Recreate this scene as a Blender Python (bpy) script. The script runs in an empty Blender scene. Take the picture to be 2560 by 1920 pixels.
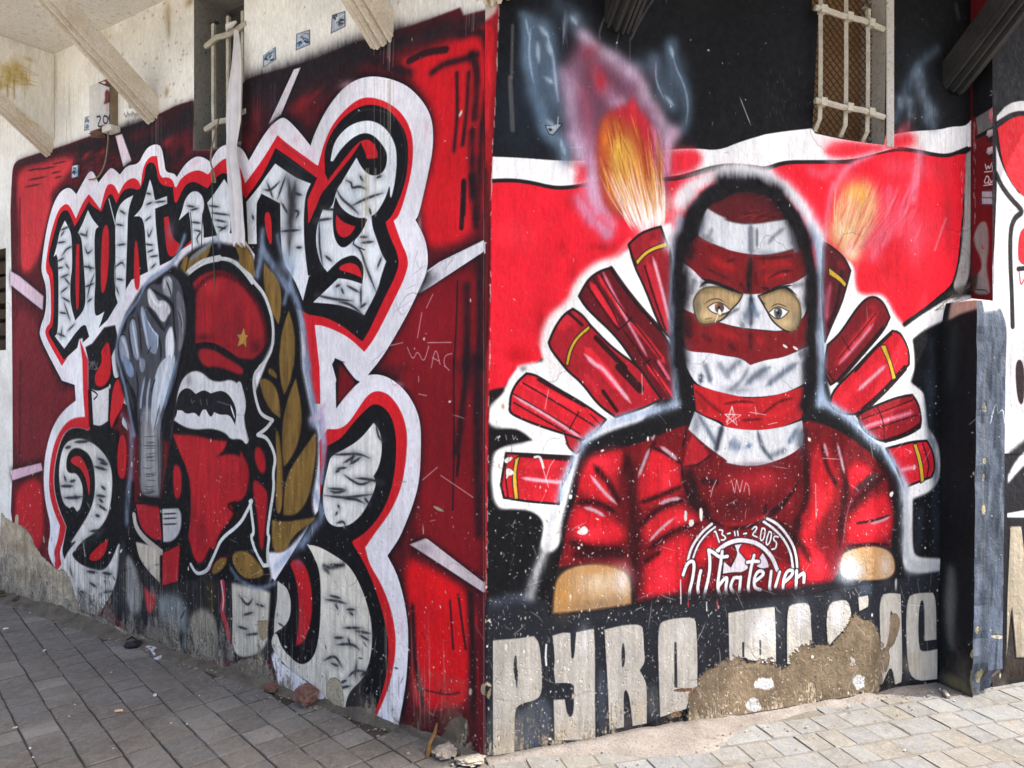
import bpy, bmesh, math, random
import numpy as np
from mathutils import Vector

# ---------------------------------------------------------------- camera, sky, sun, exposure
SC = bpy.context.scene
COL = SC.collection
R = math.radians
CAM_H = 1.5
FPX = 1851.7                      # focal length in pixels of a 2560 px wide frame
cam_d = bpy.data.cameras.new('camera'); cam = bpy.data.objects.new('camera', cam_d); COL.objects.link(cam)
cam.location = (0, 0, CAM_H); cam.rotation_euler = (R(90), 0, 0)
cam_d.sensor_width = 36.0; cam_d.lens = 36.0*FPX/2560; cam_d.clip_end = 2000; cam_d.clip_start = 0.05
SC.camera = cam
SUN_AZ, SUN_EL = 93.5, 55.5       # azimuth clockwise from +Y
w = bpy.data.worlds.new('World'); SC.world = w; w.use_nodes = True
nt = w.node_tree
sky = nt.nodes.new('ShaderNodeTexSky'); sky.sky_type = 'NISHITA'; sky.sun_disc = False
sky.sun_elevation = R(SUN_EL); sky.sun_rotation = R(SUN_AZ)
sky.dust_density = 5.0; sky.ozone_density = 0.3; sky.air_density = 0.8
bg = nt.nodes['Background']; bg.inputs['Strength'].default_value = 0.15
nt.links.new(sky.outputs[0], bg.inputs['Color'])
sd = bpy.data.lights.new('sun', 'SUN'); sd.energy = 2.75; sd.angle = R(0.6); sd.color = (1.0, 0.975, 0.94)
sun = bpy.data.objects.new('sun', sd); COL.objects.link(sun)
sv = Vector((math.sin(R(SUN_AZ))*math.cos(R(SUN_EL)), math.cos(R(SUN_AZ))*math.cos(R(SUN_EL)), math.sin(R(SUN_EL))))
sun.rotation_euler = sv.to_track_quat('Z', 'Y').to_euler(); sun.location = (6, -2, 9)
SC.view_settings.view_transform = 'Standard'; SC.view_settings.look = 'None'
SC.view_settings.gamma = 1.0; SC.view_settings.use_curve_mapping = False
SC.view_settings.exposure = 1.60

# ---------------------------------------------------------------- helpers
def obj(name, me, mat=None, parent=None):
    o = bpy.data.objects.new(name, me); COL.objects.link(o)
    if mat is not None and me is not None and not me.materials: me.materials.append(mat)
    if parent is not None: o.parent = parent
    return o
def empty(name, loc=(0, 0, 0), parent=None):
    o = bpy.data.objects.new(name, None); COL.objects.link(o); o.location = loc
    o.empty_display_size = 0.1
    if parent is not None: o.parent = parent
    bpy.context.view_layer.update()
    return o
def tag(o, label, cat, group=None):
    o['label'] = label; o['category'] = cat
    if group: o['group'] = group
    return o
def mesh_of(name, verts, faces, smooth=False):
    me = bpy.data.meshes.new(name); me.from_pydata([tuple(v) for v in verts], [], faces); me.update()
    if smooth:
        for p_ in me.polygons: p_.use_smooth = True
    return me
def bm_mesh(name, bm, smooth=False):
    bmesh.ops.recalc_face_normals(bm, faces=bm.faces[:])
    me = bpy.data.meshes.new(name); bm.to_mesh(me); bm.free()
    if smooth:
        for p_ in me.polygons: p_.use_smooth = True
    return me
def tube(pts, rad, n=8, cap=True):
    """verts, faces of a tube along pts; rad float or list"""
    pts = [Vector(p_) for p_ in pts]; V = []; F = []
    up = Vector((0.13, 0.31, 0.94)).normalized()
    for i, p_ in enumerate(pts):
        t = (pts[min(i+1, len(pts)-1)]-pts[max(i-1, 0)]).normalized()
        a = t.cross(up)
        if a.length < 0.05: a = t.cross(Vector((1, 0, 0)))
        a.normalize(); b_ = t.cross(a).normalized()
        r_ = rad[i] if isinstance(rad, (list, tuple)) else rad
        for k_ in range(n):
            th = 2*math.pi*(k_+.5)/n
            V.append(p_+a*math.cos(th)*r_+b_*math.sin(th)*r_)
    for i in range(len(pts)-1):
        for k_ in range(n):
            F.append((i*n+k_, i*n+(k_+1) % n, (i+1)*n+(k_+1) % n, (i+1)*n+k_))
    if cap:
        F.append(tuple(range(n-1, -1, -1))); F.append(tuple((len(pts)-1)*n+k_ for k_ in range(n)))
    return V, F
def box_vf(c, ax, ay, az):
    c, ax, ay, az = Vector(c), Vector(ax), Vector(ay), Vector(az)
    V = [c+ax*i+ay*j+az*k_ for k_ in (-.5, .5) for j in (-.5, .5) for i in (-.5, .5)]
    F = [(0, 2, 3, 1), (4, 5, 7, 6), (0, 1, 5, 4), (2, 6, 7, 3), (0, 4, 6, 2), (1, 3, 7, 5)]
    return V, F
def join(parts):
    V, F = [], []
    for v, f in parts:
        n = len(V); V += list(v); F += [tuple(i+n for i in g) for g in f]
    return V, F
def bevel_box(name, c, ax, ay, az, bev):
    V, F = box_vf(c, ax, ay, az); bm = bmesh.new()
    vs = [bm.verts.new(v) for v in V]
    for f in F: bm.faces.new([vs[i] for i in f])
    bmesh.ops.bevel(bm, geom=bm.edges[:], offset=bev, segments=2, affect='EDGES', profile=.6)
    return bm_mesh(name, bm)

def lin(c):
    c = c/255.0
    return c/12.92 if c <= .04045 else ((c+.055)/1.055)**2.4
def rgb(r, g, b): return (lin(r), lin(g), lin(b), 1)
class NT:
    """small node builder"""
    def __init__(s, name):
        s.m = bpy.data.materials.new(name); s.m.use_nodes = True; s.t = s.m.node_tree
        s.b = s.t.nodes['Principled BSDF']; s.b.inputs['Roughness'].default_value = .85
        s.b.inputs['Specular IOR Level'].default_value = .25
    def n(s, typ, **kw):
        o = s.t.nodes.new(typ)
        for a, v in kw.items(): setattr(o, a, v)
        return o
    def l(s, a, b): s.t.links.new(a, b)
    def noise(s, scale, detail=5, rough=.6, vec=None, dist=0):
        o = s.n('ShaderNodeTexNoise'); o.inputs['Scale'].default_value = scale
        o.inputs['Detail'].default_value = detail; o.inputs['Roughness'].default_value = rough
        o.inputs['Distortion'].default_value = dist
        if vec is not None: s.l(vec, o.inputs['Vector'])
        return o.outputs['Fac']
    def ramp(s, fac, stops):
        o = s.n('ShaderNodeValToRGB'); e = o.color_ramp.elements
        while len(e) < len(stops): e.new(.5)
        for i, (p_, c) in enumerate(stops):
            e[i].position = p_; e[i].color = c if len(c) == 4 else (*c, 1)
        s.l(fac, o.inputs['Fac']); return o.outputs['Color']
    def mix(s, fac, a, b, typ='MIX'):
        o = s.n('ShaderNodeMix', data_type='RGBA', blend_type=typ)
        for sock, v in ((o.inputs[0], fac), (o.inputs[6], a), (o.inputs[7], b)):
            if hasattr(v, 'links'): s.l(v, sock)
            else: sock.default_value = v
        return o.outputs[2]
    def math(s, op, a, b=0.0):
        o = s.n('ShaderNodeMath', operation=op)
        for sock, v in ((o.inputs[0], a), (o.inputs[1], b)):
            if hasattr(v, 'links'): s.l(v, sock)
            else: sock.default_value = v
        return o.outputs[0]
    def bump(s, h, strength, dist, prev=None):
        o = s.n('ShaderNodeBump'); o.inputs['Strength'].default_value = strength; o.inputs['Distance'].default_value = dist
        s.l(h, o.inputs['Height'])
        if prev is not None: s.l(prev, o.inputs['Normal'])
        return o.outputs['Normal']
    def coord(s, which='Object'):
        return s.n('ShaderNodeTexCoord').outputs[which]
    def scale(s, vec, sc):
        o = s.n('ShaderNodeMapping'); o.inputs['Scale'].default_value = sc; s.l(vec, o.inputs['Vector']); return o.outputs[0]
    def base(s, c):
        if hasattr(c, 'links'): s.l(c, s.b.inputs['Base Color'])
        else: s.b.inputs['Base Color'].default_value = c
    def normal(s, nrm): s.l(nrm, s.b.inputs['Normal'])

# ---------------------------------------------------------------- plan of the corner
CX, CY = -0.107, 2.96
AL, AR = R(56.8), R(71.5)
DL = np.array([-math.sin(AL), math.cos(AL), 0.0]); NL = np.array([-math.cos(AL), -math.sin(AL), 0.0])
DR = np.array([math.sin(AR), math.cos(AR), 0.0]);  NR = np.array([math.cos(AR), -math.sin(AR), 0.0])
CORNER = np.array([CX, CY, 0.0]); UZ = np.array([0, 0, 1.0])
H_SOF = 3.66
OFF_H = np.arange(0, 4.01, .25); OFF_V = 0*OFF_H
def off_left(h):                  # both walls stand plumb
    return np.interp(np.asarray(h, float), OFF_H, OFF_V)
SIN_C = math.sin(AL+AR)
def corner_r(h): return off_left(h)/SIN_C                      # s on the right wall where the corner stands
def corner_l(h): return off_left(h)*math.cos(AL+AR)/SIN_C    # and on the left wall
# ---------------------------------------------------------------- painter: wall paint worked out in metres on each wall
RNG = np.random.default_rng(7)
def vnoise(h, w, cy, cx, seed, octv=1):
    r = np.random.default_rng(seed); out = np.zeros((h, w)); amp = 1; tot = 0
    for o in range(octv):
        gy, gx = int(h/cy)+3, int(w/cx)+3
        g = r.random((gy, gx)); y = np.arange(h)/cy; x = np.arange(w)/cx
        y0 = y.astype(int); x0 = x.astype(int); fy = y-y0; fx = x-x0
        fy = fy*fy*(3-2*fy); fx = fx*fx*(3-2*fx)
        rows = g[y0]*(1-fy)[:, None]+g[y0+1]*fy[:, None]
        out += amp*(rows[:, x0]*(1-fx)+rows[:, x0+1]*fx); tot += amp
        amp *= .55; cy = max(cy/2, 1); cx = max(cx/2, 1)
    return out/tot
def box1(a, r, ax):
    if r < 1: return a
    a = np.moveaxis(a, ax, 0); n = a.shape[0]
    c = np.concatenate([np.zeros((1,)+a.shape[1:]), np.cumsum(a, 0)])
    i = np.arange(n); lo = np.clip(i-r, 0, n); hi = np.clip(i+r+1, 0, n)
    return np.moveaxis((c[hi]-c[lo])/(2*r+1), 0, ax)
def blur(a, sg):
    r = int(round(sg*.95))
    for _ in range(3): a = box1(box1(a, r, 0), r, 1)
    return a
SCALE = {'A': (0, 0, 3.456), 'B': (560, 0, 3.072), 'C': (1200, 0, 3.072), 'D': (1900, 0, 3.3515),
         'E': (0, 440, 3.456), 'F': (600, 440, 3.456), 'G': (1200, 440, 3.456), 'H': (1800, 440, 2.9105),
         'I': (0, 900, 3.456), 'J': (600, 900, 3.456), 'K': (1200, 900, 3.456), 'L': (1800, 900, 2.9105),
         'M': (0, 1340, 2.8359), 'N': (600, 1340, 2.8359), 'O': (1180, 1340, 2.8359), 'Q': (1780, 1340, 2.8359),
         'R': (1640, 560, 5.027), 'S': (1700, 1200, 6.144), 'T': (2280, 100, 2.514), 'U': (2000, 1620, 3.95),
         'V': (0, 1500, 3.95), 'X': (1400, 1080, 1.4432), 'Y': (270, 660, 3.967), 'W': (270, 880, 2.267), 'Z': (0, 0, 1.0)}
def parse(txt):
    pts, sharp = [], []; cur = SCALE['Z']
    for tk in txt.split():
        if tk[0].isalpha(): cur = SCALE[tk[0]]; tk = tk[1:]
        if not tk: continue
        sh = tk[0] == '*'
        if sh: tk = tk[1:]
        x, y = tk.split(','); pts.append((cur[0]+float(x)/cur[2], cur[1]+float(y)/cur[2])); sharp.append(sh)
    return np.array(pts), sharp
def chaikin(P, sharp, closed, it=2):
    P = [np.array(p_) for p_ in P]; sharp = list(sharp)
    for _ in range(it):
        n = len(P); Q, S = [], []
        for i in range(n):
            if not closed and i in (0, n-1): Q.append(P[i]); S.append(True); continue
            if sharp[i]: Q.append(P[i]); S.append(True); continue
            a, b_ = P[i-1], P[(i+1) % n]
            Q += [P[i]*.75+a*.25, P[i]*.75+b_*.25]; S += [False, False]
        P, sharp = Q, S
    return np.array(P)

class Canvas:
    def __init__(s, origin, du, nrm, u0, u1, h1, ppm, off=None, base=(40, 40, 42)):
        s.o, s.du, s.n, s.u0, s.u1, s.h1, s.ppm = np.array(origin, float), du, nrm, u0, u1, h1, ppm
        s.off = off or (lambda h: 0*np.asarray(h, float))
        s.w = int((u1-u0)*ppm); s.h = int(h1*ppm)
        s.img = np.empty((s.h, s.w, 3)); s.img[:] = base
        s.hgt = np.full((s.h, s.w), .6); s.parts = []
    def project(s, P):            # photograph pixel -> (u, h) on the wall
        P = np.asarray(P, float); d = np.stack([(P[:, 0]-1280)/FPX, np.ones(len(P)), (960-P[:, 1])/FPX], 1)
        c = np.array([0, 0, CAM_H]); h = np.full(len(P), 1.5)
        for _ in range(5):
            k_ = (((s.o-c)@s.n)-s.off(h))/(d@s.n); X = c+d*k_[:, None]; h = X[:, 2]
        u = (X-s.o)@s.du
        return np.stack([u, h], 1), k_
    def tex(s, uv): return np.stack([(uv[:, 0]-s.u0)*s.ppm, uv[:, 1]*s.ppm], 1)
    def world(s, u, h, out=0.0):
        return s.o+s.du*u+s.n*(out-float(s.off(h)))+UZ*h
    def pts(s, txt):
        if isinstance(txt, str): P, sh = parse(txt)
        else: P, sh = np.array(txt, float), [False]*len(txt)
        uv, k_ = s.project(P); return uv, sh, float(np.mean(k_))/FPX*s.ppm
    def raster(s, T, pad=2):
        lo = np.floor(T.min(0)).astype(int)-pad; hi = np.ceil(T.max(0)).astype(int)+pad
        x0, y0 = max(lo[0], 0), max(lo[1], 0); x1, y1 = min(hi[0], s.w), min(hi[1], s.h)
        if x1 <= x0 or y1 <= y0: return None
        W, H, SS = x1-x0, y1-y0, 3
        acc = np.zeros((H*SS, W+2)); n = len(T)
        for i in range(n):
            ax, ay = T[i]; bx, by = T[(i+1) % n]; sg = 1.0
            if ay == by: continue
            if ay > by: ax, ay, bx, by, sg = bx, by, ax, ay, -1.0
            r0 = max(int(math.ceil((ay-y0)*SS-.5)), 0); r1 = min(int(math.ceil((by-y0)*SS-.5)), H*SS)
            if r1 <= r0: continue
            r_ = np.arange(r0, r1); yy = (r_+.5)/SS+y0
            xx = np.clip(ax+(yy-ay)*(bx-ax)/(by-ay)-x0, 0, W)
            xi = xx.astype(int); fr = xx-xi
            acc[r_, xi] += sg*(1-fr); acc[r_, xi+1] += sg*fr
        m = np.clip(np.abs(np.cumsum(acc, 1)[:, :W]), 0, 1)
        return m.reshape(H, SS, W).mean(1), x0, y0
    def blend(s, m, x0, y0, col, tex=0):
        H, W = m.shape; v = s.img[y0:y0+H, x0:x0+W]; c = np.array(col, float)
        if tex:
            c = c[None, None]*(1+tex*(vnoise(H, W, 60, 7, int(RNG.integers(1e6)), 2)-.5))[..., None]
        v += (c-v)*m[..., None]
    def p(s, txt, col, soft=0, a=1, sm=2, part=None, tex=.12, ol=0, olc=(26, 25, 28), grow=0):
        uv, sh, sc = s.pts(txt); uv = chaikin(uv, sh, True, sm) if sm else uv
        sg = soft*sc
        r_ = s.raster(s.tex(uv), int(sg*3)+3)
        if r_ is None: return
        m, x0, y0 = r_
        if sg > .8: m = blur(m, sg)
        if grow: m = np.clip(m*grow, 0, 1)
        if sg > 2:
            m = np.clip(m+(vnoise(*m.shape, 2.2, 2.2, int(RNG.integers(1e6)))-.5)*.5*m*(1-m)*2, 0, 1)
        s.blend(m*a, x0, y0, col, tex)
        if part: s.parts.append((part, uv))
        if ol:
            s.kk(np.concatenate([uv, uv[:1]]), ol*sc, olc)
    def kk(s, uv, w, col, soft=0, a=1, taper=0):
        T = s.tex(uv); gs = soft > 5*.6 and soft >= .28*w*.5; sig = w*.40+soft*.45; wpad = (sig*2.4 if gs else w/2+soft*1.6)+2
        lo = np.floor(T.min(0)-wpad).astype(int); hi = np.ceil(T.max(0)+wpad).astype(int)
        x0, y0 = max(lo[0], 0), max(lo[1], 0); x1, y1 = min(hi[0], s.w), min(hi[1], s.h)
        if x1 <= x0 or y1 <= y0: return
        D = np.full((y1-y0, x1-x0), 1e6); n = len(T)
        L = np.concatenate([[0], np.cumsum(np.hypot(*(T[1:]-T[:-1]).T))]); tot = max(L[-1], 1e-6)
        for i in range(n-1):
            a0, b0 = T[i], T[i+1]
            bx0 = max(int(min(a0[0], b0[0])-wpad), x0); bx1 = min(int(max(a0[0], b0[0])+wpad)+1, x1)
            by0 = max(int(min(a0[1], b0[1])-wpad), y0); by1 = min(int(max(a0[1], b0[1])+wpad)+1, y1)
            if bx1 <= bx0 or by1 <= by0: continue
            X = np.arange(bx0, bx1)+.5-a0[0]; Y = (np.arange(by0, by1)+.5-a0[1])[:, None]
            d = b0-a0; q = max(d@d, 1e-9); t = np.clip((X*d[0]+Y*d[1])/q, 0, 1)
            dd = np.hypot(X-t*d[0], Y-t*d[1])
            if taper:
                g = (L[i]+t*(L[i+1]-L[i]))/tot
                ww = np.minimum(1, np.minimum(g, 1-g)/taper+.12) if taper > 0 else 1-g*(1+taper)
                dd = dd+(1-ww)*w/2
            v = D[by0-y0:by1-y0, bx0-x0:bx1-x0]; np.minimum(v, dd, out=v)
        if gs:
            m = np.exp(-(np.maximum(D, 0)/sig)**2); hh_, ww_ = m.shape
            m = np.clip(m*(.66+.7*vnoise(hh_, ww_, 26, 3.5, int(RNG.integers(1e6)), 2)), 0, 1)
            if sig > 8: m = np.clip(m*(.42+1.1*vnoise(hh_, ww_, 34, 22, int(RNG.integers(1e6)), 4)), 0, 1)
            s.blend(m*a, x0, y0, col, .1); return
        sf = max(soft, .55); m = np.clip((w/2-D)/(2*sf)+.5, 0, 1)
        if soft > 1:
            m = m*m*(3-2*m); m = np.clip(m+(vnoise(*m.shape, 2.2, 2.2, int(RNG.integers(1e6)))-.5)*m*(1-m)*1.2, 0, 1)
        s.blend(m*a, x0, y0, col, .1)
    def k(s, txt, w, col, soft=0, a=1, taper=0, sm=2):
        uv, sh, sc = s.pts(txt); uv = chaikin(uv, sh, False, sm) if (sm and len(uv) > 2) else uv
        s.kk(uv, w*sc, col, soft*sc, a, taper)
    def b(s, txt, rx, ry, col, a=1, ang=0, soft=1.0):
        """soft sprayed blob; rx, ry in photograph pixels"""
        uv, _, sc = s.pts(txt)
        for T in s.tex(uv):
            r_ = max(rx, ry)*sc*1.8
            x0, x1 = max(int(T[0]-r_), 0), min(int(T[0]+r_)+1, s.w); y0, y1 = max(int(T[1]-r_), 0), min(int(T[1]+r_)+1, s.h)
            if x1 <= x0 or y1 <= y0: continue
            X = np.arange(x0, x1)-T[0]; Y = (np.arange(y0, y1)-T[1])[:, None]; c, q = math.cos(R(ang)), math.sin(R(ang))
            e = ((X*c+Y*q)/(rx*sc))**2+((-X*q+Y*c)/(ry*sc))**2
            m = np.exp(-e*1.3/soft) if soft >= .3 else np.clip((1-np.sqrt(e))/soft, 0, 1)
            s.blend(m*a, x0, y0, col, .15)
    def chips(s, n, dens, cols, rmin=.6, rmax=3.2, lift=.0):
        """small flakes and nicks; dens(u, h) gives the chance of keeping one"""
        U = RNG.random(n)*(s.u1-s.u0)+s.u0; Hh = RNG.random(n)*s.h1; keep = RNG.random(n) < dens(U, Hh)
        for u, h in zip(U[keep], Hh[keep]):
            r_ = rmin+(rmax-rmin)*RNG.random()**4; as_ = 1+RNG.random()*1.6; ang = RNG.random()*3.14 if RNG.random() < .5 else 1.57
            x, y = (u-s.u0)*s.ppm, h*s.ppm; q = r_*as_+1.5
            x0, x1 = max(int(x-q), 0), min(int(x+q)+2, s.w); y0, y1 = max(int(y-q), 0), min(int(y+q)+2, s.h)
            if x1 <= x0 or y1 <= y0: continue
            X = np.arange(x0, x1)-x; Y = (np.arange(y0, y1)-y)[:, None]; c, sn = math.cos(ang), math.sin(ang)
            e = np.hypot((X*c+Y*sn)/as_, -X*sn+Y*c)
            m = np.clip(r_-e+.5+(RNG.random(e.shape)-.5)*.5*r_, 0, 1); cl = np.array(cols[int(RNG.integers(len(cols)))], float)
            v = s.img[y0:y1, x0:x1]; v += (cl-v)*m[..., None]
            s.hgt[y0:y1, x0:x1] -= m*.25
    def scratches(s, n, dens, col, lmin=.03, lmax=.16, ang=None):
        for _ in range(n):
            u = RNG.random()*(s.u1-s.u0)+s.u0; h = RNG.random()*s.h1
            if RNG.random() > dens(np.array([u]), np.array([h]))[0]: continue
            L = lmin+(lmax-lmin)*RNG.random()**2; a = RNG.random()*6.28 if ang is None else ang+RNG.normal()*.25
            e = np.array([[u, h], [u+L*math.cos(a)*.5+RNG.normal()*.004, h+L*math.sin(a)*.5], [u+L*math.cos(a), h+L*math.sin(a)]])
            s.kk(e, .7+RNG.random()*.7, col, .5, .35+.5*RNG.random(), .3)
    def peel(s, txt, cols, rag=.35, soft=5, tex=.25, rim=(214, 208, 198), part=None, sm=1):
        uv, sh, sc = s.pts(txt); uv = chaikin(uv, sh, True, sm)
        r_ = s.raster(s.tex(uv), int(soft*sc*3)+4)
        if r_ is None: return
        m, x0, y0 = r_; H, W = m.shape; m = blur(m, max(soft*sc, 1))
        nz = 1.0*(vnoise(H, W, 30*sc+3, 30*sc+3, int(RNG.integers(1e6)), 5)-.5)+.6*(vnoise(H, W, 5*sc+1.5, 5*sc+1.5, int(RNG.integers(1e6)), 3)-.5)
        e = m+nz*rag*2.2*np.minimum(1, 4*m*(1-m)+.12)-.5
        k_ = np.clip(e*9+.5, 0, 1); rimm = np.clip(1-np.abs(e+.035)*26, 0, 1)*.8
        s.blend(rimm, x0, y0, rim)
        c = np.array(cols, float); t = np.clip(vnoise(H, W, 40, 40, int(RNG.integers(1e6)), 5)*2-.5, 0, 1)[..., None]
        cc = c[0]*(1-t)+c[1]*t
        cc = cc*(1+tex*(vnoise(H, W, 4, 4, int(RNG.integers(1e6)), 2)-.5))[..., None]
        v = s.img[y0:y0+H, x0:x0+W]; v += (cc-v)*k_[..., None]
        hv = s.hgt[y0:y0+H, x0:x0+W]; hv += ((.14+.16*vnoise(H, W, 9, 9, 5, 4))-hv)*k_
        if part: s.parts.append((part, uv))
    def wear(s, dirt, seed, streak=.16):
        H, W = s.h, s.w
        s.img *= (1+.15*(vnoise(H, W, 150, 150, seed, 5)-.5)*2)[..., None]
        s.img *= (1+.07*(vnoise(H, W, 9, 2.4, seed+1, 2)-.5)*2)[..., None]
        st = vnoise(H, W, 420, 5, seed+2, 2); st2 = vnoise(H, W, 160, 160, seed+3, 2)
        s.img *= (1-streak*np.clip((st-.55)*3, 0, 1)*np.clip(st2*2-.6, 0, 1))[..., None]
        hh = (np.arange(H)/s.ppm)[:, None]
        g = np.clip(dirt-hh/.55+(vnoise(H, W, 60, 40, seed+4, 5)-.5)*1.9, 0, 1)*.62
        dc = np.array([142, 127, 106])*(1+.5*(vnoise(H, W, 12, 12, seed+5, 4)-.5))[..., None]
        s.img += (dc-s.img)*g[..., None]
        s.hgt += (vnoise(H, W, 22, 16, seed+6, 4)-.5)*.22+(vnoise(H, W, 3, 3, seed+8, 1)-.5)*.06-g*.12
    def soften(s, txt, sg, a=1.0):
        uv, sh, sc = s.pts(txt); uv = chaikin(uv, sh, True, 2); r_ = s.raster(s.tex(uv), int(sg*4))
        m, x0, y0 = r_; H, W = m.shape; m = (blur(m, sg*1.5)*a)[..., None]; v = s.img[y0:y0+H, x0:x0+W]
        bl = np.stack([blur(v[..., i].copy(), sg) for i in range(3)], 2); v += (bl-v)*m
    def cracks(s, n, seed, hmax, col=(46, 42, 42)):
        r = np.random.default_rng(seed)
        for _ in range(n):
            u, h, a = s.u0+r.random()*(s.u1-s.u0), r.random()*hmax, r.random()*6.28; P_ = [(u, h)]
            for _ in range(int(r.integers(6, 22))):
                a += r.normal()*.5; P_.append((P_[-1][0]+.018*math.cos(a), P_[-1][1]+.018*math.sin(a)))
            s.kk(np.array(P_), .8, col, .5, .35+.3*r.random(), .3)
    def fade(s, hT, seed, a=.92, cols=((186, 172, 146), (132, 119, 100), (88, 80, 72))):
        """paint worn off towards the foot of the wall"""
        H, W = s.h, s.w; hh = (np.arange(H)/s.ppm)[:, None]; uu = (np.arange(W)/s.ppm+s.u0)[None]
        n = .5*vnoise(H, W, 70, 46, seed, 5)+.3*vnoise(H, W, 40, 5, seed+1, 3)+.2*vnoise(H, W, 5, 4, seed+2, 2)
        e = (hT(uu)-hh)/.20+(n-.5)*5.5; g = np.clip(e*2.2, 0, 1)*a
        t = vnoise(H, W, 50, 34, seed+3, 5); t2 = vnoise(H, W, 9, 5, seed+4, 3); c = np.array(cols, float)
        k_ = np.clip((t+.35*(t2-.5)-.34)*3.4, 0, 1)[..., None]; k2 = np.clip((t2-.60)*5, 0, 1)[..., None]
        cc = c[0]*k_+c[1]*(1-k_); cc = cc*(1-k2)+c[2]*k2; cc = cc*(.86+.28*vnoise(H, W, 3, 2, seed+5, 1))[..., None]
        s.img += (cc-s.img)*g[..., None]; s.hgt += (-.22+.5*(t2-.5))*g
    def material(s, name, rough=.8):
        im = bpy.data.images.new(name, s.w, s.h, alpha=True); im.alpha_mode = 'CHANNEL_PACKED'
        px = np.empty((s.h, s.w, 4), np.float32); px[..., :3] = np.clip(s.img, 0, 255)/255; px[..., 3] = np.clip(s.hgt, 0, 1)
        im.pixels.foreach_set(px.ravel()); im.update(); im.pack()
        q = NT(name); t = q.n('ShaderNodeTexImage'); t.image = im; t.interpolation = 'Cubic'; t.extension = 'EXTEND'
        uvn = q.n('ShaderNodeUVMap'); uvn.uv_map = 'wall'; q.l(uvn.outputs[0], t.inputs['Vector'])
        co = q.coord(); f1 = q.noise(160, 3, .6, co); f2 = q.noise(34, 5, .62, co)
        sp = q.ramp(f1, [(.3, (.92, .92, .92)), (.72, (1.06, 1.06, 1.06))])
        q.base(q.mix(1.0, t.outputs['Color'], sp, 'MULTIPLY'))
        n1 = q.bump(t.outputs['Alpha'], .9, .016); n2 = q.bump(f2, .35, .006, n1); n3 = q.bump(q.noise(3.2, 4, .55, co), .35, .03, q.bump(f1, .25, .0016, n2))
        q.normal(n3)
        rr = q.ramp(f2, [(.3, (rough-.16,)*3), (.7, (rough+.1,)*3)]); q.l(rr, q.b.inputs['Roughness'])
        q.b.inputs['Specular IOR Level'].default_value = .16
        s.mat = q.m; return q.m
    # ---- geometry that carries the paint
    def uvmap(s, me, uvs):
        lay = me.uv_layers.new(name='wall')
        for lp in me.loops:
            u, h = uvs[lp.vertex_index]; lay.data[lp.index].uv = ((u-s.u0)/(s.u1-s.u0), h/s.h1)
    def patch(s, name, uv, out, mat, parent):
        """a thin coat of paint with its own outline, laid on the wall"""
        uv = np.array(uv); uv[:, 1] = np.clip(uv[:, 1], .012, s.h1-.01)
        keep = [0]
        for i in range(1, len(uv)):
            if np.hypot(*(uv[i]-uv[keep[-1]])) > .006: keep.append(i)
        uv = uv[keep]
        bm = bmesh.new(); vs = [bm.verts.new((a, b_, 0)) for a, b_ in uv]
        es = [bm.edges.new((vs[i], vs[(i+1) % len(vs)])) for i in range(len(vs))]
        bmesh.ops.triangle_fill(bm, use_beauty=True, use_dissolve=False, edges=es)
        if not bm.faces: bm.free(); return None
        for hh in np.arange(.25, s.h1, .25 if s.off(3.0) > 0 else 9):
            bmesh.ops.bisect_plane(bm, geom=bm.verts[:]+bm.edges[:]+bm.faces[:], plane_co=(0, hh, 0), plane_no=(0, 1, 0))
        uvs = [(v.co.x, v.co.y) for v in bm.verts]
        for v in bm.verts:
            if s.off(3.0) > 0: u = max(v.co.x, corner_l(v.co.y)+.004)
            else: u = max(v.co.x, float(s.umin(v.co.y))+.004)
            v.co = Vector(s.world(u, v.co.y, out))
        nn = Vector(s.n)
        bm.normal_update()
        for f in bm.faces:
            if f.normal.dot(nn) < 0: f.normal_flip()
        me = bpy.data.meshes.new(name); bm.to_mesh(me); bm.free(); s.uvmap(me, uvs)
        return obj(name, me, mat, parent)
    umin = staticmethod(lambda h: -9)
    def wall(s, name, u_l, us, hs, holes, mat, parent):
        """sheet of wall with openings; u_l(h) gives the edge at the corner"""
        V, UV, F, idx = [], [], [], {}
        def vid(i, j):
            if (i, j) not in idx:
                u = u_l(hs[j]) if i == 0 else us[i]
                idx[(i, j)] = len(V); V.append(s.world(u, hs[j])); UV.append((u, hs[j]))
            return idx[(i, j)]
        for i in range(len(us)-1):
            for j in range(len(hs)-1):
                cu, ch = (us[i]+us[i+1])/2, (hs[j]+hs[j+1])/2
                if any(a < cu < b_ and c < ch < d for a, b_, c, d in holes): continue
                q = [vid(i, j), vid(i+1, j), vid(i+1, j+1), vid(i, j+1)]
                if np.cross(s.du, UZ)@s.n < 0: q.reverse()
                F.append(q)
        me = mesh_of(name, V, F, True); s.uvmap(me, UV); return obj(name, me, mat, parent)
def grid(a, b_, step, extra=()):
    g = sorted(set([round(x, 4) for x in list(np.arange(a, b_, step))+[b_]+list(extra)]))
    out = [g[0]]
    for x in g[1:]:
        if x-out[-1] > .012 or x in extra:
            if x-out[-1] <= .012: out[-1] = x
            else: out.append(x)
    return out
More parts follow.
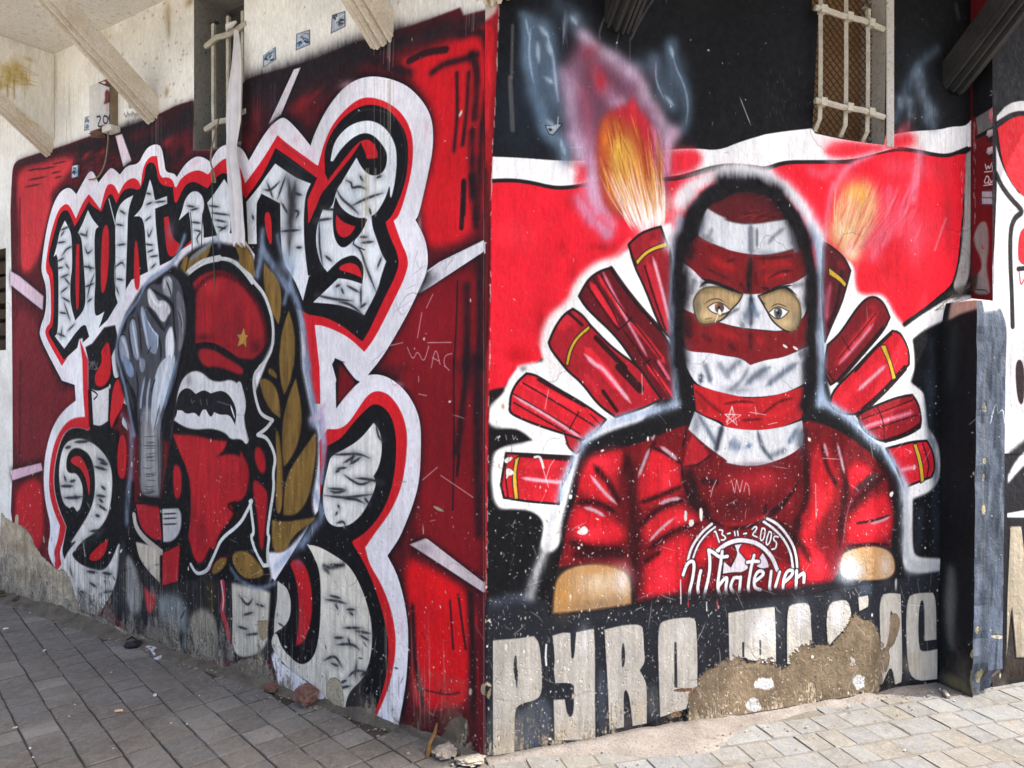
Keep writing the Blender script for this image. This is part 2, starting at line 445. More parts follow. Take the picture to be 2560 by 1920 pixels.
# ---------------------------------------------------------------- the left wall's painting
WHT = (238, 235, 235); PNK = (238, 219, 225); RED = (218, 30, 40); DRD = (122, 20, 28); BLK = (21, 19, 22)
CRM = (238, 234, 223); OLV = (128, 98, 48); GRY = (104, 104, 110); BLU = (134, 150, 172); LGT = (214, 214, 210)
Lw = Canvas(CORNER, DL, NL, -.12, 5.2, 3.72, 430, off_left, CRM)
Lw.umin = lambda h: 0.0
Lw.img *= (1+.10*(vnoise(Lw.h, Lw.w, 200, 200, 3, 4)-.5))[..., None]
# stains on the bare plaster above the painting
for t_, rx, ry, a_ in (('A1450,120', 16, 40, .5), ('A1460,250', 8, 30, .6), ('A1440,800', 10, 14, .7), ('A1640,20', 20, 12, .7), ('A480,700', 12, 60, .35),
                       ('A600,900', 5, 60, .3), ('A900,330', 40, 30, .2), ('B1340,20', 4, 5, .6), ('A950,320', 12, 6, .3)):
    Lw.b(t_, rx, ry, (150, 128, 92), a_)
for i in range(50):
    Lw.b('A%d,%d' % (RNG.integers(950, 1650), RNG.integers(20, 900)), 2+4*RNG.random(), 1.5+3*RNG.random(), (120, 108, 90), .5)
MURAL = ('B*2090,58 1980,84 *1840,122 *1815,60 1660,120 1500,180 1300,240 1120,335 1060,300 830,400 600,490 450,530 300,570 200,600 *146,640 '
         'Z*603,372 *484,376 A*1672,872 1550,900 1400,975 1280,1032 1060,1110 850,1150 500,1280 310,1332 200,1370 140,1395 110,1450 E*100,100 *92,300 *100,800 '
         'I*110,200 *112,900 *95,1300 *140,1659 M*300,380 *780,690 *1400,1000 Z*780,1770 *1034,1869 *1213,1898 *1222,900 *1228,400')
Lw.p(MURAL, (92, 24, 30), soft=1.5, tex=.3)
Lw.parts.append(('mural', chaikin(Lw.project(parse(MURAL)[0])[0], parse(MURAL)[1], True, 1)))
# dark sprayed band under the top edge
Lw.k('B160,690 400,600 640,530 900,420 1120,390 1300,320 1500,260 1800,210 2050,180', 46, (40, 34, 38), soft=16, a=.92)
Lw.k('B160,900 420,760 640,700 820,640', 50, (44, 34, 38), soft=26, a=.75)
Lw.k('B150,680 300,640 480,600 700,520 900,440 1100,380 1320,300', 60, (30, 27, 30), soft=26, a=.9)
Lw.k('B150,800 400,720 620,640 850,560 1000,540', 56, (40, 30, 34), soft=26, a=.8)
Lw.k('B160,1000 330,900 450,980', 40, (40, 28, 32), soft=20, a=.6)
Lw.k('B470,900 600,980 700,1040', 26, (36, 28, 32), soft=14, a=.8)
Lw.k('B1300,270 1500,210 1700,160', 22, (60, 26, 30), soft=10, a=.7)
Lw.k('A1650,900 1660,1250', 16, (50, 26, 30), soft=8, a=.7)
Lw.b('B600,800', 40, 22, (150, 34, 40), .8, -25); Lw.b('B250,900', 22, 40, (120, 30, 36), .8); Lw.b('B700,740', 40, 10, (140, 32, 38), .6, -25)
Lw.k('A160,1420 330,1370 560,1300 850,1200 1060,1140 1300,1070 1500,970 1660,930', 22, (44, 34, 38), soft=12, a=.85)
Lw.k('A1050,1200 1120,1330 1230,1250 1400,1200 1560,1080 1660,1050', 34, (44, 36, 40), soft=14, a=.85)
for i in range(46):
    x = RNG.uniform(210, 1000); y = 1470-(x-210)*.33+RNG.uniform(-70, 190)
    if y > 1640: continue
    Lw.k('A%d,%d %d,%d' % (x, y, x+RNG.uniform(60, 190), y-RNG.uniform(10, 60)), 2+6*RNG.random(), (42, 32, 36), soft=3, a=.8, taper=.3)
Lw.p('A150,1470 330,1420 560,1350 640,1390 600,1500 E420,160 470,260 380,560 330,720 250,850 165,800 175,500 150,200', (226, 60, 66), soft=7, a=.92)
Lw.b('A760,1330', 26, 9, (206, 46, 54), .9, -20); Lw.b('A900,1300', 30, 10, (196, 42, 50), .8, -20); Lw.b('A1450,1230', 30, 14, (170, 40, 46), .75, -15)
Lw.b('A600,1420', 34, 12, (220, 60, 66), .7, -20)
for x, y, l in ((230, 1480, 140), (240, 1560, 170), (440, 1500, 90), (450, 1420, 130), (200, 1420, 200), (210, 1620, 150), (330, 1470, 160), (470, 1540, 70)):
    Lw.k('A%d,%d %d,%d' % (x, y, x+l, y-l*.2), 4, (52, 30, 36), soft=2, a=.85, taper=.3)
Lw.k('E175,200 175,800 190,1100', 7, (70, 24, 32), soft=3, a=.8)
Lw.k('E130,100 125,600 130,820', 12, (74, 26, 34), soft=5, a=.8)
Lw.p('E120,1100 330,1240 330,1420 450,1659 I500,300 640,230 640,330 480,500 400,700 380,860 130,890 120,300', (124, 34, 42), soft=6, a=.9)
Lw.p('I160,1080 350,1000 380,1300 370,1659 150,1659 130,1250', (206, 36, 44), soft=6, a=.9)
Lw.k('I180,10 170,800', 10, (64, 22, 28), soft=5, a=.7)
for t_, wd in (('A1080,1160 1150,1330 1240,1240 1420,1120 1640,990', 40), ('A700,1300 900,1250 1050,1290', 20), ('A1440,1330 1480,1420 1560,1330', 26), ('A1120,1100 1300,1050', 24)): Lw.k(t_, wd, (32, 28, 31), soft=16, a=.85)
# bright red field at the right, with black brush bars
Lw.p('B1330,470 1500,420 1700,330 1880,280 2090,140 2095,700 2050,1300 2040,1659 1480,1659 1600,1400 1680,1050 1620,800 1450,600', (220, 26, 36), soft=9, a=.97)
Lw.p('F1640,100 1760,0 2160,0 2150,470 1720,650 1610,520', (222, 28, 38), soft=9, a=.95)
Lw.p('F1330,1400 1560,1000 2150,700 2150,1659 1180,1659', (134, 22, 30), soft=9, a=.95)
Lw.p('J1300,60 2120,0 2130,1659 N1720,330 N1330,20 J1500,1500 1600,1100 1600,500', (134, 22, 30), soft=9, a=.95)
Lw.p('N1170,130 1330,210 1560,340 1640,420 1640,1180 1500,1230 1220,1260 1210,700', (224, 22, 30), soft=7, a=.97)
for t_, wd, sf in (('B1430,470 1560,400 1720,380', 18, 4), ('B1615,555 1700,490 1830,460 1960,420', 18, 5), ('B1920,420 1970,560 1960,900', 22, 8),
                   ('B1900,560 1900,800 1880,1100', 12, 5), ('B1810,560 1830,900 1810,1150', 10, 5), ('B1890,1400 1880,1640', 15, 4), ('B1950,1000 1960,1500', 20, 8),
                   ('B2050,700 2020,1000 2000,1659', 22, 8), ('B1830,260 2000,230 2060,420', 24, 8), ('F1985,40 1970,300 1960,440', 15, 3), ('F2060,0 2090,420', 20, 8),
                   ('F1920,900 1910,1200 1880,1659', 5, 2), ('F2000,950 2000,1300 1990,1659', 22, 8), ('F2120,700 2110,1659', 20, 8), ('J2000,0 1950,500 1900,800', 20, 7),
                   ('J2090,0 2080,900 2090,1500', 26, 9), ('J1920,820 1900,1000', 9, 3), ('J1880,0 1880,700 1860,1300', 5, 2), ('N1650,420 1660,900 1660,1500', 18, 7),
                   ('N1560,420 1610,800', 7, 3), ('N1230,500 1240,900 1300,1200', 14, 6), ('N1500,460 1520,800', 6, 4), ('B1150,450 1300,520 1450,560', 24, 9)):
    Lw.k(t_, wd, (36, 24, 28), soft=sf, a=.9)
Lw.b('B2040,200', 8, 18, (210, 24, 34), .9); Lw.b('B2030,500', 6, 26, (205, 22, 32), .8); Lw.b('N1690,600', 4, 30, (190, 22, 30), .8); Lw.b('N1700,1000', 4, 60, (180, 22, 30), .7)
Lw.k('N1260,1080 1480,1130 1560,1110', 5, (60, 14, 18), soft=2, a=.8)
Lw.p('N1100,1250 1560,1230 1700,1290 1740,1500 1500,1560 1100,1420', (70, 26, 26), soft=12, a=.85)
# pale beams between the panels
BEAMS = (('A*1000,1175 *1058,1160 *1140,1390 *1070,1450', PNK), ('B*540,535 *592,520 *440,885 *345,955', (222, 212, 214)), ('E*92,820 *175,868 *380,1040 *372,1162 *92,940', (226, 196, 206)),
         ('I*90,955 *360,888 *372,955 *112,1042', (228, 186, 198)), ('F*1620,835 *1760,740 *2160,548 *2152,650 *1640,965 *1550,1020', (226, 222, 224)),
         ('N*1215,62 *1330,18 *1745,330 *1745,405', (214, 196, 196)))
for t_, c in BEAMS:
    Lw.p(t_, BLK, soft=9, a=.85, grow=1.7); Lw.p(t_, c, soft=.8, sm=0, part='painted_beam')
for t_ in ('F1620,835 1560,1020 1640,960 1760,860', 'N1215,62 1330,60 1400,130'): Lw.p(t_, (60, 54, 60), soft=8, a=.55)
# ---- great lettering: white band, red band, black ground
W_OUT = ('Z*156,952 100,845 101,819 116,781 117,718 106,686 104,663 116,579 130,521 148,483 168,469 180,472 *192,486 220,434 229,428 236,432 *247,457 269,428 281,418 '
         '*301,437 318,414 347,411 359,385 372,367 391,360 405,367 412,405 415,431 437,434 *443,443 463,411 489,391 509,393 *527,405 544,373 567,360 593,365 609,374 *623,402 '
         '667,326 703,293 720,298 752,332 *780,368 788,339 817,277 853,228 886,202 925,190 970,195 1016,212 1048,241 1071,273 1084,312 1084,374 1071,439 1048,540 *1040,550 '
         '1063,593 1072,637 1069,680 1051,721 1020,787 962,888 *921,938 947,935 979,946 1014,975 1040,1016 1053,1059 1054,1117 1050,1204 1034,1262 1017,1305 999,1348 *970,1389 '
         '998,1442 1020,1537 1023,1622 1013,1738 *988,1850 *900,1830 *700,1720 *560,1200 *300,1000')
Lw.p(W_OUT, BLK, soft=11, a=.95, grow=2.2)
Lw.p(W_OUT, (240, 234, 236), soft=.8, part='white_lettering_band', tex=.06)
for t_, rx, ry in (('A780,1530', 16, 20), ('A950,1500', 18, 14), ('A1700,1400', 20, 10), ('B380,1000', 16, 26), ('B650,1200', 26, 20), ('B560,1080', 22, 14), ('B950,650', 30, 12), ('B1560,1000', 8, 30),
                   ('J1380,220', 26, 10), ('J1550,900', 5, 40), ('N1150,650', 8, 40), ('F1590,450', 8, 40)):
    Lw.b(t_, rx, ry, (232, 186, 196), .5)
Lw.p('J*820,0 J*800,40 J840,180 J*830,195 J*835,420 900,330 1000,220 *1040,190 1000,170 930,80 880,0 F*920,1620 F820,1570', BLK, part='painted_gap')
Lw.p('J*860,60 J*845,380 930,290 1010,200 940,120 870,30', (120, 22, 30), soft=3)
R_OUT = ('Z*156,915 113,839 116,819 130,805 127,695 116,680 116,654 124,602 136,556 148,524 165,509 176,515 *191,547 208,507 *223,486 231,495 *252,524 266,466 278,459 289,466 *298,486 '
         '312,457 333,444 347,451 *353,466 359,417 376,391 *394,391 401,446 420,443 434,451 440,475 *451,451 469,434 498,424 *521,437 544,411 567,393 599,410 *614,459 658,400 *695,339 716,358 '
         '*796,416 811,358 837,303 886,254 921,242 967,254 1006,283 1029,326 1035,374 1029,439 1000,540 *985,553 1002,602 1024,651 1014,692 991,741 939,845 *912,880 875,845 837,825 803,813 '
         '*788,813 *800,920 *802,1010 *785,1010 *768,900 *760,800 *700,600 *560,560 *430,640 *280,720')
Lw.p(R_OUT, (221, 32, 42), soft=.7, part='red_lettering_band', tex=.06)
B_OUT = ('Z*161,900 122,836 124,825 136,813 136,680 122,660 124,628 139,576 150,535 165,524 174,530 *188,567 211,527 *223,504 231,515 *255,530 269,492 281,483 *292,509 307,478 327,469 350,478 '
         '362,449 365,417 376,405 391,411 398,463 *434,469 437,507 *443,507 463,463 486,453 509,466 *520,472 541,443 567,428 606,482 *615,498 658,439 *690,371 720,391 *794,446 '
         '*770,500 *772,560 *814,440 811,374 837,319 879,277 921,260 967,270 999,303 1019,342 1022,391 1016,456 983,540 *965,556 973,585 1002,651 988,695 967,735 924,828 *907,854 884,836 855,813 814,793 '
         '*774,787 *720,760 *600,580 *480,600 *430,650 *330,700 *270,800')
Lw.p(B_OUT, (24, 23, 26), soft=.7, part='black_lettering_ground', tex=.1)
for t_ in ('B420,1170 560,1280 690,1350 710,1300 560,1190 450,1100', 'B800,1200 1000,830 1300,860 1400,1050 1400,1300 1330,1500'):
    Lw.k(t_, 3, (74, 74, 78), soft=2, a=.45)
# red slits between letters, and the red Y
for t_ in ('E*665,590 *690,590 690,1150 660,1165 655,800', 'E880,580 900,430 938,420 950,560 940,850 905,1020 872,1000', 'E1165,560 1195,560 1222,980 1160,990', 'E*1420,360 *1460,350 1490,540 1580,600 1490,720 1440,650',
           'B1040,1090 1110,1068 1160,1110 1190,1190 1165,1222 *1100,1222 1085,1160 *1055,1095 990,1200 900,1310 810,1420 740,1500 700,1659 F690,200 640,320 *600,410 590,300 640,190 665,110 670,40 B*700,1440 *716,1400 *718,1340 *690,1285 715,1260 780,1330 *802,1388 860,1310 960,1180',
           'B*1060,1110 *1100,1100 *1165,1110 *1185,1215 *1110,1222'):
    Lw.p(t_, (206, 32, 40), soft=.8, part='red_letter_gap')
# white letters
LET = ['E*565,385 600,450 625,520 630,800 612,900 612,1100 *655,1250 740,1150 745,1000 730,800 715,580 700,520 *678,492 720,410 *765,295 800,370 *858,440 822,470 822,700 832,900 820,1050 822,1200 850,1210 *908,1170 870,1290 *795,1445 770,1370 735,1250 *560,1495 *478,1385 510,1350 510,660 *468,702 500,590 520,480',
       'E*1158,168 1130,240 1110,330 1105,560 1092,900 1088,1150 *1040,1255 1025,1100 1000,1030 990,850 1002,620 1000,400 1010,330 1040,250 1090,200',
       'E*1300,30 1325,100 1340,200 *1350,212 *1448,175 *1450,242 *1345,285 1350,420 1390,800 1380,850 *1290,885 1270,700 1250,350 *1162,352 1230,280 1260,180',
       'E*1548,388 1580,300 1600,210 1650,140 1710,130 1760,180 1772,270 1750,340 1768,500 1755,610 *1655,695 1660,560 1652,400 *1635,310',
       'E*1795,235 1860,150 *1942,28 1990,100 1995,350 2000,500 *1920,612 1860,460',
       'B*165,1565 270,1440 330,1350 *398,1258 470,1310 560,1370 *672,1412 630,1500 618,1659 F570,200 555,350 560,600 *592,862 *655,862 640,930 *560,1110 480,900 360,720 *352,240 *190,155 *150,240 *150,590 *75,590 *60,230',
       'B*822,1240 840,1130 880,1050 960,970 1060,930 1150,930 1240,980 1310,1080 1335,1200 1320,1400 1280,1560 F1300,60 1270,180 1190,320 *1140,350 1150,450 1190,560 1230,680 *1268,740 1230,850 1190,1000 *1080,1205 980,1150 840,1110 *638,1095 *722,900 860,882 960,900 *1062,935 1080,780 1010,690 950,690 860,730 *760,832 700,760 660,600 665,450 700,350 *720,292 800,282 840,120 890,40 B870,1470 950,1330 *1022,1212 1060,1290 1120,1350 1200,1350 1250,1290 1260,1180 1210,1100 1150,1040 1080,1020 990,1060 900,1150 *842,1242']
for t_ in LET: Lw.p(t_, (234, 236, 236), soft=.7, part='painted_letter', tex=.08)
for t_, rx, ry in (('F720,500', 16, 40), ('F1000,640', 30, 10), ('B1000,1500', 30, 24), ('F850,1000', 20, 14), ('E760,620', 10, 14), ('E1050,560', 12, 12), ('F450,800', 20, 30), ('E770,1050', 8, 50)):
    Lw.b(t_, rx, ry, (186, 200, 208), .5)
Lw.k('E945,200 970,300 1000,420', 4, LGT); Lw.k('E1000,600 1000,1000', 3, BLK)
Lw.p('F165,170 345,220 352,460 345,640 F300,800 150,600 145,300', BLK, part='painted_gap')
Lw.p('F215,315 275,315 285,590 *262,590 225,470', (206, 34, 40), part='red_letter_gap')
Lw.p('F*832,180 870,270 940,330 1030,370 1110,360 1070,460 970,580 905,627 850,600 810,500 805,300', BLK, part='painted_gap')
Lw.p('F*838,335 890,400 *1003,440 960,515 890,542 840,490 830,400', (208, 34, 42), part='red_letter_gap')
Lw.p('F845,812 890,765 960,748 1035,780 *1062,885 980,845', (208, 34, 42), part='red_letter_gap')
Lw.p('F*600,870 *720,820 *860,880 *640,1090 *540,1120', BLK)
# quick black strokes inside the letters
def sticks(lst, w_=4, sf=1.2):
    for t_ in lst:
        Lw.k(t_, w_*2.6, (96, 98, 102), soft=w_*1.2, a=.32); Lw.k(t_, w_*1.05, (38, 36, 38), soft=sf*1.5, a=.85, taper=.3)
sticks(('F420,30 450,250 440,420 430,680', 'F480,60 460,300 430,400'), 20, 6)
sticks(('F240,60 290,190', 'F400,0 330,200', 'F210,120 270,130 350,50', 'F360,230 420,330', 'F360,480 520,470', 'F480,150 540,170', 'F470,300 520,310 490,370', 'F490,620 540,620', 'F110,340 125,380', 'F650,390 800,370', 'F690,400 690,600 720,780',
        'F720,290 800,290 880,310', 'F740,690 800,740', 'F840,120 880,200 970,270 1030,330', 'F970,260 1110,190 1240,150', 'F1120,280 1140,340', 'F920,40 970,60 970,110 1040,90 1100,120', 'F1040,0 1070,50', 'F1180,20 1230,0',
        'F980,590 1050,640 1090,780 1140,900 1180,1000', 'F1050,580 1160,570', 'F1190,800 1230,700', 'F1040,530 1110,530', 'F660,1030 830,1070 980,1080', 'F880,970 900,1020', 'F930,950 1040,1010', 'F1050,960 1050,1120', 'F830,960 870,940', 'F1040,1140 1100,1100', 'F860,1090 960,1110 1060,1190'), 6, 1.6)
sticks(('E530,470 600,440', 'E530,520 560,480', 'E500,580 570,570', 'E540,690 580,630 630,610', 'E500,740 560,710', 'E500,800 550,790', 'E570,760 600,800', 'E530,880 600,850', 'E560,880 610,940', 'E530,1010 590,960', 'E540,1050 610,1090', 'E520,1180 580,1190', 'E560,1100 610,1250', 'E500,1360 570,1390', 'E540,1320 530,1400',
        'E690,500 760,520', 'E760,470 750,520', 'E740,620 760,680 800,640', 'E720,780 820,800', 'E770,770 790,820', 'E740,960 820,930', 'E760,1050 780,950 820,850', 'E760,1090 800,1060', 'E590,1340 650,1280', 'E1040,300 1090,330', 'E1010,420 1070,430', 'E1020,600 1090,590', 'E1000,790 1060,740 1080,780', 'E1010,890 1070,900', 'E1010,960 1030,1020',
        'E1270,150 1310,160', 'E1270,250 1320,230', 'E1260,390 1310,350', 'E1280,480 1290,540 1320,460', 'E1260,590 1330,600', 'E1280,660 1330,640', 'E1300,700 1370,690', 'E1310,800 1350,760', 'E1340,230 1440,220',
        'E1620,260 1690,270', 'E1650,300 1720,280', 'E1680,470 1750,480 1700,540 1720,590', 'E1660,400 1740,410', 'E1810,260 1900,270', 'E1830,320 1990,340', 'E1860,380 1960,400', 'E1880,440 1960,460', 'E1900,480 1970,430'), 4.5, 1.2)
for t_ in ('E1650,320 1665,450 1665,680', 'E1755,330 1750,470 1745,600'): Lw.k(t_, 3, BLK)
Lw.k('F1100,380 1060,480 960,590 1080,640', 3, BLK)
# ---- lower right letter
Lw.p('J*760,598 860,600 940,550 1020,430 1100,310 1180,263 1280,290 1360,380 1420,500 1450,650 1440,850 1410,1050 1360,1200 1280,1350 1180,1480 *1100,1600 N*890,80 920,200 1000,330 1070,500 1110,700 1100,900 1050,1100 *960,1300 *800,1300 *600,900 *400,400 J*700,1500 *690,700', (216, 32, 40), soft=.8, part='red_lettering_band')
Lw.p('J*760,742 880,680 970,560 1080,440 1170,368 1280,430 1340,560 1360,750 1340,1000 1290,1200 1200,1370 1080,1500 *980,1560 N*800,50 870,160 950,330 1020,550 1060,750 1050,950 1010,1120 *930,1310 *820,1320 *740,1230 *300,900 *200,400 J*500,1600 *680,1300', (22, 21, 24), soft=.8, part='black_lettering_ground')
Lw.p('J*1160,543 1210,600 1238,750 1210,920 *1160,1005 1185,1060 1150,1170 1060,1340 940,1440 800,1440 735,1350 715,1150 770,900 790,830 930,760 1050,680', (234, 231, 222), soft=.8, part='painted_letter')
Lw.p('M*560,60 *900,0 *1400,250 *1650,250 *1960,330 *2010,720 *1900,900 *1300,880 *850,600 *740,420', (40, 38, 40), soft=3, tex=.4)
LOWER = ('N*480,60 560,70 700,150 790,220 870,370 930,560 945,720 930,870 880,1010 770,1110 *745,1255 *650,1195 560,1080 330,930 220,780 240,690 270,690 330,830 450,915 540,850 570,650 580,350 540,160')
Lw.p(LOWER, (222, 215, 198), soft=.8, part='painted_letter', tex=.2)
Lw.p('N*270,320 340,360 372,480 350,620 *245,690 250,560 270,450', (206, 200, 188), part='painted_letter')
Lw.p('M*1640,270 1760,330 *1920,400 1910,560 *1900,740 1850,840 1660,870 1640,600', (206, 198, 180), soft=2, part='painted_letter', tex=.3)
Lw.p('N350,640 372,500 362,350 300,280 350,180 470,105 550,170 580,330 572,700 520,870 450,916 380,880 300,790 *268,690', BLK, soft=.8, part='painted_gap')
Lw.p('N350,185 430,158 490,250 520,420 512,600 465,750 *400,778 425,600 420,400 390,260', (196, 32, 40), soft=1.5, part='red_letter_gap')
Lw.b('N420,190', 18, 14, (150, 90, 110), .6)
Lw.k('N235,320 240,500 215,640 215,720', 12, BLK, soft=2)
sticks(('J800,820 900,815 1040,810 1130,850', 'J990,810 960,900', 'J900,890 1000,830', 'J960,900 1010,870 1050,840', 'J840,940 930,930', 'J830,970 870,950', 'J900,990 1000,1060 1060,1080 1150,1040', 'J1000,1020 1120,1030 1230,1060', 'J770,1110 920,1120', 'J780,1130 830,1150 920,1130',
        'J730,1170 900,1190 1000,1180 1150,1160', 'J900,1200 1010,1200 1080,1240', 'J850,1250 865,1280', 'J830,1340 850,1310', 'J840,1410 900,1390 920,1440', 'J1180,560 1200,660 1230,700', 'J1080,1190 1120,1240'), 6, 1.4)
sticks(('N610,450 700,460 760,480', 'N640,420 720,440', 'N680,480 700,520', 'N760,520 820,520', 'N780,540 810,560', 'N740,650 870,650', 'N820,670 930,690', 'N850,700 920,740', 'N670,720 740,720', 'N690,770 800,760 860,810', 'N770,720 790,780', 'N600,880 680,840 730,930', 'N650,900 700,920', 'N770,1000 820,950 900,960',
        'N830,900 820,1000', 'N700,1080 790,1060', 'N720,1040 760,1020', 'N600,230 640,260', 'N640,200 740,210', 'N860,990 900,960', 'M1700,420 1760,500 1800,440', 'M1730,560 1800,540', 'M1690,640 1760,660', 'M1820,480 1880,500', 'M1750,700 1840,690'), 6, 1.5)
Lw.k('N600,210 650,230 740,200', 10, BLK, soft=4, a=.7)
# ---- lower left numeral
Lw.p('E*690,1410 *720,1400 I*725,250 *745,490 I*780,600 *700,700 *640,1659 M*640,280 M*385,290 *395,230 I410,1659 450,1450 400,1250 380,1050 390,850 430,660 490,520 570,420 *660,350 650,200 *640,60 E*640,1640', WHT, soft=.8, part='white_lettering_band')
Lw.p('E*695,1410 *730,1500 I*765,0 768,300 *776,612 690,580 600,592 540,665 492,820 467,1000 475,1150 520,1310 *578,1440 555,1560 520,1659 M*440,200 *385,290 M400,160 I470,1659 510,1550 *525,1430 470,1300 432,1150 430,1000 450,830 490,680 560,560 640,500 *742,492 725,300 *718,0', (206, 34, 44), soft=.8, part='red_lettering_band')
Lw.p('I*772,612 690,582 602,595 545,668 497,820 472,1000 480,1150 525,1305 *582,1440 560,1560 540,1659 M*480,200 *860,250 *1000,200 I*1160,1500 *1160,1050 *1010,1000 *1030,620 *970,590 *940,530 *860,560', (22, 21, 23), soft=1, part='black_lettering_ground')
Lw.p('I520,1050 515,950 535,800 580,710 650,680 730,680 830,730 910,810 960,900 980,1020 970,1200 940,1350 860,1470 720,1560 640,1659 M620,60 540,100 510,130 560,190 640,230 740,250 800,170 860,10 M850,200 830,330 780,440 *700,570 560,520 450,440 395,330 *395,240 450,230 470,130 560,20 I600,1600 700,1450 790,1300 830,1150 825,950 790,830 720,770 650,755 600,800 580,870 580,950 610,980 670,975 720,1070 725,1180 700,1290 *672,1312 640,1260 *608,1282 560,1250 530,1150', (230, 225, 215), soft=.8, part='painted_letter', tex=.15)
Lw.p('I612,870 640,835 690,822 740,880 780,1000 786,1100 *776,1175 750,1020 700,930 640,905', (206, 38, 46), part='red_letter_gap')
Lw.p('M630,150 690,80 *775,18 755,120 705,172 655,178', (206, 30, 38), part='red_letter_gap')
Lw.k('M590,20 610,140', 4, (170, 160, 150))
sticks(('I570,760 620,750', 'I650,710 740,705 780,700', 'I850,850 920,880', 'I870,890 940,900', 'I820,920 930,950', 'I560,1000 580,1050', 'I610,1050 660,1040', 'I530,1090 640,1090', 'I560,1190 660,1190 720,1180', 'I650,1170 670,1200', 'I880,1090 920,1120', 'I840,1170 920,1180', 'I860,1200 900,1230', 'I850,1250 930,1300', 'I830,1340 870,1350',
        'I780,1480 900,1470', 'I720,1570 850,1510', 'M500,380 520,390', 'M570,390 620,410', 'M620,250 700,260', 'M640,330 690,360', 'M560,390 590,440', 'M730,260 800,270', 'M740,400 800,390', 'M640,440 660,490', 'M500,220 520,290'), 7, 1.8)
# ---- figures at the left of the fist
Lw.p('E*742,1480 *800,1450 *905,1310 *1000,1290 *1040,1500 I*1050,60 I*1020,560 I*860,600 *785,600 *770,300 I*768,0', (24, 22, 25), soft=1.5)
Lw.p('I820,150 850,80 890,20 E*880,1520 E920,1440 955,1440 E970,1659 I955,170 900,232 840,232', (204, 30, 36), soft=1.5, part='painted_flower')
Lw.p('I*795,245 860,270 *952,222 *942,530 875,578 *812,562', (216, 212, 208), soft=1, part='painted_glove', ol=2)
Lw.k('I800,260 860,300 820,340', 4, BLK)
Lw.p('E*965,1560 1000,1470 1030,1480 1050,1659 I1060,130 990,180 970,40', (220, 216, 214), soft=1, ol=3)
Lw.p('I985,190 1060,150 1085,380 1022,480 *972,590 950,540', (204, 34, 42), soft=1.5, part='painted_ribbon')
Lw.p('I1035,622 1110,680 1092,1060 1010,980', (200, 34, 42), soft=1, part='painted_ribbon')
Lw.p('I*1065,490 1095,540 *1106,610 1050,550', LGT)
for i in range(9): Lw.k('I%d,%d %d,%d' % (760+RNG.integers(0, 90), RNG.integers(0, 90), 800+RNG.integers(0, 60), RNG.integers(0, 90)), 3, (120, 112, 116), soft=1, a=.8)
for i in range(5): Lw.k('E%d,%d %d,%d' % (880+RNG.integers(0, 40), 1450+i*25, 930, 1430+i*25), 2.5, (90, 14, 18), soft=1, a=.8)
# ---- portrait panel: black ground first
Lw.p('E*1600,870 1700,780 1900,700 2080,780 *2212,960 F*0,780 200,1000 300,1250 300,1420 *180,1659 J*130,130 150,400 *290,520 *160,650 300,780 310,1000 *240,1659 N*200,200 *100,100 M*1560,150 *1400,300 *1200,330 *1000,200 I*1160,1659 *1160,1240 *1400,1200 *1480,700 *1560,100 E*1600,1600 *1690,1250', (21, 20, 22), soft=2, part='painted_portrait')
Lw.p('E*1600,960 1720,850 1830,800 1920,800 2020,840 F60,900 170,1060 250,1230 262,1420 210,1540 130,1620 0,1640 E2000,1659 1800,1659 1650,1500 1690,1250', BLK)
Lw.k('E1660,1200 1680,1000 1760,880 1920,840 F60,940 180,1120 240,1300', 16, (90, 14, 20), soft=10, a=.7) if False else None
Lw.p('E*1640,970 1720,870 1830,825 1920,818 2010,850 2100,940 2200,1070 F30,920 80,1000 170,1110 225,1250 245,1400 200,1520 120,1590 *0,1575 E2060,1570 1950,1500 1850,1450 1750,1450 *1690,1470 1680,1300 1700,1120', (158, 30, 38), soft=2, part='painted_beret', tex=.2)
Lw.b('E1850,960', 40, 26, (214, 44, 52), .8); Lw.b('E1800,1250', 24, 40, (196, 38, 46), .6); Lw.b('F60,1250', 20, 30, (190, 36, 44), .6); Lw.b('E2080,1250', 26, 40, (120, 24, 32), .6)
Lw.p('E1700,1490 1850,1495 1980,1580 2110,1659 I2110,120 2070,130 1900,55 E1760,1659', (164, 30, 38), soft=2, part='painted_visor')
Lw.k('E1650,1480 1750,1450 1860,1460 1980,1530 2120,1640', 10, BLK, soft=2)
Lw.k('E1670,1300 1660,1080 1740,920 1880,840 1980,860 F40,930 150,1090 225,1270 230,1420', 12, (70, 12, 18), soft=7, a=.8); Lw.b('F150,1480', 26, 20, (70, 12, 18), .7); Lw.b('E1760,1400', 40, 10, (80, 14, 20), .7)
STAR = [(2115, 1305), (2130, 1370), (2157, 1378), (2135, 1410), (2140, 1495), (2110, 1450), (2055, 1480), (2075, 1410), (2050, 1368), (2092, 1368)]
Lw.p('E'+' '.join('*%d,%d' % q for q in STAR), (190, 138, 66), sm=0, ol=1.5, olc=(80, 50, 30), part='painted_star')
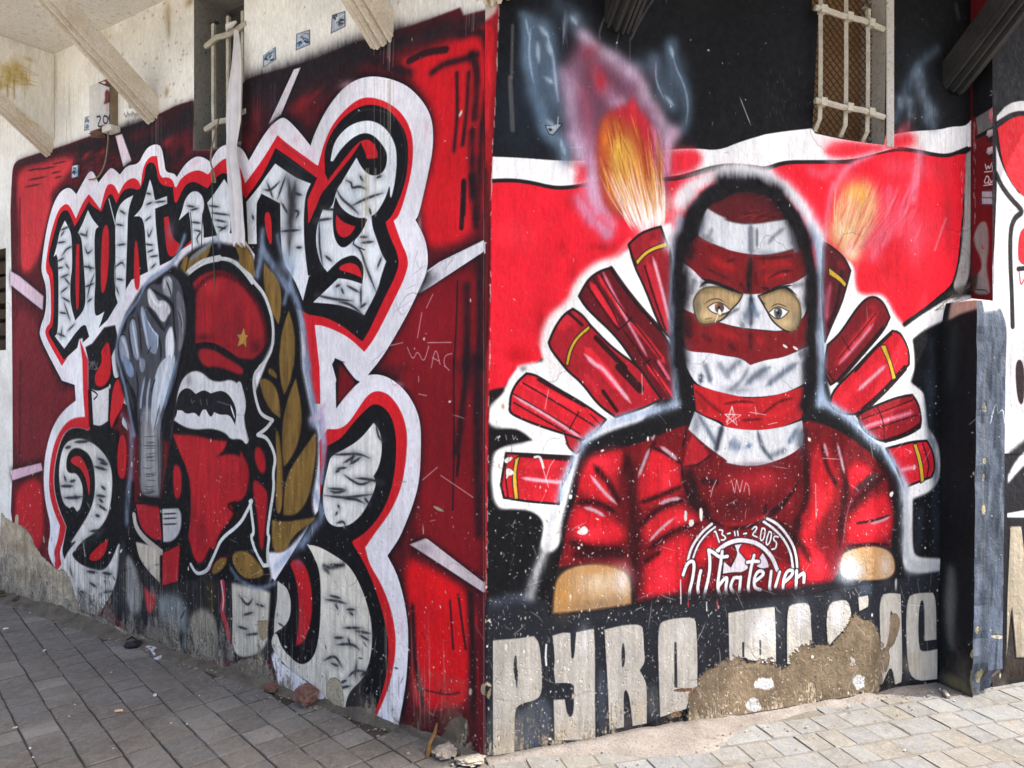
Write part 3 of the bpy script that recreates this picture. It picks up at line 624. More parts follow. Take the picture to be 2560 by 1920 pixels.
# olive leaves
LEAF = ['F*215,748 252,800 330,880 366,1000 362,1200 *340,1285 280,1180 230,1050 208,880', 'F*430,1162 470,1300 487,1450 472,1659 J*470,50 440,200 *390,302 360,200 J345,0 F352,1500 370,1330',
        'J*490,158 530,350 546,500 520,700 450,850 *388,925 368,750 380,500 430,300', 'J*662,620 668,800 640,1000 600,1200 500,1342 *382,1342 390,1100 430,960 550,780', 'J*175,165 240,160 320,230 355,380 *358,505 270,440 200,300', 'J260,58 330,120 *325,165 248,118',
        'J*285,1380 400,1400 *662,1355 640,1400 480,1500 400,1659 280,1659', 'J310,620 345,600 385,1000 370,1330 310,1320 330,900', 'E*1835,575 1805,720 *1620,832 1640,690', 'E*1560,790 1600,700 1640,690 1620,800 1600,860', 'E*2038,610 2140,620 2190,700 *2212,860 2100,760', 'F*0,590 60,610 120,700 *142,885 *0,765', 'M1640,130 1740,90 1840,180 1892,285 1760,312 1680,250', 'M1530,170 1620,140 1600,230 1500,290']
Lw.p('F*150,600 300,760 430,980 520,1180 F*540,1659 J*640,560 J680,620 680,900 620,1250 *660,1360 560,1480 400,1659 *250,1659 *130,300 F*300,1450 300,1250 200,1000 100,880', BLK, soft=3, part='painted_wreath')
Lw.p('E1500,800 1650,640 1850,560 2000,600 2150,590 F140,800 E2000,720 1780,730 1640,860', BLK, soft=3)
Lw.p('M1500,300 1640,110 1850,90 1950,300 1850,370 1700,340', BLK, soft=4)
for t_ in LEAF:
    Lw.p(t_, OLV, soft=1, tex=.45, part='painted_leaf')
for t_, rx, ry in (('J450,500', 10, 40), ('J540,1050', 14, 50), ('F300,1000', 8, 40), ('F430,1500', 8, 40), ('J260,300', 12, 20)): Lw.b(t_, rx, ry, (140, 108, 56), .5)
# white contour of the portrait
for t_, wd in (('E1600,870 1680,795 1780,735 1900,712 2000,725 2080,785 2150,870 2200,945 F60,830 130,920 210,1010 255,1120 290,1250 298,1400 275,1520 230,1600 170,1659 J185,60 125,130 128,260 160,400 195,478 *290,520 240,590 *160,648 235,665 290,760 316,860 292,980 303,1100 270,1300 242,1500 N215,0 200,100 *205,205 *170,210 120,120 80,0 J130,1500 110,1350 *95,1220 I2190,1210 2150,1290 2080,1420 1920,1540 1870,1659 M1500,190 1470,250 1400,272 1358,200', 10), ('E1600,870 1680,795 1780,735 1900,712', 16)):
    Lw.k(t_, wd, (214, 214, 208), soft=1.2)
# face
Lw.p('I1545,270 1590,150 1680,88 1760,110 1830,180 1920,190 2000,165 2080,215 2125,320 2112,450 2130,600 *2152,695 *2130,712 2080,680 2000,690 1960,630 1840,590 1700,605 1600,580 *1508,520 1545,450 1530,350', (222, 220, 218), soft=1, part='painted_moustache')
Lw.p('I1545,300 1600,245 1650,245 *1700,295 1770,255 *1830,290 1920,260 1990,300 2045,400 2052,480 *2040,560 1995,470 1910,475 *1860,450 1830,505 *1790,430 1760,425 *1730,492 1690,450 1620,470 1580,430 1530,440', (30, 29, 32), part='painted_mouth')
Lw.k('I2000,385 2020,450 2040,510', 5, WHT, taper=.3)
Lw.k('I1665,340 1665,380 1690,350', 1.5, (150, 150, 150)); Lw.k('I1740,340 1750,390', 1.5, (150, 150, 150)); Lw.k('I1795,340 1800,390', 1.5, (150, 150, 150)); Lw.k('I1890,360 1990,390', 1.5, (140, 140, 140))
Lw.b('I1640,180', 14, 18, (120, 118, 118), .6)
Lw.p('I*1500,640 1700,650 1850,690 *1975,700 1950,780 *1875,842 2000,800 2120,850 2150,950 2140,1200 1980,1240 2040,1300 1990,1400 1900,1500 1860,1659 M1500,60 1450,190 1390,190 1340,0 I1640,1500 1660,1300 1650,1000 1560,800', (184, 34, 42), soft=2.5, part='painted_chin', tex=.25)
Lw.k('I2040,1230 1960,1250 2060,1340', 7, (60, 14, 18), soft=3); Lw.b('I1760,1500', 24, 50, (140, 24, 32), .6); Lw.b('I2060,940', 20, 20, (214, 44, 52), .6)
Lw.p('J130,770 180,738 230,850 230,960 195,990 140,900', (170, 28, 36), soft=2); Lw.p('J120,1020 200,1080 250,1150 240,1300 *205,1640 180,1640 160,1350 120,1150', (166, 28, 36), soft=2)
Lw.p('J0,760 40,830 90,940 80,1100 0,1240', (160, 28, 36), soft=2)
Lw.p('I1500,880 1582,940 1572,1200 1508,1200', (176, 30, 38), soft=2)
# cup and lower shapes
Lw.p('I*1180,1240 *1385,1232 *1412,1562 1330,1560 1220,1450 1190,1300', (174, 34, 42), soft=1, part='painted_cup', ol=4)
Lw.p('I*1410,1285 *1550,1280 1580,1330 1572,1480 1500,1570 *1420,1572', (200, 196, 194), soft=1, part='painted_cup')
for y in (1330, 1370, 1420): Lw.k('I1415,%d 1540,%d' % (y, y-6), 4, (60, 58, 60), soft=1.5, taper=.2)
Lw.k('I1165,1340 1180,1440 1250,1540 1400,1659', 16, (190, 180, 168), soft=2)
Lw.p('M*970,40 1060,60 *1142,112 *1140,332 1060,250 990,150', (206, 192, 172), soft=1, part='painted_panel', tex=.3)
Lw.p('M*1160,120 *1285,60 *1270,320 *1158,352', (184, 36, 44), soft=1.5, part='painted_panel')
Lw.p('M1020,340 1060,400 1110,390 1100,520 1050,560 1030,450', (190, 60, 62), soft=3)
# fist and forearm
Lw.p('E*1330,900 *1500,770 *1640,860 *1700,1000 *1690,1600 I*1570,100 *1480,700 *1160,640 *1010,60 E*1000,1500 *1090,1190 *1230,960', (22, 21, 24), soft=3)
Lw.p('E1420,850 1480,848 1560,900 1605,1050 1612,1250 1590,1450 1550,1659 I1520,200 1450,400 1400,560 1392,700 1402,1150 1380,1190 1300,1192 1210,1150 1210,700 1200,560 1190,300 1120,200 1060,50 E1040,1600 1028,1420 1050,1370 1100,1330 1110,1220 1170,1190 1200,1080 1260,990 1330,920 1400,950', (74, 74, 80), soft=2, part='painted_fist', tex=.25)
Lw.p('W205,300 250,330 300,330 306,560 302,800 272,832 190,805 182,600 196,420', (132, 130, 130), soft=4, tex=.3)
for t_, col in (('Y130,712 182,705 216,850 232,980 150,990 120,850', (146, 152, 164)), ('Y222,600 262,528 290,600 318,880 336,960 270,945 235,750', (150, 158, 172)), ('Y325,480 352,395 392,520 440,640 *515,708 502,860 478,905 400,850 362,650', (134, 146, 162)),
                ('Y400,262 428,238 480,310 510,372 560,358 612,400 642,470 604,520 572,585 530,560 490,480 432,430 408,380', (206, 203, 203)), ('Y585,700 640,598 662,700 672,850 650,990 588,990 578,800', (218, 217, 218)), ('Y548,150 600,118 655,162 645,335 600,322 552,290', (150, 148, 151)), ('Y690,250 742,300 782,450 780,650 742,850 702,880 722,650 690,450', (112, 111, 116)),
                ('W78,0 150,70 156,142 122,146 95,70', (128, 146, 170)), ('W285,70 378,0 392,60 345,220 312,330 268,452 248,400 255,250', (188, 192, 198)), ('W180,30 220,40 215,110 190,120', (140, 146, 158))):
    Lw.p(t_, col, soft=1.4, tex=.3)
for t_, wd, col, a_ in (('Y150,730 190,820 215,940', 8, (206, 210, 216), .9), ('Y250,560 275,720 310,930', 7, (206, 212, 220), .9), ('Y345,430 360,560 390,700 410,840', 8, (196, 206, 218), .8), ('Y400,560 460,670 510,715 500,850', 5, (190, 206, 224), .9), ('Y425,270 450,340 500,420 560,400', 9, (236, 233, 232), .8), ('Y625,640 650,760 640,940', 10, (240, 240, 241), .8), ('Y575,150 570,250', 8, (196, 194, 196), .8), ('Y610,130 640,180', 7, (200, 198, 200), .8), ('Y720,430 750,560 750,700', 6, (150, 148, 152), .8),
                        ('W215,140 190,280 192,400', 9, (160, 170, 186), .9), ('W246,150 226,260 228,400', 9, (164, 174, 190), .9), ('W350,40 310,200 285,330', 12, (220, 222, 226), .8), ('W400,40 355,200 322,330', 9, (108, 130, 158), .9), ('W240,440 235,600 240,800', 20, (160, 158, 157), .6), ('W110,170 150,330', 12, (60, 58, 64), .8), ('W190,440 188,800', 6, (78, 77, 80), .8), ('W292,440 296,800', 8, (70, 69, 72), .8)):
    Lw.k(t_, wd, col, soft=wd*.22, a=a_, taper=.15)
for t_, wd in (('Y440,248 520,305 590,345 650,400 652,490', 9), ('Y395,420 470,520 560,650 580,670', 12), ('Y215,620 225,760 262,930', 6), ('Y305,470 330,640 345,900', 7), ('Y515,720 540,850 530,960', 9), ('Y640,480 600,590 570,660', 4), ('Y660,350 660,560 690,800', 7), ('Y590,170 625,260 640,330', 5), ('W165,100 180,200 165,320', 7), ('W300,300 265,450', 3), ('W275,150 250,230', 5), ('Y440,820 400,900', 4), ('Y120,720 140,700 180,700', 4), ('Y220,580 250,520 285,560', 4), ('Y700,460 740,560 740,650', 3)):
    Lw.k(t_, wd, (30, 29, 33), soft=1.4, a=.92, taper=.2)
for t_, wd, col in (('W225,300 222,400 216,560 220,760', 10, (164, 162, 161)), ('W262,320 262,450 266,600', 8, (168, 168, 170)), ('W300,320 300,420 292,500', 6, (120, 128, 140))): Lw.k(t_, wd, col, soft=3, a=.7, taper=.2)
Lw.k('W192,330 180,430 182,700', 9, (40, 39, 43), soft=4, a=.8); Lw.k('W330,330 312,450 314,700', 9, (40, 39, 43), soft=4, a=.8)
for y in list(RNG.integers(440, 810, 22)): Lw.k('W%d,%d %d,%d %d,%d' % (196+RNG.integers(0, 30), y, 240, y+RNG.integers(-4, 10), 280+RNG.integers(-20, 10), y+RNG.integers(-8, 4)), 1.8, (46, 45, 48), a=.75, taper=.35)
for i in range(8): Lw.k('Y%d,%d %d,%d' % (575+i*6, 640-i*6, 610+i*4, 500+i*14), 1.5, (40, 40, 44), a=.75)
Lw.p('I1180,1160 1290,1180 1400,1190 1560,1230 1400,1280 1200,1230', (22, 22, 25), soft=3)
# bluish overspray
for t_, wd, a_ in (('E1600,520 1520,740 1400,830 1270,910 1200,1080 1110,1180 1030,1350 1005,1520 I1030,40 1090,250 1130,500 1162,645', 9, .85), ('I1140,650 1140,900 1110,1200 1100,1400', 18, .7), ('E1850,560 1760,640 1660,720', 10, .7), ('I1060,480 1110,560 1150,640', 14, .6),
                   ('F200,480 190,700 160,860', 20, .8), ('F205,640 300,800 430,980', 22, .8), ('F460,800 430,950 390,1100', 12, .7), ('F440,950 520,1150 560,1350 600,1659', 18, .85), ('J570,0 600,200 655,450 640,560', 24, .85), ('J700,540 740,800 705,1050', 20, .85), ('J660,1150 730,1350 640,1450 540,1600', 22, .7),
                   ('M1640,230 1700,320 1850,380 1960,330', 8, .6), ('M1960,220 2060,120 2180,20', 20, .6), ('F0,1080 0,1080', 1, 0), ('F330,520 350,640 420,760', 14, .6), ('E1880,520 1900,600', 12, .6)):
    Lw.k(t_, wd, BLU, soft=7, a=a_)
Lw.k('J620,520 690,470 720,410', 18, (206, 186, 208), soft=7, a=.8); Lw.k('J715,480 730,700', 14, (196, 170, 196), soft=7, a=.8)
Lw.b('F420,760', 34, 26, (170, 186, 204), .7); Lw.b('E1480,480', 20, 30, (150, 130, 150), .5)
Lw.k('J0,220 45,380 10,520 60,690', 20, (210, 208, 206), soft=2)
# rubble-grey smears low on the wall
for i in range(60):
    x = RNG.uniform(860, 1650); y = RNG.uniform(430, 900) if x > 1100 else RNG.uniform(300, 640)
    Lw.k('M%d,%d %d,%d' % (x, y, x+RNG.uniform(-14, 14), y+RNG.uniform(60, 190)), 4+14*RNG.random(), [(150, 152, 148), (176, 168, 150), (96, 92, 90), (128, 132, 134), (60, 56, 56)][int(RNG.integers(5))], soft=4, a=.55, taper=.2)
Lw.p('M1100,420 1260,400 1340,520 1330,700 1150,640', (142, 148, 146), soft=9, a=.8, tex=.5); Lw.p('M870,160 930,120 1000,330 1010,560 900,540', (176, 172, 164), soft=5, a=.8, tex=.4)
Lw.p('M850,20 900,40 900,300 890,540 760,560 830,400', (52, 50, 52), soft=4, a=.9); Lw.p('M1440,330 1530,300 1540,500 1480,560', (60, 52, 34), soft=4, a=.9)
Lw.k('M1580,330 1590,450 1570,520 1610,640 1630,740', 16, (200, 50, 62), soft=2); Lw.k('M1570,320 1590,450 1580,520', 5, (226, 196, 202), soft=2); Lw.k('M1640,300 1650,600 1640,760', 6, BLK, soft=2)
Lw.p('M1330,600 1420,500 1540,560 1550,860 1480,900 1380,800', (170, 160, 140), soft=6, a=.85, tex=.5)
Lw.b('M1450,740', 18, 18, (90, 82, 74), .6); Lw.k('M1550,560 1560,760', 8, (40, 38, 38), soft=3)
# plaster falling off along the foot
PL = [(150, 132, 108), (206, 192, 166)]
Lw.peel('I0,1300 60,1380 200,1430 260,1500 330,1659 M390,240 500,250 560,520 M700,570 860,650 1000,690 1300,860 1000,900 0,600', PL, .45, 6)
Lw.peel('M*1828,600 *1905,598 1900,720 1860,750 1835,700', [(170, 152, 120), (160, 140, 110)], .12, 2, .1)
Lw.peel('N625,1010 700,1000 740,1100 740,1240 650,1220 610,1120', [(178, 168, 140), (160, 150, 126)], .3, 3)
Lw.peel('M1340,900 1500,960 1700,880 1800,860 1930,930 1900,1080 2100,1160 1700,1200', [(120, 108, 94), (90, 82, 74)], .5, 6)
Lw.peel('N650,1260 800,1330 1000,1420 1300,1520 1600,1640 1000,1640', [(126, 112, 92), (90, 80, 68)], .5, 6)
Lw.peel('N1560,1250 1640,1330 1600,1500 1480,1530 1420,1400', [(110, 96, 78), (80, 70, 60)], .5, 5)
for t_ in ('I380,1500 392,1560 385,1590 372,1550', 'I135,1330 165,1340 160,1420 130,1430', 'N1630,1090 1650,1070 1655,1120 1635,1135', 'N1480,1070 1500,1075 1495,1120', 'J1860,1390 1870,1470 1855,1460', 'J1600,1370 1610,1530 1595,1500', 'J1540,1270 1575,1260 1570,1290', 'F1605,1400 1625,1385 1630,1420 1612,1425', 'F2160,870 2175,860 2172,890', 'F2150,1210 2175,1210 2165,1235', 'N1720,1050 1760,1040 1770,1090 1740,1140 1715,1110', 'J1670,1250 1780,1290 1790,1320 1720,1300'):
    Lw.peel(t_, [(196, 184, 156), (150, 136, 110)], .2, 1, .1)
# dirt, drips, nicks
for x in list(RNG.integers(1290, 1420, 6))+list(RNG.integers(560, 620, 2)):
    Lw.k('A%d,%d %d,%d' % (x, 1010, x, 1100+RNG.integers(50, 380)), 1.6, (150, 130, 120), soft=1, a=.55)
for x in RNG.integers(1110, 1310, 10):
    Lw.k('B%d,%d %d,%d' % (x, 300, x, 420+RNG.integers(0, 130)), 1.8, (176, 150, 146), soft=1, a=.6)
    Lw.k('B%d,%d %d,%d' % (x, 620, x, 760+RNG.integers(0, 700)), 1.8, (176, 160, 132), soft=1.4, a=.55)
for x in RNG.integers(1090, 1180, 6): Lw.k('B%d,1300 %d,1659' % (x, x), 3, (196, 180, 140), soft=3, a=.45)
for x in RNG.integers(1050, 1110, 5): Lw.k('F%d,0 %d,%d' % (x, x, RNG.integers(500, 1500)), 2.5, (170, 160, 130), soft=2, a=.4)
for x in RNG.integers(1850, 1950, 5): Lw.k('B%d,100 %d,%d' % (x, x, RNG.integers(180, 300)), 1.6, (170, 140, 140), soft=1, a=.6)
for x in RNG.integers(150, 440, 8): Lw.k('B%d,640 %d,%d' % (x, x, RNG.integers(800, 1100)), 1.2, (120, 112, 112), soft=1, a=.45)
PALE = [(224, 216, 200), (206, 196, 176), (236, 232, 226)]
inside = lambda u, h: ((u < 4.0) & (h < 2.9)).astype(float)
Lw.chips(13000, lambda u, h: inside(u, h)*np.clip(1.15-h/1.15, .03, 1)*np.where(u > 2.6, .5, 1), PALE, .4, 1.25)
Lw.chips(700, lambda u, h: inside(u, h)*np.clip(1.2-h/1.3, .04, 1), PALE, .8, 3.6)
Lw.chips(500, lambda u, h: (u < .05)*np.where(h < 1.9, .9, .25), [(196, 184, 158), (226, 218, 204)], .8, 4)
Lw.chips(700, lambda u, h: (h > 2.85)*.6, [(150, 138, 118), (120, 108, 92)], .5, 1.6)
Lw.scratches(520, lambda u, h: inside(u, h)*np.clip(1.3-h/1.2, .02, .9), (216, 206, 196), .02, .12)
# scratched letters
for t_ in ('F1470,1480 1520,1600 1560,1500 1615,1625 1660,1470', 'F1680,1659 1720,1470 1760,1630', 'F1690,1570 1750,1600', 'F1865,1535 1810,1545 1790,1600 1810,1659 J1790,40 1840,90', 'F1320,1465 1430,1440', 'F1650,1440 1860,1438', 'F1700,1020 1640,1140', 'F1600,1180 1560,1400', 'J1760,1000 2040,1190', 'J1600,1040 1730,930', 'J1570,295 1640,310', 'J1570,140 1570,190'):
    Lw.k(t_, 1.9, (226, 206, 204), soft=.6, a=.85)
for t_ in ('F1520,700 1560,830 1590,740', 'F1500,850 1600,780', 'F1440,980 1520,940', 'F1330,1180 1480,1080', 'F1350,1100 1400,1230 1480,1120', 'F1490,830 1540,640'): Lw.k(t_, 1.2, (150, 140, 150), soft=.6, a=.7)
for i in range(420):
    x = RNG.uniform(.2, 3.9); Lw.kk(np.array([(x, RNG.uniform(.02, .55)), (x+RNG.normal()*.004, RNG.uniform(.02, .3))]), 1+2*RNG.random(), [(206, 196, 176), (120, 110, 98), (60, 56, 54), (176, 164, 142)][int(RNG.integers(4))], 1, .35, .3)
for i in range(260):
    x, y = RNG.uniform(.2, 3.9), abs(RNG.normal()*.35); Lw.kk(np.array([(x, y), (x+RNG.normal()*.02, y+RNG.normal()*.02)]), 1.5+4*RNG.random()**2, [(214, 204, 184), (150, 136, 112), (34, 32, 33), (120, 112, 104)][int(RNG.integers(4))], 1, .7, .3)
Lw.cracks(60, 5, 2.6)
Lw.fade(lambda u: -.02+.08*np.clip(u/1.5, 0, 1)+.07*np.clip((u-1.2)/.8, 0, 1)+.10*np.clip((u-2.9)/.8, 0, 1), 57, .84, ((176, 164, 142), (118, 110, 100), (52, 49, 48)))
Lw.wear(.30, 50, .1)
# stickers painted as flat print on their own sheets
def sticker_print(cv, q, blue):
    q = np.array(q, float)
    def at(a, b_): return q[0]*(1-a)*(1-b_)+q[1]*a*(1-b_)+q[2]*a*b_+q[3]*(1-a)*b_
    cv.p(q, (84, 88, 98), sm=0)
    cv.p(np.array([at(.06, .05), at(.94, .05), at(.94, .95), at(.06, .95)]), (176, 184, 194), sm=0, tex=.5)
    if blue: cv.p(np.array([at(.1, blue), at(.9, blue), at(.9, blue+.22), at(.1, blue+.22)]), (84, 146, 192), soft=1.5, sm=0)
    for r_ in range(13):
        x, y = RNG.uniform(.1, .6), RNG.uniform(.08, .8)
        pp = [at(x, y), at(x+RNG.uniform(.05, .3), y+RNG.uniform(-.08, .12)), at(x+RNG.uniform(.1, .35), y+RNG.uniform(-.05, .2))]
        cv.k(np.array(pp), 1.5+3*RNG.random(), [(40, 42, 52), (90, 94, 104), (226, 228, 230)][int(RNG.integers(3))], soft=.7, a=.9, sm=1)
def quad(txt): return parse(txt)[0]
STK = [(quad('B302,428 398,360 402,460 302,522'), .1, 'lowest sticker of the row on cream plaster, beside the hanging white cloth'),
       (quad('B556,262 662,228 662,345 552,390'), .6, 'middle sticker of the row on the cream plaster, with a pale blue stripe'),
       (quad('B830,118 932,85 935,205 820,262'), 0, 'grey sticker highest on the cream plaster, next to the fluted bracket'),
       (quad('A634,1436 692,1424 690,1532 630,1548'), .45, 'pale blue sticker on the red mural ground, above the first lettering'),
       (quad('A735,1016 792,996 790,1118 728,1132'), 0, 'dark sticker on the plaster to the left of the meter box'),
       (quad('A1112,880 1165,868 1168,925 1115,940'), 0, 'dark sticker half hidden under the long fluted bracket')]
for q, bl, _ in STK: sticker_print(Lw, q, bl)
# scrawl beside the meter box
for i in range(10): Lw.k('A%d,%d %d,%d %d,%d' % (1070+i*13, 1000+RNG.integers(-20, 20), 1078+i*13, 960+RNG.integers(0, 60), 1084+i*13, 1010), 1.8, (70, 66, 64), soft=.6, a=.8, sm=0)
for i in range(5): Lw.k('A%d,%d %d,%d' % (1140+i*14, 1060, 1145+i*14, 1000+RNG.integers(0, 40)), 1.6, (90, 84, 80), soft=.6, a=.7)
# ---------------------------------------------------------------- the right wall's painting
RR = (230, 28, 46); NGT = (15, 16, 19); SMK = (104, 128, 150); MAU = (176, 140, 166)
Rw = Canvas(CORNER, DR, NR, -.02, 2.66, 3.72, 430, None, NGT)
Rw.umin = lambda h: corner_r(h)
Rw.img *= (1+.5*(vnoise(Rw.h, Rw.w, 70, 60, 11, 5)-.5))[..., None]
P = Rw.p; K = Rw.k; B = Rw.b
RM = 'Z*1216,1898 *1222,900 *1228,400 *1247,22 *1640,30 *2046,26 *2030,330 *2210,366 *2216,30 *2425,30 *2418,640 *2352,700 *2346,1685 *1800,1770'
Rw.parts.append(('mural', Rw.project(parse(RM)[0])[0]))
B('C300,900', 90, 160, (28, 36, 46), .8); B('D1300,600', 60, 110, (34, 42, 50), .7); B('D300,300', 120, 120, (22, 24, 28), .6)
# red cloth field, white band and its dark hem
P('C*85,1395 250,1395 400,1415 560,1450 700,1450 850,1420 1000,1380 1450,1400 1600,1370 1800,1310 2212,1310 D60,1420 220,1365 450,1365 750,1370 1000,1290 1200,1260 1500,1310 *1722,1290 1715,1500 H*1755,330 1730,620 1690,780 *1640,830 *1340,1080 H900,1000 G1200,1200 K500,0 *60,300 *60,0', RR, soft=.8, part='painted_red_field', tex=.06)
for t_, rx, ry, c, a_ in (('G300,500', 60, 40, (236, 48, 60), .6), ('G780,220', 26, 30, (186, 20, 34), .7), ('G700,620', 20, 30, (190, 18, 32), .7), ('G520,1300', 14, 60, (176, 12, 26), .8), ('G330,1550', 40, 26, (184, 10, 24), .8), ('G800,850', 14, 40, (176, 18, 30), .7),
                          ('G1050,620', 40, 12, (160, 22, 34), .6), ('H1500,400', 50, 70, (206, 54, 70), .6), ('H1200,700', 40, 26, (214, 28, 40), .7), ('H1420,500', 26, 60, (206, 84, 100), .5), ('H1650,300', 20, 90, (190, 30, 44), .7), ('D1500,1450', 40, 30, (206, 40, 54), .6)):
    B(t_, rx, ry, c, a_)
BAND = ('C*82,1205 300,1213 600,1237 850,1237 1440,1150 1650,1140 1830,1160 2000,1088 2212,1028 D0,1135 200,1102 *430,1078 *460,1120 700,1175 *1035,1215 *1050,1140 1250,1102 1500,1090 1600,1062 1720,1060 *1770,1000 *1790,1230 1735,1235 1600,1290 1500,1300 1300,1255 1160,1235 1000,1280 '
        '750,1345 450,1345 200,1345 60,1395 0,1400 C2212,1285 1950,1255 1800,1270 1650,1315 1500,1360 840,1400 700,1430 560,1432 400,1395 250,1372 *82,1380')
P(BAND, (238, 236, 234), soft=.8, part='painted_white_band', tex=.1)
for t_ in ('C85,1392 250,1386 400,1406 560,1446 700,1442 840,1415', 'C1500,1372 1650,1328 1800,1283 1950,1268 2212,1300', 'D0,1418 60,1415 200,1362 450,1360 760,1360', 'D1160,1247 1300,1266 1500,1308 1600,1303 1732,1245'):
    K(t_, 9.5, (28, 26, 28), soft=1)
for t_ in ('C*700,1236 *850,1238 *850,1410 700,1430 760,1330', 'C*1430,1152 *1640,1142 1720,1200 1660,1320 *1480,1360 *1430,1380', 'D560,1195 700,1180 *1035,1215 *1030,1270 900,1300 700,1340 520,1300', 'D*1045,1140 *1250,1104 1320,1180 1250,1250 *1035,1262'): P(t_, (226, 32, 48), soft=7, a=.95)
B('C700,1260', 26, 20, (226, 150, 150), .5); B('D560,1200', 36, 20, (228, 170, 170), .5); B('D1300,1180', 16, 26, (226, 140, 140), .5)
B('D600,1360', 30, 6, (150, 130, 150), .5); B('D1350,1290', 26, 7, (170, 120, 130), .5)
# ---- large flame and its smoke
for t_, wd, a_ in (('C380,160 360,420 400,640 480,860 500,1000', 18, .7), ('C480,200 530,330 560,560 590,760 640,900', 22, .75), ('C330,120 350,300 350,500', 14, .6), ('C600,30 720,120 740,200', 34, .35), ('C1340,450 1340,600 1400,740 1470,820', 12, .8), ('C1450,360 1460,480 1540,600 1590,740 1600,880 1560,990', 10, .8), ('C1480,330 1480,420', 16, .6),
                   ('C1240,520 1200,500 1180,560', 16, .5), ('C400,700 480,880 560,1050', 22, .5), ('C600,1080 640,1160 660,1220', 18, .75), ('C500,960 540,1060', 16, .7), ('C1420,560 1440,700', 22, .3), ('C1500,500 1500,800', 40, .3), ('C450,400 460,600', 40, .4)):
    K(t_, wd*1.5, SMK, soft=14, a=a_*.95)
for t_, rx, ry, a_ in (('C450,420', 46, 110, .45), ('C560,700', 40, 90, .45), ('C640,1120', 30, 50, .6), ('C1480,620', 46, 80, .4), ('C720,160', 50, 40, .35), ('C540,300', 20, 40, .5), ('C1500,1000', 22, 18, .5), ('C1300,480', 34, 30, .4), ('C400,300', 24, 60, .35)): B(t_, rx, ry, (96, 116, 136), a_)
P('C760,230 860,330 960,400 1080,500 1180,580 1260,700 1330,860 1400,980 1480,1080 1450,1200 1440,1500 1480,1659 900,1659 860,1450 820,1240 740,1130 680,980 650,800 640,600 690,430 740,330', (104, 66, 84), soft=12, a=.9)
for t_, wd, c, a_ in (('C780,260 860,340 960,400 1100,520 1200,590 1290,740 1340,880', 16, (186, 168, 186), .9), ('C640,560 680,760 720,960 780,1100', 16, (150, 124, 148), .9), ('C780,400 740,600 800,760 840,1000', 14, (128, 84, 104), .9), ('C1340,820 1400,940 1500,1030', 14, (178, 150, 168), .8), ('C1500,1020 1440,1100 1430,1300', 12, (206, 150, 170), .8),
                      ('C900,480 960,460 1040,520', 22, (130, 90, 112), .7), ('C830,400 860,380', 20, (140, 56, 72), .9), ('C900,560 930,640', 26, (166, 50, 64), .9), ('C780,700 830,860 830,1000', 20, (146, 72, 92), .8), ('C1120,620 1200,740 1280,860', 22, (120, 76, 98), .8), ('C1060,440 1150,560', 14, (150, 124, 150), .8), ('C700,1050 760,1180 790,1220', 20, (190, 160, 186), .8),
                      ('C850,1100 860,1300 900,1500', 26, (190, 120, 150), .75), ('C960,700 1060,850 1080,780', 22, (160, 104, 128), .8), ('C1310,1000 1360,1120 1400,1300', 16, (206, 110, 140), .8), ('C840,1450 900,1600', 26, (206, 140, 170), .8), ('G850,200 900,300 1000,420 1100,500', 22, (206, 140, 170), .85), ('G960,60 1020,220 1130,420', 20, (214, 150, 176), .7)):
    K(t_, wd*1.55, c, soft=12, a=a_)
for t_, rx, ry, a_ in (('C700,700', 20, 70, .5), ('C1150,560', 34, 24, .6), ('C1000,440', 30, 20, .5), ('C760,1150', 22, 40, .6), ('C870,1400', 20, 60, .5), ('C1250,720', 20, 40, .5), ('C1440,1060', 26, 26, .6), ('C1060,790', 26, 16, .5), ('C820,300', 20, 22, .5), ('C1380,950', 14, 30, .5)): B(t_, rx, ry, (206, 186, 208), a_)
for i in range(70):
    x = RNG.uniform(660, 1420); y = RNG.uniform(380, 1150); K('C%d,%d %d,%d' % (x, y, x+RNG.uniform(-10, 60), y+RNG.uniform(80, 260)), 3+5*RNG.random(), [(196, 170, 190), (120, 70, 92), (160, 110, 136), (150, 50, 66)][int(RNG.integers(4))], soft=3, a=.35, taper=.35)
Rw.soften('C330,20 760,20 1680,300 1700,1100 1420,1130 1340,900 1150,720 980,760 850,900 830,1190 560,1200 330,1000', 6.5, .9)
P('C960,880 1050,840 1150,790 1170,770 1200,820 1280,900 1310,1000 1340,1200 1360,1400 1340,1659 960,1659 910,1300 900,1050', (180, 34, 44), soft=7, a=.92)
B('C1170,830', 12, 26, (206, 44, 54), .8); B('C920,640', 14, 26, (176, 40, 54), .8)
P('C970,880 1060,900 1120,950 1200,1000 1250,1150 1310,1300 1340,1500 1330,1659 1010,1659 920,1380 910,1150 930,1000', (172, 88, 40), soft=10, a=.92)
P('C1010,1040 1080,1060 1150,1060 1200,1200 1240,1350 1250,1500 1060,1560 1000,1350', (206, 154, 66), soft=9, a=.9)
P('C1020,1450 1100,1380 1280,1450 1345,1659 G1650,60 1610,430 1400,480 1160,140', (226, 184, 160), soft=11, a=.85)
K('C1200,1000 1270,1200 1320,1450', 16, (140, 54, 36), soft=8, a=.7); K('C960,960 930,1150 960,1350', 14, (176, 82, 40), soft=8, a=.7)
B('C1050,1150', 12, 30, (226, 182, 66), .7); B('C960,1080', 12, 26, (214, 120, 40), .7)
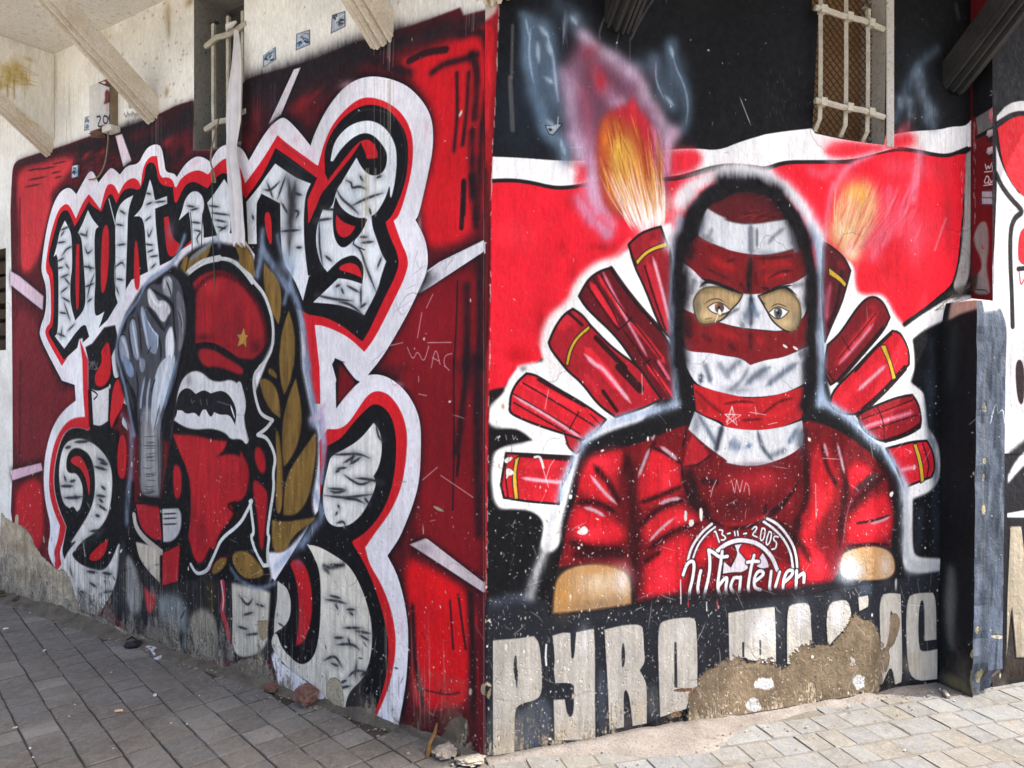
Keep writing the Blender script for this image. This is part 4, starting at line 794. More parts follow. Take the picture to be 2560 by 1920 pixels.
def fan(n, c0, c1, tip, spread, cols, wd, a_, seed):
    r = np.random.default_rng(seed)
    for _ in range(n):
        t = r.random(); x0 = c0[0]+(c1[0]-c0[0])*t; y0 = c0[1]+(c1[1]-c0[1])*t
        l = .25+.75*r.random(); x1 = x0+(tip[0]-x0+(t-.5)*spread)*l; y1 = y0+(tip[1]-y0)*l*(.75+.4*r.random())
        s_ = r.random()*.35; xs, ys = x0+(x1-x0)*s_, y0+(y1-y0)*s_
        bx = (t-.5)*spread*.06
        K(np.array([(xs, ys), ((xs+x1)/2+bx, (ys+y1)/2), (x1, y1)]), wd*(.5+r.random()), cols[int(r.integers(len(cols)))], soft=1, a=a_*(.5+.5*r.random()), taper=.3)
fan(150, (1585, 572), (1655, 570), (1575, 330), 150, [(176, 96, 46), (214, 160, 76), (196, 124, 58), (150, 66, 36), (222, 186, 110)], 4, .6, 1)
fan(120, (1580, 580), (1660, 575), (1575, 400), 170, [(240, 222, 214), (244, 232, 226), (236, 196, 190), (232, 170, 120)], 2.2, .85, 2)
fan(60, (1585, 580), (1655, 575), (1600, 480), 130, [(248, 240, 236)], 4, .7, 3)
for i in range(26):
    x = RNG.uniform(930, 1330); y = RNG.uniform(860, 1300)
    K('C%d,%d %d,%d' % (x, y, x+RNG.uniform(10, 60), y+RNG.uniform(80, 240)), 3, [(150, 40, 30), (226, 170, 60), (190, 90, 30)][int(RNG.integers(3))], soft=1.5, a=.6, taper=.3)
B('Z1615,575', 34, 22, (244, 226, 226), .85); B('C1340,1050', 5, 24, (222, 110, 130), .6)
for i in range(12): K('C%d,%d %d,%d' % (620+RNG.integers(0, 60), 60+RNG.integers(0, 100), 630+RNG.integers(0, 50), 240+RNG.integers(0, 150)), 2.5, (104, 112, 128), soft=2, a=.5, taper=.3)
B('C720,150', 18, 18, (130, 140, 156), .6)
P('C*500,965 *565,970 *570,955 *630,955 *560,1040 *530,1030', (150, 158, 166), sm=0, ol=2); P('C520,985 555,990 550,1010 530,1010', (40, 44, 50)); K('C600,900 595,960', 2, (190, 196, 206))
for t_, wd in (('C390,220 370,420 410,640', 5), ('C510,260 560,420 575,600 600,780', 6), ('C440,330 450,480', 8), ('C520,330 540,420', 9), ('C350,150 380,300', 5), ('C620,1080 650,1190', 8), ('C1350,480 1345,620 1410,760', 4), ('C1470,380 1500,520 1570,660 1600,820 1580,960', 4), ('C1460,360 1480,440', 8), ('C500,600 560,640', 9), ('C700,130 740,190', 8), ('C520,930 570,980', 9), ('C460,210 520,280', 10), ('C1420,740 1480,810', 8)):
    K(t_, wd, (176, 196, 212), soft=wd*.8, a=.6, taper=.3)
# ---- small flame at the right
for t_, wd, c, a_ in (('D1480,420 1350,520 1250,680 1180,860 1130,1000', 26, (84, 104, 120), .7), ('D1330,640 1340,800 1450,950', 40, (120, 136, 152), .7), ('D1250,860 1260,960', 30, (150, 166, 180), .6), ('D1400,1000 1440,1060', 34, (110, 128, 144), .6), ('D1170,840 1170,880', 16, (130, 146, 160), .6), ('D1100,790 1110,800', 18, (90, 108, 124), .6),
                      ('D1340,1270 1310,1450 1280,1659', 22, (222, 150, 170), .7), ('D950,1280 820,1350 700,1420 620,1600', 12, (214, 130, 150), .7), ('D420,1430 520,1480 600,1420', 26, (216, 100, 120), .5), ('H820,60 780,250 770,430', 12, (206, 110, 130), .7), ('H900,40 850,200', 30, (206, 90, 100), .5), ('H1380,100 1300,350 1180,480', 26, (214, 110, 130), .55), ('H1230,100 1220,300 1100,600', 20, (206, 90, 106), .6), ('D1230,1050 1180,1110', 24, (190, 90, 104), .6)):
    K(t_, wd, c, soft=10, a=a_)
P('H870,180 960,60 1060,20 1120,80 1160,200 1140,330 1060,480 1000,600 940,620 880,560 800,500 780,420 820,300', (216, 166, 116), soft=14, a=.95)
B('H990,130', 44, 30, (226, 160, 60), .8); B('H900,400', 34, 26, (226, 196, 156), .8); B('H950,560', 30, 26, (232, 206, 168), .9); B('H1060,330', 24, 34, (214, 140, 84), .7)
fan(110, (2085, 590), (2140, 635), (2150, 455), 130, [(236, 206, 150), (226, 180, 110), (240, 226, 200), (206, 130, 90), (230, 170, 80)], 2.4, .6, 4)
fan(60, (2110, 640), (2150, 640), (2230, 500), 120, [(224, 120, 140), (206, 60, 80), (232, 170, 180)], 2, .5, 5)
K('H1640,310 1600,420 1560,540', 6, (206, 120, 130), soft=3, a=.7)
for t_, rx, ry, a_ in (('D1300,1420', 60, 30, .35), ('D1100,1400', 40, 30, .3), ('H1250,220', 70, 60, .3), ('H1380,420', 40, 60, .3), ('D700,1450', 50, 20, .35), ('H1130,560', 30, 30, .35)): B(t_, rx, ry, (226, 120, 140), a_)
for i in range(60):
    x = RNG.uniform(880, 1480); y = RNG.uniform(20, 420); l = RNG.uniform(60, 200); K('H%d,%d %d,%d' % (x, y, x-l*.45, y+l), 3+4*RNG.random(), [(232, 150, 166), (190, 24, 40), (226, 90, 108)][int(RNG.integers(3))], soft=3, a=.3, taper=.35)
# ---- white glow behind the flares
P('G*1290,620 1180,690 1050,720 920,790 800,930 750,1080 620,1170 540,1290 505,1450 *545,1600 300,1640 K250,130 215,250 *100,380 70,430 70,590 330,600 450,700 200,740 120,790 100,900 92,1050 130,1290 300,1290 430,1300 530,1370 545,1450 500,1659 700,1659 900,900 1700,300 G1700,400 1560,420', (238, 235, 231), soft=2.5, part='painted_glow', tex=.08)
for t_ in ('G1290,560 1180,690 1050,720 920,790 800,930 750,1080 620,1170 540,1290 510,1450', 'G1180,690 1300,560'): K(t_, 12, (232, 120, 124), soft=7, a=.5)
P('H*700,420 880,600 980,640 985,830 1050,868 1150,850 1215,890 1260,990 *1335,1085 1650,870 1930,868 *1930,960 1700,1020 1480,1120 *1400,1190 1420,1400 *1385,1500 1480,1570 L1480,240 *1510,490 1580,590 1605,750 1590,880 1530,960 *1400,1012 1396,1380 1440,1440 1620,1440 1690,1490 1712,1659 1640,1659 1600,1540 1400,1560 1310,1500 1250,700 1000,500 760,300', (238, 235, 231), soft=2, part='painted_glow', tex=.08)
P('L1350,1450 1600,1450 1660,1500 1640,1620 1330,1600', (150, 156, 160), soft=5, a=.5)
for t_ in ('H990,650 985,830 1060,866 1160,852 1220,900 1265,1000 1335,1085',): K(t_, 9, (232, 110, 116), soft=5, a=.5)
K('H1340,1080 1480,980 1640,880 1700,850', 12, (30, 30, 34), soft=3)
P('K70,620 300,590 380,640 *455,695 330,710 200,740 120,790 70,750', NGT, soft=1.2); P('K100,1312 300,1295 470,1320 530,1390 545,1450 500,1659 O420,250 400,400 100,450 K50,1659', NGT, soft=1.2)
P('G*60,1600 350,1620 K250,160 210,240 *60,380 G40,1400', RR, soft=2); P('K*60,270 130,250 215,235 190,300 *75,380', (30, 20, 24), soft=2)
B('K370,80', 10, 8, (90, 90, 90), .7); B('K195,405', 5, 8, (150, 110, 60), .8)
# black blocks round the lower half
P('L*1405,1030 1600,960 1640,700 *1520,480 1500,250 *1400,170 H1430,1300 *1400,1190 1700,1030 *1900,980 L*1640,0 L1760,1659 *1700,1500 *1640,1430 1440,1430 1400,1380', NGT, soft=1.2, part='painted_black_ground')
for t_ in ('L1500,100 1530,800', 'L1560,600 1570,1400', 'H1530,1200 1540,1659', 'L1450,1100 1440,1380'): K(t_, 22, (44, 52, 64), soft=10, a=.6)
P('O*60,470 560,430 570,560 1170,470 1400,410 1900,420 Q640,380 900,330 1300,310 *1650,240 *1640,400 1600,1010 1400,1040 O1600,900 1500,1300 100,1600', (34, 36, 42), soft=3, part='painted_black_ground')
P('N*1750,1200 1950,1200 2212,1500 1950,1620 1760,1640', (70, 80, 90), soft=14, a=.7); P('O300,1240 560,1100 570,1450 300,1600', (72, 80, 90), soft=6, a=.8); P('O880,900 960,1000 960,1380 880,1400', (62, 68, 76), soft=5, a=.8); P('O1230,1060 1320,1040 1320,1280 1240,1300', (62, 66, 72), soft=5, a=.8)
K('N1780,470 1880,440 2040,430', 26, (66, 72, 84), soft=8, a=.9)
K('K640,1300 610,1450 560,1659 O440,300 410,420', 26, (190, 192, 192), soft=8, a=.9)
# ---- flares
def flare(outline, base, lights=(), darks=(), band=None, olw=6):
    P(outline, base, soft=.8, part='painted_flare', tex=.2)
    for t_, wd, c in lights: K(t_, wd, c, soft=4, a=.9, taper=.12)
    for t_, wd in darks: K(t_, wd, (36, 12, 16), soft=1.6, a=.92)
    uv, sh, sc = Rw.pts(outline); uv = chaikin(uv, sh, True, 2); Rw.kk(np.concatenate([uv, uv[:1]]), olw*sc, (26, 22, 25), 1*sc)
    if band: P(band, (206, 164, 48), soft=.6, ol=2.6, part='painted_band')
HI = (226, 176, 188); BR = (222, 36, 52)
flare('G*1282,592 1380,500 1480,460 *1560,440 1600,560 *1632,620 1650,700 1665,1000 *1665,1420 1560,1330 1420,960 1330,780', (142, 26, 36), [('G1480,560 1520,620', 20, (176, 36, 46)), ('G1440,740 1560,1080 1640,1350', 18, (196, 36, 50)), ('G1490,700 1560,950 1640,1280', 9, HI)], [('G1420,780 1500,1050 1600,1330', 5), ('G1280,600 1340,770', 5)],
      'G*1342,735 1420,650 1520,600 *1605,572 *1620,612 1500,645 1420,695 *1355,778')
flare('G*853,1040 900,950 950,880 1040,820 *1130,795 1300,1050 1520,1290 1640,1450 *1665,1659 K1700,350 1620,340 *1540,370 G1300,1560 1160,1370 920,1150', (92, 18, 26), [('G950,920 1080,1130 1200,1300', 17, BR), ('G1020,860 1150,1050 1260,1230', 15, (214, 36, 50)), ('G1060,830 1200,1130 1440,1560', 8, (212, 130, 150)), ('G1300,1260 1450,1430 1600,1620', 14, (196, 34, 46)), ('K1440,40 1560,180 1660,320', 12, BR), ('K1530,0 1640,180', 8, (214, 100, 120))],
      [('G1040,860 1200,1120 1300,1250', 4), ('G980,890 1120,1120 1200,1290', 4), ('G930,960 1060,1150 1190,1330', 5), ('G1190,1330 1240,1300 1310,1220', 4), ('G1300,1240 1460,1440 1560,1580', 4), ('G1240,1340 1400,1560 1480,1659', 4), ('K1410,40 1470,0', 4), ('G1130,800 1240,960 1400,1160 1560,1330', 12), ('K1440,20 1560,190 1650,330', 3), ('K1500,0 1600,150', 3)])
flare('G*592,1440 640,1320 720,1200 *800,1150 880,1200 *950,1290 1130,1480 1380,1659 K1460,200 *1565,340 1400,420 *1170,495 1020,390 880,200 760,100 G720,1640 610,1500', (164, 26, 38), [('G680,1330 760,1240 830,1260', 26, (200, 34, 46)), ('G900,1480 1050,1659 K1080,100 1200,260', 24, BR), ('G900,1540 1000,1640 K1050,60 1300,372', 11, HI), ('K900,120 1030,300', 14, (190, 34, 46))],
      [('K1200,60 1380,250', 22), ('G1000,1400 1250,1659', 14), ('G760,1180 880,1290', 8), ('K1060,270 1180,440', 10)], 'G*735,1632 760,1500 830,1380 *942,1288 *948,1325 850,1405 790,1510 *762,1642')
flare('K*254,430 262,300 320,190 *400,118 480,130 650,240 880,370 *1085,515 1000,620 *885,692 *730,640 480,560 270,470', (206, 30, 44), [('K340,200 600,300 900,440', 16, (226, 40, 54)), ('K290,310 600,490 880,680', 9, HI), ('K750,690 820,760', 20, (170, 36, 46))],
      [('K370,200 560,310 840,480 1000,580', 4), ('K280,290 560,450 860,640', 3), ('K290,370 500,490 730,620', 4), ('K500,170 700,290 900,400', 7), ('K850,450 800,540 770,600', 3), ('K950,470 1040,560', 3)])
flare('K*730,640 880,690 870,780 *830,810 760,760', (168, 34, 44), (), (), None, 4)
flare('K*178,1080 200,950 *225,805 430,815 *800,835 780,950 700,1080 *680,1245 400,1222 *205,1190', (190, 30, 42), [('K360,900 560,900 700,900', 20, (206, 36, 48)), ('K360,1020 500,1040 720,1060', 9, HI)], [('K330,820 560,840 780,860', 10), ('K230,820 215,1000 240,1190', 4)], 'K*300,855 *342,828 312,960 320,1080 *332,1202 *295,1205 272,1020')
flare('H*748,480 800,510 900,590 *947,690 910,830 880,930 800,1110 *760,1210 735,900 740,640', (84, 20, 28), [('H800,780 780,900 770,1050', 14, (170, 70, 90)), ('H850,620 910,680', 14, (130, 24, 34))], [('H880,700 860,900 790,1100', 10)], 'H*785,665 880,738 *918,785 *905,815 860,765 *790,722', 5)
flare('H*778,1232 870,1150 980,980 1060,890 1130,878 1192,930 *1232,1030 1190,1120 1080,1250 950,1390 850,1490 *800,1520 750,1420', (112, 20, 28), [('H830,1380 960,1220 1150,980', 22, (206, 34, 46)), ('H860,1370 980,1240 1110,1080', 8, (220, 130, 150)), ('H1080,950 1140,960', 16, (150, 24, 32))], [('H880,1170 940,1270', 3), ('H860,1330 1010,1150 1130,1000', 3), ('H760,1400 830,1500', 4), ('H1180,1110 1000,1330 860,1490', 12)])
flare('H*800,1640 820,1560 980,1400 1140,1230 *1250,1128 1310,1140 1372,1270 *1372,1370 1290,1460 1150,1600 L*1092,330 1000,400 880,390 780,320', (196, 28, 42), [('H880,1640 1050,1450 1180,1350', 26, (228, 40, 54)), ('H1000,1560 1100,1470 1200,1380', 10, HI), ('H1290,1230 1320,1330', 16, (206, 34, 46))], [('H1340,1400 1200,1560 L1000,400', 16), ('H980,1420 1120,1260 1240,1150', 8)], 'H*1160,1235 *1200,1228 1250,1370 *1278,1472 *1248,1487 1225,1372')
flare('L*998,400 1110,340 1290,270 *1395,255 1440,320 1462,430 *1452,490 1380,540 1200,602 1100,560 1020,490', (140, 24, 34), [('L1050,440 1250,360 1410,310', 12, (186, 36, 48)), ('L1040,490 1200,440 1400,380', 10, (226, 130, 150))], [('L1030,430 1250,350 1400,290', 3), ('L1050,520 1250,460 1430,400', 3), ('L1140,340 1190,460 1190,590', 3), ('L1200,590 1350,540 1450,470', 10)])
flare('L*1205,645 1390,595 *1500,588 1542,660 1562,780 *1535,850 1380,910 *1335,932 1290,800', (200, 30, 44), [('L1280,680 1380,660 1480,640', 18, (226, 40, 54)), ('L1310,800 1420,780', 10, (222, 150, 166))], [('L1470,610 1520,760 1500,850', 4)], 'L*1398,612 *1425,608 1470,740 *1482,880 *1455,897 1440,750')
# ---- hooded figure
K('C1530,1560 1620,1440 1760,1350 1900,1310 2050,1315 2212,1350', 34, (236, 228, 228), soft=20, a=.9); K('H200,-10 360,20 480,90 570,190 650,310 720,440', 30, (232, 226, 230), soft=20, a=.85); K('G1700,380 1640,600', 30, (232, 222, 226), soft=18, a=.8)
FIG = ('Z*1698,1010 1672,880 1676,760 1690,640 1700,590 1712,540 1730,505 1760,472 1800,453 1850,445 1900,453 1945,478 1985,518 2010,560 2025,610 2038,680 2042,760 2044,860 2046,960 *2052,1015 '
       'L840,380 960,470 1070,570 1190,680 1270,800 *1330,940 1335,1200 1330,1380 *1310,1600 Q900,360 *640,420 O1700,430 1180,500 860,540 *540,560 K690,1659 700,1400 760,1200 820,950 *880,730 1150,600 1500,500')
P(FIG, (17, 18, 21), soft=3, part='painted_hooded_figure')
for t_, wd, c, a_ in (('G1740,390 1690,620 1665,900 1655,1200 1655,1400 1665,1600 K1690,100 1690,340', 13, (150, 170, 192), .9), ('C1540,1520 1640,1430 1760,1355 1900,1320 2050,1325 2212,1370', 17, (226, 224, 224), .95), ('C1560,1560 1620,1480', 26, (222, 214, 214), .8), ('H0,20 100,0 200,0 330,20 440,70 540,160 620,280 690,400 720,470', 17, (222, 224, 228), .95),
                      ('H650,380 710,520 725,680 715,800 728,900 718,1050 730,1200 735,1380 720,1500 720,1659', 15, (160, 180, 202), .95), ('L715,0 720,160 740,270', 15, (150, 170, 192), .9), ('K1700,380 1560,420 1350,480 1150,535 1000,605 900,695 845,800 790,900 720,1050 690,1200', 15, (170, 186, 206), .92),
                      ('L760,310 850,370 960,440 1060,540 1180,650 1265,770 1310,850 1340,940', 17, (160, 178, 198), .92), ('L1338,930 1342,1150 1345,1380 1375,1470', 20, (180, 186, 192), .9), ('H705,1150 720,1300', 18, (186, 204, 224), .8), ('H725,480 730,640', 16, (180, 196, 216), .7), ('G1690,500 1680,560', 24, (226, 226, 230), .8)):
    K(t_, wd*1.35, c, soft=11, a=a_)
# shirt
SHIRT = ('K*1790,560 1680,590 1450,690 1220,762 1000,835 920,905 880,1000 830,1150 785,1300 740,1450 *712,1659 O590,235 700,205 880,190 1060,232 *1130,290 *1172,470 1400,420 1700,430 Q640,370 *840,330 L*862,1540 882,1400 930,1362 1080,1332 *1242,1368 1255,1100 1232,900 1150,735 1000,600 800,480 *640,440 K2000,900')
P(SHIRT, (104, 15, 23), soft=2, part='painted_shirt', tex=.3)
for t_, col in (('X95,100 150,70 230,58 245,110 190,150 218,275 120,240 65,215 72,140', (200, 28, 40)), ('X38,285 110,262 200,325 238,350 228,398 120,412 38,372', (212, 28, 42)), ('X300,62 332,46 432,110 442,200 400,250 278,275 268,230 292,140', (206, 27, 40)), ('X420,250 480,298 505,332 365,382 300,402 288,340 340,285', (200, 28, 40)),
                ('X300,570 308,465 395,385 480,362 452,470 440,580 312,606', (208, 28, 42)), ('X490,440 530,370 610,378 560,420 535,470 470,480', (196, 26, 38)), ('X640,400 700,410 740,470 690,490 640,450', (206, 26, 38)), ('X905,62 958,30 1004,150 992,245 925,330 905,420 1002,520 880,566 848,400 868,300', (196, 26, 38)), ('X1052,105 1112,118 1124,152 1048,222 1020,170', (214, 26, 40)),
                ('X1060,290 1130,228 1192,228 1198,392 1040,412 1028,360', (212, 28, 42)), ('X760,480 830,470 850,560 780,580', (196, 26, 38)), ('X20,420 60,415 90,440 10,470', (150, 20, 30))):
    P(t_, col, soft=9, a=.95, tex=.25)
for t_, rx, ry in (('X140,110', 34, 20), ('X110,370', 50, 18), ('X380,180', 20, 36), ('X370,520', 26, 40), ('X930,240', 14, 44), ('X1090,140', 20, 10), ('X1120,330', 44, 24), ('X430,310', 30, 14), ('X930,480', 24, 36)): B(t_, rx, ry, (236, 44, 60), .8)
for t_, wd in (('X232,70 262,200 268,330 270,470 275,600', 30), ('X120,120 180,190 215,260', 16), ('X55,255 130,250 200,290', 12), ('X30,395 100,425 220,425', 18), ('X40,440 240,440', 22), ('X345,30 310,80 285,150', 11), ('X440,115 380,75 330,55', 9), ('X285,255 350,235 440,195', 13), ('X275,345 360,270 450,240', 14), ('X320,420 400,360 500,330', 15), ('X300,470 360,430', 14), ('X940,40 960,130 1000,200', 11),
               ('X1015,110 1035,200 1015,300 1005,410', 17), ('X1045,280 1110,200 1180,150', 17), ('X1060,330 1130,320 1190,300', 7), ('X860,300 830,430 840,530', 24), ('X880,120 890,230 860,300', 24), ('X1140,100 1190,170 1200,260', 16), ('X1020,415 1110,402 1195,408', 7), ('X860,80 820,200 760,290', 18), ('X780,320 880,420 900,470', 20), ('X480,560 600,590 760,585 880,570', 12)):
    K(t_, wd, (40, 7, 12), soft=wd*.42, a=.9, taper=.12)
K('X1060,215 1110,170 1150,150', 15, (46, 42, 48), soft=5, a=.9, taper=.2); K('X1020,400 1030,300 1050,240', 2.5, (130, 112, 120), soft=1, a=.7)
for t_, wd in (('X322,58 305,100 280,165', 9), ('X360,52 400,80 422,102', 10), ('X108,155 150,210 205,262', 9), ('X85,272 125,282 160,305', 9), ('X355,260 400,242 435,240', 10), ('X320,395 360,350 410,310', 8), ('X950,40 965,90', 8), ('X998,40 1010,90 1024,150', 8), ('X1120,330 1165,318 1188,305', 7), ('X330,30 340,10', 6)):
    K(t_, wd, (196, 168, 178), soft=3.2, a=.85, taper=.18)
# forearms
P('O*568,548 580,400 600,290 700,215 880,192 1050,232 1122,300 *1125,480 860,522', (172, 130, 84), soft=1.5, part='painted_arm', tex=.2, ol=3, olc=(90, 60, 40))
B('O900,330', 70, 40, (218, 198, 168), .75); B('O1060,320', 26, 40, (222, 212, 208), .8); B('O640,420', 24, 50, (196, 140, 70), .6); B('O900,480', 80, 16, (120, 104, 84), .6); B('O880,240', 60, 12, (196, 140, 84), .7)
P('L868,1592 872,1450 900,1392 1080,1348 1200,1370 1262,1430 1272,1550 1200,1595 1050,1605', (178, 138, 94), soft=1.5, part='painted_arm', tex=.15)
B('L930,1510', 34, 40, (222, 226, 234), .95); B('L1200,1500', 20, 34, (216, 200, 190), .8); B('Q980,260', 44, 24, (190, 206, 220), .9); K('Q1090,60 1090,280', 5, (150, 130, 110), soft=3, a=.6)  # bluish white blobs and edge line paint the sunlit patch onto the right forearm
P('Q1040,320 1130,320 1130,420 1040,420', (80, 90, 104), soft=6, a=.7)
# balaclava
P('H0,180 100,120 250,112 380,170 440,240 *470,310 420,325 250,355 100,342 0,310 G2050,335 *1960,285 2000,240 2150,190', (86, 24, 28), soft=2, part='painted_maroon_stripe')
for i in range(20):
    x = RNG.uniform(60, 380); y = RNG.uniform(150, 330); K('H%d,%d %d,%d %d,%d' % (x, y+8, x+40, y-4, x+80, y-RNG.uniform(0, 22)), 2.4, [(150, 40, 40), (50, 14, 18), (120, 30, 32)][i % 3], soft=1, a=.7, taper=.3)
P('G1880,500 1920,350 *1960,282 2050,338 2150,380 H0,310 100,345 230,357 420,325 *485,318 560,450 *565,520 430,562 290,580 150,572 0,537 G2150,640 2000,592 *1885,530', (206, 208, 211), soft=1.2, part='painted_white_stripe')
P('R*520,150 700,250 950,350 1280,397 1550,382 1800,282 *1925,290 1950,600 1850,700 1700,740 1500,780 1380,860 1280,885 1180,890 1050,860 900,800 700,700 540,690 430,560 330,480 *340,300', (112, 20, 25), soft=1, part='painted_maroon_stripe')
P('R*320,480 450,570 560,690 640,740 900,810 1080,882 1280,887 1400,850 1550,780 1750,740 *1945,600 1920,900 1880,1100 1820,1210 1600,1355 1330,1332 1020,1302 780,1235 470,1135 *315,1060 305,800', (204, 205, 208), soft=1, part='painted_white_stripe')
P('R*315,1060 470,1140 780,1240 1020,1310 1330,1342 1600,1362 1820,1212 *1910,1100 1885,1530 H640,1230 450,1325 330,1335 *215,1378 150,1322 0,1302 G2000,1532 1780,1522 *1725,1465', (112, 20, 25), soft=1, part='painted_maroon_stripe')
P('G*1728,1470 1800,1520 2000,1530 H0,1305 150,1325 *215,1377 330,1338 460,1322 *645,1235 655,1480 560,1540 430,1592 250,1612 100,1602 0,1582 K2100,290 2000,262 1850,205 *1770,40', (206, 208, 212), soft=1, part='painted_white_stripe')
P('K*1835,205 2000,262 2212,310 L200,282 400,262 *605,190 612,350 *585,425 450,490 260,517 100,512 30,492 K2080,530 1950,490 *1860,435', (176, 27, 34), soft=1, part='painted_red_stripe')
P('K*1850,445 1930,490 2050,540 L30,490 250,517 450,490 *592,440 605,560 585,640 450,722 230,782 0,742 K2150,882 2000,782 1880,682 *1795,600', (204, 206, 208), soft=1, part='painted_white_stripe')
P('L0,745 230,792 450,735 *600,640 625,700 560,900 470,1050 350,1150 200,1222 80,1222 K2212,1450 2000,1390 1870,1290 1780,1150 1735,950 *1760,645 *1800,610 1900,700 2050,825 2150,885', (96, 14, 21), soft=2, part='painted_scarf', tex=.3)
P('K*1745,930 1790,720 *1830,650 1990,820 1900,900', (160, 26, 36), soft=2); B('L200,900', 90, 36, (166, 28, 38), .9); B('L330,860', 40, 24, (176, 32, 42), .7); K('L20,1190 200,1190 340,1120', 8, (140, 24, 32), soft=4, a=.7); K('K1800,1000 1840,1180 1960,1320', 24, (34, 8, 12), soft=12, a=.85); B('L100,1050', 60, 30, (70, 14, 20), .8); B('L300,1160', 40, 10, (150, 30, 38), .6); B('K1830,1150', 16, 40, (30, 16, 22), .9); B('L500,1000', 14, 30, (176, 36, 46), .6)
for t_, wd in (('K1735,900 1750,1050 1830,1250 1960,1370 2100,1440', 9), ('L60,1225 200,1222 350,1150 480,1040 570,880', 6), ('L340,1110 420,1080 520,960', 9), ('K1900,1040 2060,1060', 20), ('L620,480 600,660 640,800', 26), ('L330,1050 320,1120', 8), ('K1990,820 1880,910 1760,920', 3), ('K1790,560 1745,760', 4)): K(t_, wd, (28, 12, 17), soft=4, a=.85, taper=.12)
# folds on the stripes
for t_, wd, c in (('R1180,0 1180,200 1190,380', 14, (130, 134, 142)), ('R1260,60 1260,300', 5, (120, 124, 132)), ('R1400,250 1480,150 1600,60', 7, (140, 144, 152)), ('R560,150 640,190 720,230', 12, (150, 152, 158)), ('R1700,240 1780,230', 40, (150, 152, 160)), ('R700,60 650,180', 8, (150, 152, 158)), ('R380,560 340,800 360,1000', 26, (60, 62, 70)), ('R480,680 420,900', 16, (120, 122, 128)), ('R620,740 560,780', 14, (90, 92, 98)),
                  ('R1190,900 1180,1050 1100,1200', 16, (104, 124, 146)), ('R1185,900 1190,1100 1180,1300', 10, (40, 46, 58)), ('R1190,1000 1280,1180', 14, (110, 130, 152)), ('R1100,1250 1060,1300', 16, (130, 136, 146)), ('R1850,760 1700,780', 10, (150, 152, 158)), ('R1900,700 1880,1000', 14, (110, 114, 122)), ('R820,1200 960,1100 1030,1070', 5, (100, 106, 114)),
                  ('H40,1440 100,1380 150,1340', 14, (120, 128, 140)), ('H180,1520 280,1430 360,1390', 14, (104, 114, 128)), ('H330,1530 440,1440 560,1360', 14, (110, 120, 134)), ('H560,1300 640,1280', 20, (130, 136, 146)), ('H620,1340 630,1500', 20, (90, 96, 106)), ('G1740,1500 1760,1620', 16, (110, 116, 126)), ('K1930,20 1990,200', 12, (96, 104, 116)), ('K1900,200 1910,120', 10, (70, 78, 90)), ('K2050,20 2150,160', 14, (150, 158, 170)), ('H200,1400 150,1500 60,1560', 8, (150, 156, 166)),
                  ('K1880,470 1960,600 2040,740', 10, (110, 124, 142)), ('K2090,560 2050,700 2030,800', 12, (30, 34, 48)), ('L60,600 150,640', 26, (130, 148, 168)), ('L270,520 300,640 380,730', 8, (70, 80, 92)), ('L560,500 490,610', 12, (110, 134, 164)), ('L360,700 480,650', 12, (130, 140, 152)), ('L200,610 210,640', 14, (104, 130, 164)), ('L590,520 580,640', 12, (90, 100, 114))):
    K(t_, wd*1.25, tuple(x*.82 for x in c), soft=5, a=.85, taper=.15)
for t_, rx, ry, a_ in (('G1900,440', 16, 30, .6), ('H520,440', 18, 40, .65), ('H300,560', 60, 8, .4), ('G1760,1560', 18, 40, .7), ('H630,1400', 18, 60, .7), ('H120,1560', 50, 12, .5), ('K1860,560', 14, 30, .7), ('L570,560', 16, 40, .7), ('L250,760', 70, 8, .5), ('R1180,300', 8, 40, .5), ('R1150,1200', 26, 18, .5), ('H300,1460', 30, 14, .4)): B(t_, rx, ry, (92, 98, 110), a_)
for t_, wd, c in (('R700,420 850,540 1000,560', 26, (160, 24, 27)), ('R1300,560 1500,480 1700,520', 24, (160, 24, 27)), ('R1320,700 1500,640 1650,640', 16, (170, 26, 29)), ('R1400,690 1550,600 1700,590', 5, (50, 10, 14)), ('R880,480 1000,440', 5, (70, 12, 16)), ('R600,560 760,620 900,700', 5, (66, 12, 16)), ('R1250,440 1500,430 1700,400', 6, (62, 12, 16)), ('R1320,800 1420,830', 6, (40, 8, 12)),
                  ('R700,1300 900,1400 1060,1440', 22, (150, 26, 30)), ('R1250,1450 1350,1500', 24, (150, 26, 30)), ('R560,1380 700,1480', 12, (74, 14, 18)), ('R900,1500 1000,1600', 14, (70, 14, 18)), ('R450,300 400,440', 26, (46, 14, 18)), ('R1880,360 1900,560', 24, (50, 14, 18)), ('R400,1150 420,1450', 26, (46, 14, 18)), ('R1180,1350 1180,1600', 12, (50, 12, 16)),
                  ('L40,300 200,330 260,300', 14, (206, 36, 44)), ('L300,420 480,380 560,300', 12, (196, 32, 40)), ('L300,400 420,300 520,280', 5, (70, 12, 16)), ('L150,440 300,430', 5, (80, 12, 16)), ('L30,320 140,300 250,310', 5, (70, 10, 14)), ('K1850,260 2000,400 2100,470', 8, (90, 14, 18)), ('K1880,330 1950,440', 16, (130, 20, 26))):
    K(t_, wd, c, soft=4, a=.8, taper=.2)
K('R1180,420 1165,600 1160,760 1180,900', 17, (20, 14, 16), soft=5, a=.95, taper=.2); K('R1060,760 1120,850', 10, (60, 12, 16), soft=4, a=.7); K('R1240,640 1260,760', 9, (70, 12, 16), soft=4, a=.7)
